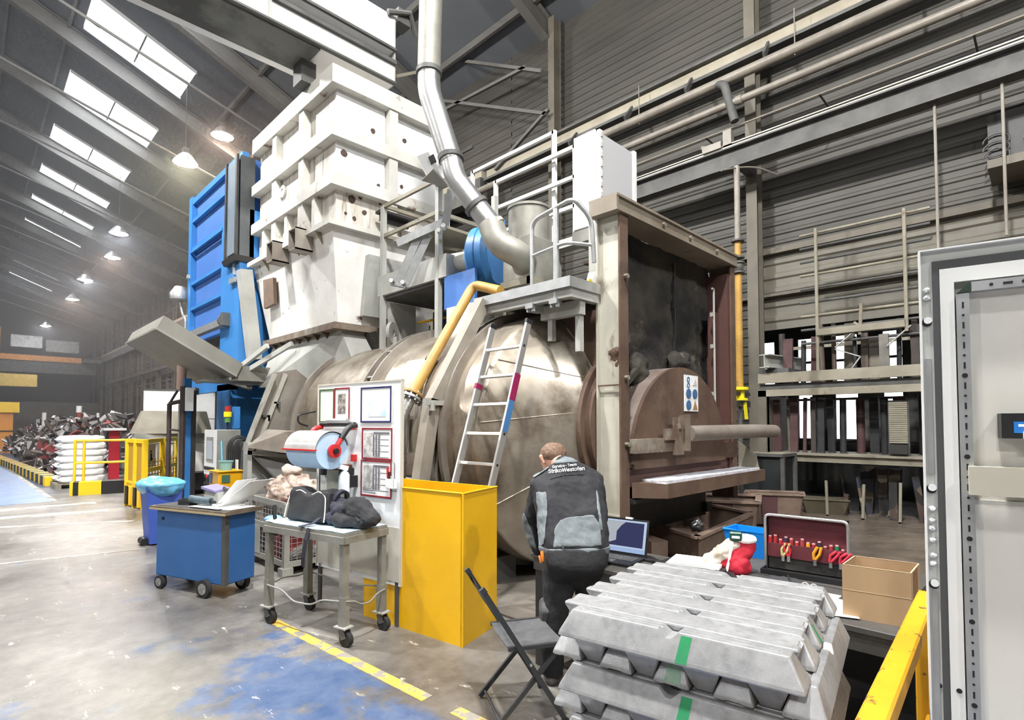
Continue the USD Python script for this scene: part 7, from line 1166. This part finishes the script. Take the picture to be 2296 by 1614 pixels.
for k, h in enumerate(hues):
    a = .022 + (TW - .05) * k / 13; z = .20 + .012*math.sin(k*2.3) - .0016*k; mt = M('handle_%d' % k, h, rough=.35); s = thing('screwdriver', f"{'red,dark red,crimson,black,brown-red,bright red,wine red,orange,rust red,navy black,purple-brown,deep red,green,scarlet'.split(',')[k]} handled screwdriver, number {k+1} from the left in the toolbox lid", 'screwdriver', loc=tuple(TP_(a, .018, .1)))
    part(s, 'handle', cyl(TP_(a, .020, z - .055), TP_(a, .020, z), .0125, 12, .0105), mt, smooth=40); part(s, 'cap', cyl(TP_(a, .020, z), TP_(a, .020, z + .006), .009, 12), M('handle_cap', (.62, .35, .35), rough=.4)); part(s, 'shank', cyl(TP_(a, .020, .09), TP_(a, .020, z - .055), .003, 8), GALV)
for k, (a, ang, h, nm) in enumerate(((.10, .5, (.55, .48, .2), 'pale yellow'), (.13, -.35, (.5, .02, .04), 'red'), (.27, .5, (.75, .32, .02), 'orange'), (.35, .9, (.6, .03, .06), 'bright red'), (.40, 1.0, (.55, .03, .06), 'crimson'))):
    p = thing('pliers', f'{nm} handled pliers tucked in the toolbox lid pocket', 'pliers', loc=tuple(TP_(a, .01, .1))); mt = M('grip_%d' % k, h, rough=.4)
    for s in (-1, 1): part(p, 'grip', rail([TP_(a + s*.004, -.006, .10), TP_(a + s*.016 + .02*math.sin(ang), -.006, .135), TP_(a + s*.010 + .05*math.sin(ang), -.006, .10 + .07*math.cos(ang*.8) + .01)], .0085, 10), mt, smooth=40)
    part(p, 'jaw', bar(TP_(a, -.004, .065), TP_(a, -.004, .102), .016, .008), GALV)
# binder and papers beside the toolbox
rbn = thing('open_ring_binder', 'open white ring binder with two metal arches in front of the toolbox', 'binder', loc=(3.1, 1.0, BZ))
part(rbn, 'cover', bx(2.95, 3.22, .82, 1.36, BZ, BZ + .006), WHITEPL); part(rbn, 'pages', [place(bx(-.12, .12, -.15, .12, 0, .012), (3.09, 1.18, BZ + .006), .04)], PAPER)
for y in (.955, .915): part(rbn, 'ring_arch', rail([(3.10 + .0, y + .028*math.cos(t), BZ + .02 + .05*math.sin(t)) for t in np.linspace(0, math.pi, 12)], .003, 8), GALV, smooth=40)
part(rbn, 'arch_plate', bx(3.06, 3.14, .88, .99, BZ + .006, BZ + .014), GALV)
lsh = thing('loose_white_sheets', 'loose white sheets on the bench between binder and carton', 'paper', loc=(3.0, .85, BZ)); part(lsh, 'sheet', place(bx(-.15, .12, -.12, .12, 0, .003), (2.99, .83, BZ + .007), .35), PAPER); part(lsh, 'sheet', place(bx(-.10, .10, -.12, .13, 0, .003), (3.02, .80, BZ + .011), .1), PAPER)
dcl = thing('dark_cloth', 'dark crumpled cloth lying on the binder pages', 'cloth', loc=(3.15, 1.15, BZ)); part(dcl, 'cloth', blob(ball((3.2, 1.10, BZ + .026), .08, (.8, 1.6, .22), 3), .014, 28), FABBLACK, smooth=True); part(dcl, 'cord', rail([(3.12, 1.0, BZ + .025), (3.16, 1.05, BZ + .05), (3.22, 1.08, BZ + .06)], .004, 6), BLACK, smooth=40)
# cardboard carton
kx = thing('cardboard_carton', 'open brown cardboard carton standing on the right end of the bench', 'carton', loc=(3.0, .6, BZ))
f0, f1 = A([2.90, .735, BZ]), A([2.935, .478, BZ]); kw = f1 - f0; KW = np.linalg.norm(kw); kw /= KW; kb = A([.999, .02, 0]); KD, KH = .235, .238; KP = lambda a, b, z: f0 + kw*a + kb*b + A([0, 0, z])
def kbx(a0, a1, b0, b1, z0, z1): return hexa([KP(a0, b0, z0), KP(a1, b0, z0), KP(a1, b1, z0), KP(a0, b1, z0)], [KP(a0, b0, z1), KP(a1, b0, z1), KP(a1, b1, z1), KP(a0, b1, z1)])
part(kx, 'front_wall', kbx(0, KW, 0, .005, 0, KH), CARDB); part(kx, 'back_wall', kbx(0, KW, KD - .005, KD, 0, KH), CARDB); part(kx, 'left_wall', kbx(0, .005, .005, KD - .005, 0, KH), CARDB); part(kx, 'right_wall', kbx(KW - .005, KW, .005, KD - .005, 0, KH), CARDB); part(kx, 'base', kbx(.005, KW - .005, .005, KD - .005, 0, .005), CARDB); part(kx, 'score_line', kbx(.001, KW - .001, -.001, 0, .125, .128), M('card_edge', (.50, .36, .22), rough=.8)); part(kx, 'brown_tape', kbx(KW, KW + .001, .05, .17, .0, KH - .005), M('brown_tape', (.20, .085, .03), rough=.35))
part(kx, 'cut_edge', [kbx(0, KW, -.0005, .0055, KH, KH + .001), kbx(0, .0055, 0, KD, KH, KH + .001), kbx(KW - .0055, KW + .0005, 0, KD, KH, KH + .001), kbx(0, KW, KD - .0055, KD, KH, KH + .001)], M('card_edge', ()))

# ================================================================ brown tipping skips under the hood
SKIP = M('skip_brown', (.20, .14, .105), (.12, .075, .055), sc=3., rough=.65, rust=((.20, .16, .125), 3., .6, .72)); SKIPRIM = M('skip_rim', (.26, .19, .145), (.17, .11, .085), sc=5., rough=.6); STRIPE = M('skip_red_stripe', (.075, .028, .03), (.09, .04, .04), sc=4., rough=.7)
def skip(label, N, L, Rr, h, tap_, stripes):
    N, L, Rr = A(N), A(L), A(Rr); B_ = L + Rr - N; ctr = (L + Rr) / 2; t = thing('tipping_skip', label, 'skip', loc=(ctr[0], ctr[1], 0))
    top = [N, Rr, B_, L]; bot = [ctr * [1, 1, 0] + (p - ctr) * [tap_, tap_, 0] + A([0, 0, .03]) for p in top]
    for i in range(4):
        j = (i+1) % 4; mid = (top[i] + top[j]) / 2; inn = (ctr - mid) * [1, 1, 0]; inn /= np.linalg.norm(inn)
        part(t, 'side', hexa([bot[i], bot[j], bot[j] + inn*.02, bot[i] + inn*.02], [top[i], top[j], top[j] + inn*.02, top[i] + inn*.02]), SKIP); part(t, 'rim', bar(top[i] + inn*.02, top[j] + inn*.02, .09, .03), SKIPRIM)
    part(t, 'floor_plate', hexa(bot, [p + [0, 0, .02] for p in bot]), SKIP)
    for a, b in stripes:
        i, j = 3, 0; P_ = lambda s, k: (top[i] + (top[j] - top[i])*s)*k + (bot[i] + (bot[j] - bot[i])*s)*(1-k)
        inn = (ctr - (top[i] + top[j])/2) * [1, 1, 0]; inn /= np.linalg.norm(inn); part(t, 'red_stripe', hexa([P_(a, .02), P_(b, .02), P_(b, .02) - inn*.006, P_(a, .02) - inn*.006], [P_(a, .97), P_(b, .97), P_(b, .97) - inn*.006, P_(a, .97) - inn*.006]), STRIPE)
    return t
s1 = skip('nearest brown steel tipping skip, in front of the furnace sill', (5.50, 2.73, .45), (6.15, 4.1, .45), (7.55, 2.95, .45), .45, .93, ())
part(s1, 'lug_box', bar((5.22, 3.02, .33), (5.42, 3.42, .33), .2, .16), SKIP); part(s1, 'loose_foil', blob(ball((6.2, 3.1, .45), .10, (1, .7, .8), 3), .05, 14), GALV, smooth=True)
skip('brown skip with dark red stripes, second from the sill', (8.2, 3.12, .50), (7.75, 3.86, .50), (9.1, 3.45, .50), .5, .85, ((.28, .58),))
skip('brown skip with dark red stripes, furthest back beside the dark bin', (9.42, 2.9, .52), (9.0, 3.65, .52), (9.85, 3.05, .52), .5, .85, ((.26, .56),))

# ================================================================ stack of aluminium ingots
CASTAL = M('cast_aluminium', (.46, .46, .46), (.34, .34, .345), sc=14., rough=.36, metal=.5, bump=.1, bsc=420, rvar=.08); GREENP = M('green_spray_paint', (.01, .26, .085), (.02, .20, .08), sc=9., rough=.6)
IL, IWB, IWT, IH = .75, .114, .060, .088
def ingot():
    b, t = IWB / 2, IWT / 2; r = .006; pts = []
    L0, L1 = IL / 2, IL / 2 - .038
    m_ = m3.Manifold.batch_hull([m3.Manifold.sphere(r, 8).translate((x, y, z)) for x, y, z in [(sx*(L0 - r), sy*(b - r), r) for sx in (-1, 1) for sy in (-1, 1)] + [(sx*(L0 - r - .002), sy*(b - r - .002), .014) for sx in (-1, 1) for sy in (-1, 1)] + [(sx*(L1 - r), sy*(t - r), IH - r) for sx in (-1, 1) for sy in (-1, 1)]])
    notch = m3.Manifold.hull_points(A([(-.045, y, IH + .01) for y in (-.1, .1)] + [(.045, y, IH + .01) for y in (-.1, .1)] + [(.008, y, IH - .022) for y in (-.1, .1)] + [(-.008, y, IH - .022) for y in (-.1, .1)]).astype(float)); m_ = m_ - notch
    for s in (-1, 1): m_ = m_ - m3.Manifold.cube((L1*2 - .12, .008, .008), True).translate((0, s*.017, IH + .001)) if False else m_
    for s in (-1, 1):   # casting grooves down the sloping ends
        a_, c_ = A([s*(L0 + .003), 0, .018]), A([s*(L1 + .004), 0, IH + .004]); m_ = m_ - m3.Manifold.batch_hull([m3.Manifold.sphere(.006, 8).translate(tuple(map(float, p))) for p in (a_, c_)])
        m_ = m_ - m3.Manifold.batch_hull([m3.Manifold.sphere(.007, 8).translate((s*(L0 - .004 + k*.02), y, 0.)) for k in (0, 1) for y in (-.02, .02)])
    gt_ = m3.Manifold.batch_hull([m3.Manifold.sphere(.007, 8).translate((x, 0, IH + .001)) for x in (-L1 + .03, L1 - .03)]); m_ = m_ - gt_
    return m3t(m_)
ING = ingot()
sA = A([1.478, 1.235, 0]); d1 = A([.169, -.9855, 0]); d1 /= np.linalg.norm(d1); d2 = A([-d1[1], d1[0], 0]); TOPZ = 1.02; NL = 10
ig = thing('aluminium_ingot', 'cast aluminium ingot in the crossed stack', 'ingot', loc=(0, 0, 0), group='cast aluminium ingots of the crossed stack'); part(ig, 'casting', ING, CASTAL, local=True); ig_used = False
centre = sA + d1*(IL/2) + d2*(.39)
def ingT(c, ax, flip):
    ay = np.cross(zz_, ax); T = np.eye(4); T[:3, 0], T[:3, 1], T[:3, 2] = ax, ay, zz_
    if flip: T[:3, 1] *= -1; T[:3, 2] *= -1
    T[:3, 3] = c + (zz_*IH if flip else 0); return T
LAB = {}
for lay in range(NL):
    zb_ = TOPZ - IH - lay*(IH + .0015)
    along, across = (d1, d2) if lay % 2 == 0 else (d2, d1)
    for k in range(9):
        c = centre + across*((k - 4)*.0915) + along*npr.uniform(-.008, .008) + zz_*zb_; flip = k % 2 == 1
        if flip: c = c - along*.03 * (1 if lay == 0 else .3)
        T = ingT(c, along, flip)
        lab = f'cast ingot, {nth(k + 1)} ' + ('from the front' if lay % 2 == 0 else 'from the left') + ' in the ' + ('top', 'second', 'third', 'fourth')[lay] + ' layer of the stack' if lay < 4 else 'cast aluminium ingot low in the crossed stack'
        green = None
        if lay in (0, 2) and k == 0: green = 'side'
        if lay in (1, 3) and k == 4: green = 'end'
        if lay == 0 and k == 4: green = 'far'
        if green:
            t = thing('aluminium_ingot', {(0, 0): 'front ingot of the top layer with a green spray stripe on its long side', (2, 0): 'front ingot of the third layer with a green spray stripe on its long side', (1, 4): 'end-on ingot of the second layer with green paint on its end', (3, 4): 'end-on ingot of the fourth layer with green paint on its end', (0, 4): 'middle ingot of the top layer with a green stripe down its right end'}[(lay, k)], 'ingot', group=None); t.op.Set(Gf.Matrix4d(*T.T.ravel())); part(t, 'casting', ING, CASTAL, local=True)
            b, tt = IWB/2, IWT/2
            if green == 'side':
                sgn = -1 if (T[:3, 1] @ (sA - centre)) < 0 else 1; sgn = 1 if (T[:3, 1] @ -d2) > 0 else -1
                x0 = .028; part(t, 'green_stripe', hexa([(x0, sgn*(b + .0005), .008), (x0 + .034, sgn*(b + .0005), .008), (x0 + .034, sgn*(b - .004), .008), (x0, sgn*(b - .004), .008)], [(x0 + .012, sgn*(tt + .0008), IH - .006), (x0 + .044, sgn*(tt + .0008), IH - .006), (x0 + .044, sgn*(tt - .004), IH - .006), (x0 + .012, sgn*(tt - .004), IH - .006)]), GREENP, local=True)
            else:
                e = -1 if green == 'end' else 1; L0, L1 = IL/2, IL/2 - .038; y0, y1 = (-.03, .02) if green == 'end' else (-.02, .0)
                part(t, 'green_stripe', hexa([(e*(L0 + .0006), y0, .012), (e*(L0 + .0006), y1, .012), (e*(L0 - .004), y1, .012), (e*(L0 - .004), y0, .012)], [(e*(L1 + .0012), y0*.8, IH - .008), (e*(L1 + .0012), y1*.8, IH - .008), (e*(L1 - .004), y1*.8, IH - .008), (e*(L1 - .004), y0*.8, IH - .008)]), (M('green_spray_faint', (.20, .42, .26), (.36, .46, .38), sc=40., rough=.6) if green == 'end' else GREENP), local=True)
        elif not ig_used: ig.op.Set(Gf.Matrix4d(*T.T.ravel())); ig_used = True; tag(ig.prim, lab)
        else: dup(ig, T, lab)
pz = TOPZ - NL*(IH + .0015); ip = thing('ingot_pallet', 'wooden pallet under the stack of ingots', 'pallet', loc=(*centre[:2], 0))
for k in range(5): part(ip, 'deck_board', bar(centre - d1*.38 + d2*(-.34 + .17*k) + zz_*(pz - .012), centre + d1*.38 + d2*(-.34 + .17*k) + zz_*(pz - .012), .1, .02), BEIGE)
for k in (-1, 0, 1): part(ip, 'bearer', bar(centre + d1*.34*k - d2*.4 + zz_*(pz - .022)/2, centre + d1*.34*k + d2*.4 + zz_*(pz - .022)/2, .1, pz - .022), BEIGE)

# ================================================================ folding chair
fch = thing('folding_stool', 'black folding chair with grey sling seat left of the ingot stack', 'chair', loc=(2.3, 2.27, 0))
lat = A([-.24, -.43, 0]) / .4925; fac = A([.873, -.487, 0]); cc0 = A([2.325, 2.255, 0]); CHB = M('chair_frame_black', (.025, .027, .03), rough=.5); SLING = M('sling_grey', (.05, .05, .053), (.085, .085, .087), sc=12., rough=.85, bump=.2, bsc=150)
FP = lambda f, l, z: cc0 + fac*f + lat*l + A([0, 0, z])
for s in (-1, 1):
    bps = part(fch, 'back_post', bar(FP(-.27, s*.21, .755), FP(.20, s*.21, .01), .028, .02, up=tuple(lat)), CHB); part(fch, 'rear_leg', bar(FP(-.20, s*.19, .01), FP(.19, s*.19, .43), .026, .018, up=tuple(lat)), CHB); part(fch, 'seat_rail', bar(FP(-.13, s*.2, .43), FP(.20, s*.2, .43), .02, .02), CHB)
    part(bps, 'foot_cap', bar(FP(.19, s*.21, .0), FP(.205, s*.21, .025), .034, .026, up=tuple(lat)), BLACK); part(bps, 'post_cap', bar(FP(-.28, s*.21, .77), FP(-.262, s*.21, .745), .032, .024, up=tuple(lat)), CHB); part(fch, 'rivet', cyl(FP(-.01, s*.225, .345) - lat*.0, FP(-.01, s*.225, .345) + lat*s*.01, .008, 10), GALV)
part(fch, 'cross_bar', rail([FP(-.17, -.19, .04), FP(-.17, .19, .04)], .009, 8), CHB, smooth=40); part(fch, 'cross_bar', rail([FP(.15, -.21, .09), FP(.15, .21, .09)], .009, 8), CHB, smooth=40)
def sling(f0, z0, f1, z1, sag, nrm, l=.205, n=14):
    V = []; 
    for i in range(n):
        for j in range(n):
            a, b = i/(n-1), j/(n-1); p = FP(f0 + (f1-f0)*a, (2*b-1)*l, z0 + (z1-z0)*a) + A(nrm)*sag*(-4*b*(1-b))*(.4 + .6*math.sin(math.pi*a)); V.append(p)
    F = []
    for i in range(n-1):
        for j in range(n-1): a = i*n + j; F += [[a, a+1, a+n+1], [a, a+n+1, a+n]]
    V = A(V); k = len(V); W = V - A(nrm)*.004; return tm(np.vstack([V, W]), F + [[a+k, c+k, b+k] for a, b, c in F])
part(fch, 'seat', sling(-.13, .44, .20, .44, .03, (0, 0, 1)), SLING, smooth=40); part(fch, 'backrest', sling(-.255, .735, -.16, .585, .02, tuple(fac*.85 + zz_*.5)), SLING, smooth=40)

# ================================================================ yellow guard rail on the right
yg2 = thing('yellow_guard_rail', 'scuffed yellow square-tube guard rail between the ingots and the open cabinet door', 'railing', loc=(2.7, .38, 0))
part(yg2, 'top_rail', bar((2.74, .395, .95), (1.12, .30, .95), .06, .06, c=.006), YELLOWW); part(yg2, 'post', bar((2.70, .402, 0), (2.70, .402, .92), .055, .055, up=(1, 0, 0), c=.005), YELLOWW, label='orange-yellow end post'); part(yg2, 'end_cap', bar((2.742, .395, .95), (2.748, .395, .95), .058, .058), YELLOWW); part(yg2, 'mid_rail', bar((2.68, .372, .50), (1.12, .30, .50), .05, .05, c=.005), YELLOWW); part(yg2, 'post', bar((1.15, .302, 0), (1.15, .302, .92), .055, .055, up=(1, 0, 0), c=.005), YELLOWW); part(yg2, 'base_plate', bx(2.62, 2.78, .33, .48, 0, .012), YELLOWW)
drm = thing('small_canister', 'yellow and white canister standing on the floor behind the guard rail post', 'canister', loc=(3.0, .28, 0)); part(drm, 'can', cyl((3.0, .25, 0), (3.0, .25, .42), .12, 28), M('can_yellow', (.7, .5, .03), (.6, .42, .03), sc=12., rough=.4), smooth=40); part(drm, 'label', cyl((3.0, .25, .05), (3.0, .25, .22), .122, 28), M('can_label', (.62, .62, .6), (.42, .42, .4), sc=30., rough=.6), smooth=40); part(drm, 'lid', cyl((3.0, .25, .42), (3.0, .25, .5), .05, 20), RED, smooth=40)

# ================================================================ open cabinet door close to the camera
od = thing('open_cabinet_door', 'open pale grey switch cabinet door with perforated frame at the right edge', 'cabinet door', loc=(1.8, .1, 0))
p0 = A([1.785, .258, 0]); k1 = A([.196, -.98, 0]); k1 /= np.linalg.norm(k1); k2 = A([-k1[1], k1[0], 0]); ODP = lambda u, t, z: p0 + k1*u + k2*t + A([0, 0, z])
def obx(u0, u1, t0, t1, z0, z1, c=0): return hexa([ODP(u0, t0, z0), ODP(u1, t0, z0), ODP(u1, t1, z0), ODP(u0, t1, z0)], [ODP(u0, t0, z1), ODP(u1, t0, z1), ODP(u1, t1, z1), ODP(u0, t1, z1)])
DOORG = M('door_pale_grey', (.62, .63, .60), (.58, .59, .56), sc=3., rough=.35); DOORL = M('door_white_grey', (.82, .82, .80), (.78, .78, .76), sc=3., rough=.32); GASK = M('gasket_dark', (.07, .072, .072), rough=.7); PANELIN = M('door_inner_sheet', (.78, .755, .69), (.74, .715, .65), sc=2., rough=.4)
OZ0, OZ1, OW = .12, 2.105, .85
part(od, 'outer_sheet', obx(.002, OW, .012, .016, OZ0, OZ1), DOORG)
part(od, 'outer_lip', obx(0, .004, -.018, .014, OZ0, OZ1), DOORL); part(od, 'outer_lip', obx(.004, OW, -.018, .014, OZ1 - .004, OZ1), DOORL); part(od, 'outer_lip', obx(.004, OW, -.018, .014, OZ0, OZ0 + .004), DOORL)
part(od, 'lip_face', obx(.004, .028, -.004, .010, OZ0 + .004, OZ1 - .004), DOORG); part(od, 'lip_face', obx(.028, OW, -.004, .010, OZ1 - .032, OZ1 - .004), DOORG)
part(od, 'gasket', obx(.028, .043, -.010, .006, OZ0 + .03, OZ1 - .032), GASK); part(od, 'gasket', obx(.043, OW, -.010, .006, OZ1 - .055, OZ1 - .032), GASK)
part(od, 'inner_frame', obx(.043, .072, -.012, .010, OZ0 + .05, OZ1 - .055), DOORL); part(od, 'inner_frame', obx(.072, OW, -.012, .010, OZ1 - .092, OZ1 - .055), DOORL)
part(od, 'perforated_rail', obx(.075, .100, -.022, .004, OZ0 + .08, OZ1 - .125), GALVDULL, label='galvanised perforated upright'); opr = part(od, 'perforated_rail', obx(.105, OW, -.022, .004, OZ1 - .122, OZ1 - .098), GALVDULL)
part(od, 'corner_gusset', plate([ODP(.075, -.024, OZ1 - .125), ODP(.103, -.024, OZ1 - .122), ODP(.103, -.024, OZ1 - .098)], tuple(k2*.02)), M('gusset_green', (.02, .04, .025), rough=.4))
hol, big = [], []
for k in range(70):
    z = OZ1 - .155 - .0255*k
    if k % 4 == 3 and k % 8 == 7: part(od, 'round_hole', disc(ODP(.0875, -.0222, z), k2, .006, .002, 14), BLACK)
    elif k % 2: hol.append(disc(ODP(.0875, -.0222, z), k2, .003, .002, 8))
    else: hol.append(obx(.0855, .0895, -.0228, -.0218, z - .008, z + .008))
for k in range(24):
    u = .135 + .03*k; hol.append(obx(u, u + .018, -.0228, -.0218, OZ1 - .113, OZ1 - .107) if k % 2 else disc(ODP(u + .008, -.0222, OZ1 - .11), k2, .004, .002, 10))
part(od, 'slot_row', hol, BLACK, kind='stuff')
part(od, 'inner_sheet', obx(.10, OW, .004, .012, OZ0 + .02, OZ1 - .12), PANELIN)
part(od, 'cross_member', obx(.088, OW, -.045, -.020, 1.475, 1.545), M('cross_member_beige', (.52, .49, .40), (.48, .455, .37), sc=3., rough=.45)); part(od, 'lower_sheet', obx(.10, OW, -.004, .004, OZ0 + .02, 1.46), PANELIN)
for z in (1.92, 1.485, 1.24): part(od, 'roller', disc(ODP(.017, -.009, z), k2, .009, .006, 18), WHITEPL); part(od, 'roller_seat', disc(ODP(.015, -.006, z - .004), k2, .011, .004, 18), BLACK)
part(od, 'lock_rod', obx(.010, .022, -.008, -.004, 1.52, 1.82), GALVDULL); part(od, 'lock_rod', obx(.010, .022, -.008, -.004, .6, 1.22), GALVDULL)
for z in (1.98, 2.0, 1.43, 1.40, 1.38, 1.35, 1.31, 1.29): part(od, 'tape_scrap', blob(ball(ODP(.015, -.006, z), .008, (1, 1, .9), 2), .003, 200, int(z*100)), M('clear_tape', (.7, .72, .72), rough=.15))
for z in (.98,): part(od, 'round_hole', disc(ODP(.06, -.0125, z), k2, .006, .002, 14), BLACK); part(od, 'round_hole', disc(ODP(.02, -.0045, z), k2, .007, .002, 14), BLACK)
dv_ = thing('black_power_unit', 'black device with a blue label and white plug mounted inside the cabinet door', 'device', loc=tuple(ODP(.18, -.03, 1.6)))
part(dv_, 'case', obx(.150, .30, -.05, .003, 1.615, 1.675), BLACK); part(dv_, 'blue_label', obx(.172, .23, -.0515, -.05, 1.628, 1.655), M('label_bright_blue', (.02, .20, .62), rough=.4)); part(dv_, 'white_plug', obx(.188, .235, -.07, -.05, 1.615, 1.632), WHITEPL); part(dv_, 'white_stripe', obx(.18, .23, -.0525, -.0515, 1.643, 1.649), WHITEPL); part(dv_, 'cable', rail(fillet([ODP(.225, -.06, 1.615), ODP(.205, -.05, 1.575), ODP(.21, -.035, 1.545)], .02, 5), .003, 8), BLACK, smooth=40); part(dv_, 'cable_tie', ball(ODP(.206, -.05, 1.578), .005), WHITEPL)
cbd = thing('electrical_cabinet', 'grey switch cabinet carcass carrying the open door', 'cabinet', loc=(1.9, -.7, 0)); part(cbd, 'body', hexa([ODP(OW, .0, .0), ODP(OW + .1, -.0, 0), ODP(OW + .1, .5, 0), ODP(OW, .5, 0)], [ODP(OW, .0, 2.15), ODP(OW + .1, 0, 2.15), ODP(OW + .1, .5, 2.15), ODP(OW, .5, 2.15)]), DOORG); part(cbd, 'hinge', [cyl(ODP(OW - .005, .02, z), ODP(OW - .005, .02, z + .08), .012, 12) for z in (.4, 1.1, 1.8)], GALVDULL)

# ================================================================ dusty haze over the far half of the hall
hz = usdkit.material(stage, '/World/Looks/dusty_haze', {'v': ('principled_volume', dict(color=(.56, .58, .62), density=.0075, anisotropy=.62))}, [], volume='v.volume')
solo('dust_haze', 'thin grey dust haze hanging in the far half of the hall', 'haze', bx(-25.8, 11.1, 17.0, 83.5, .5, 20.5), hz, kind='stuff')
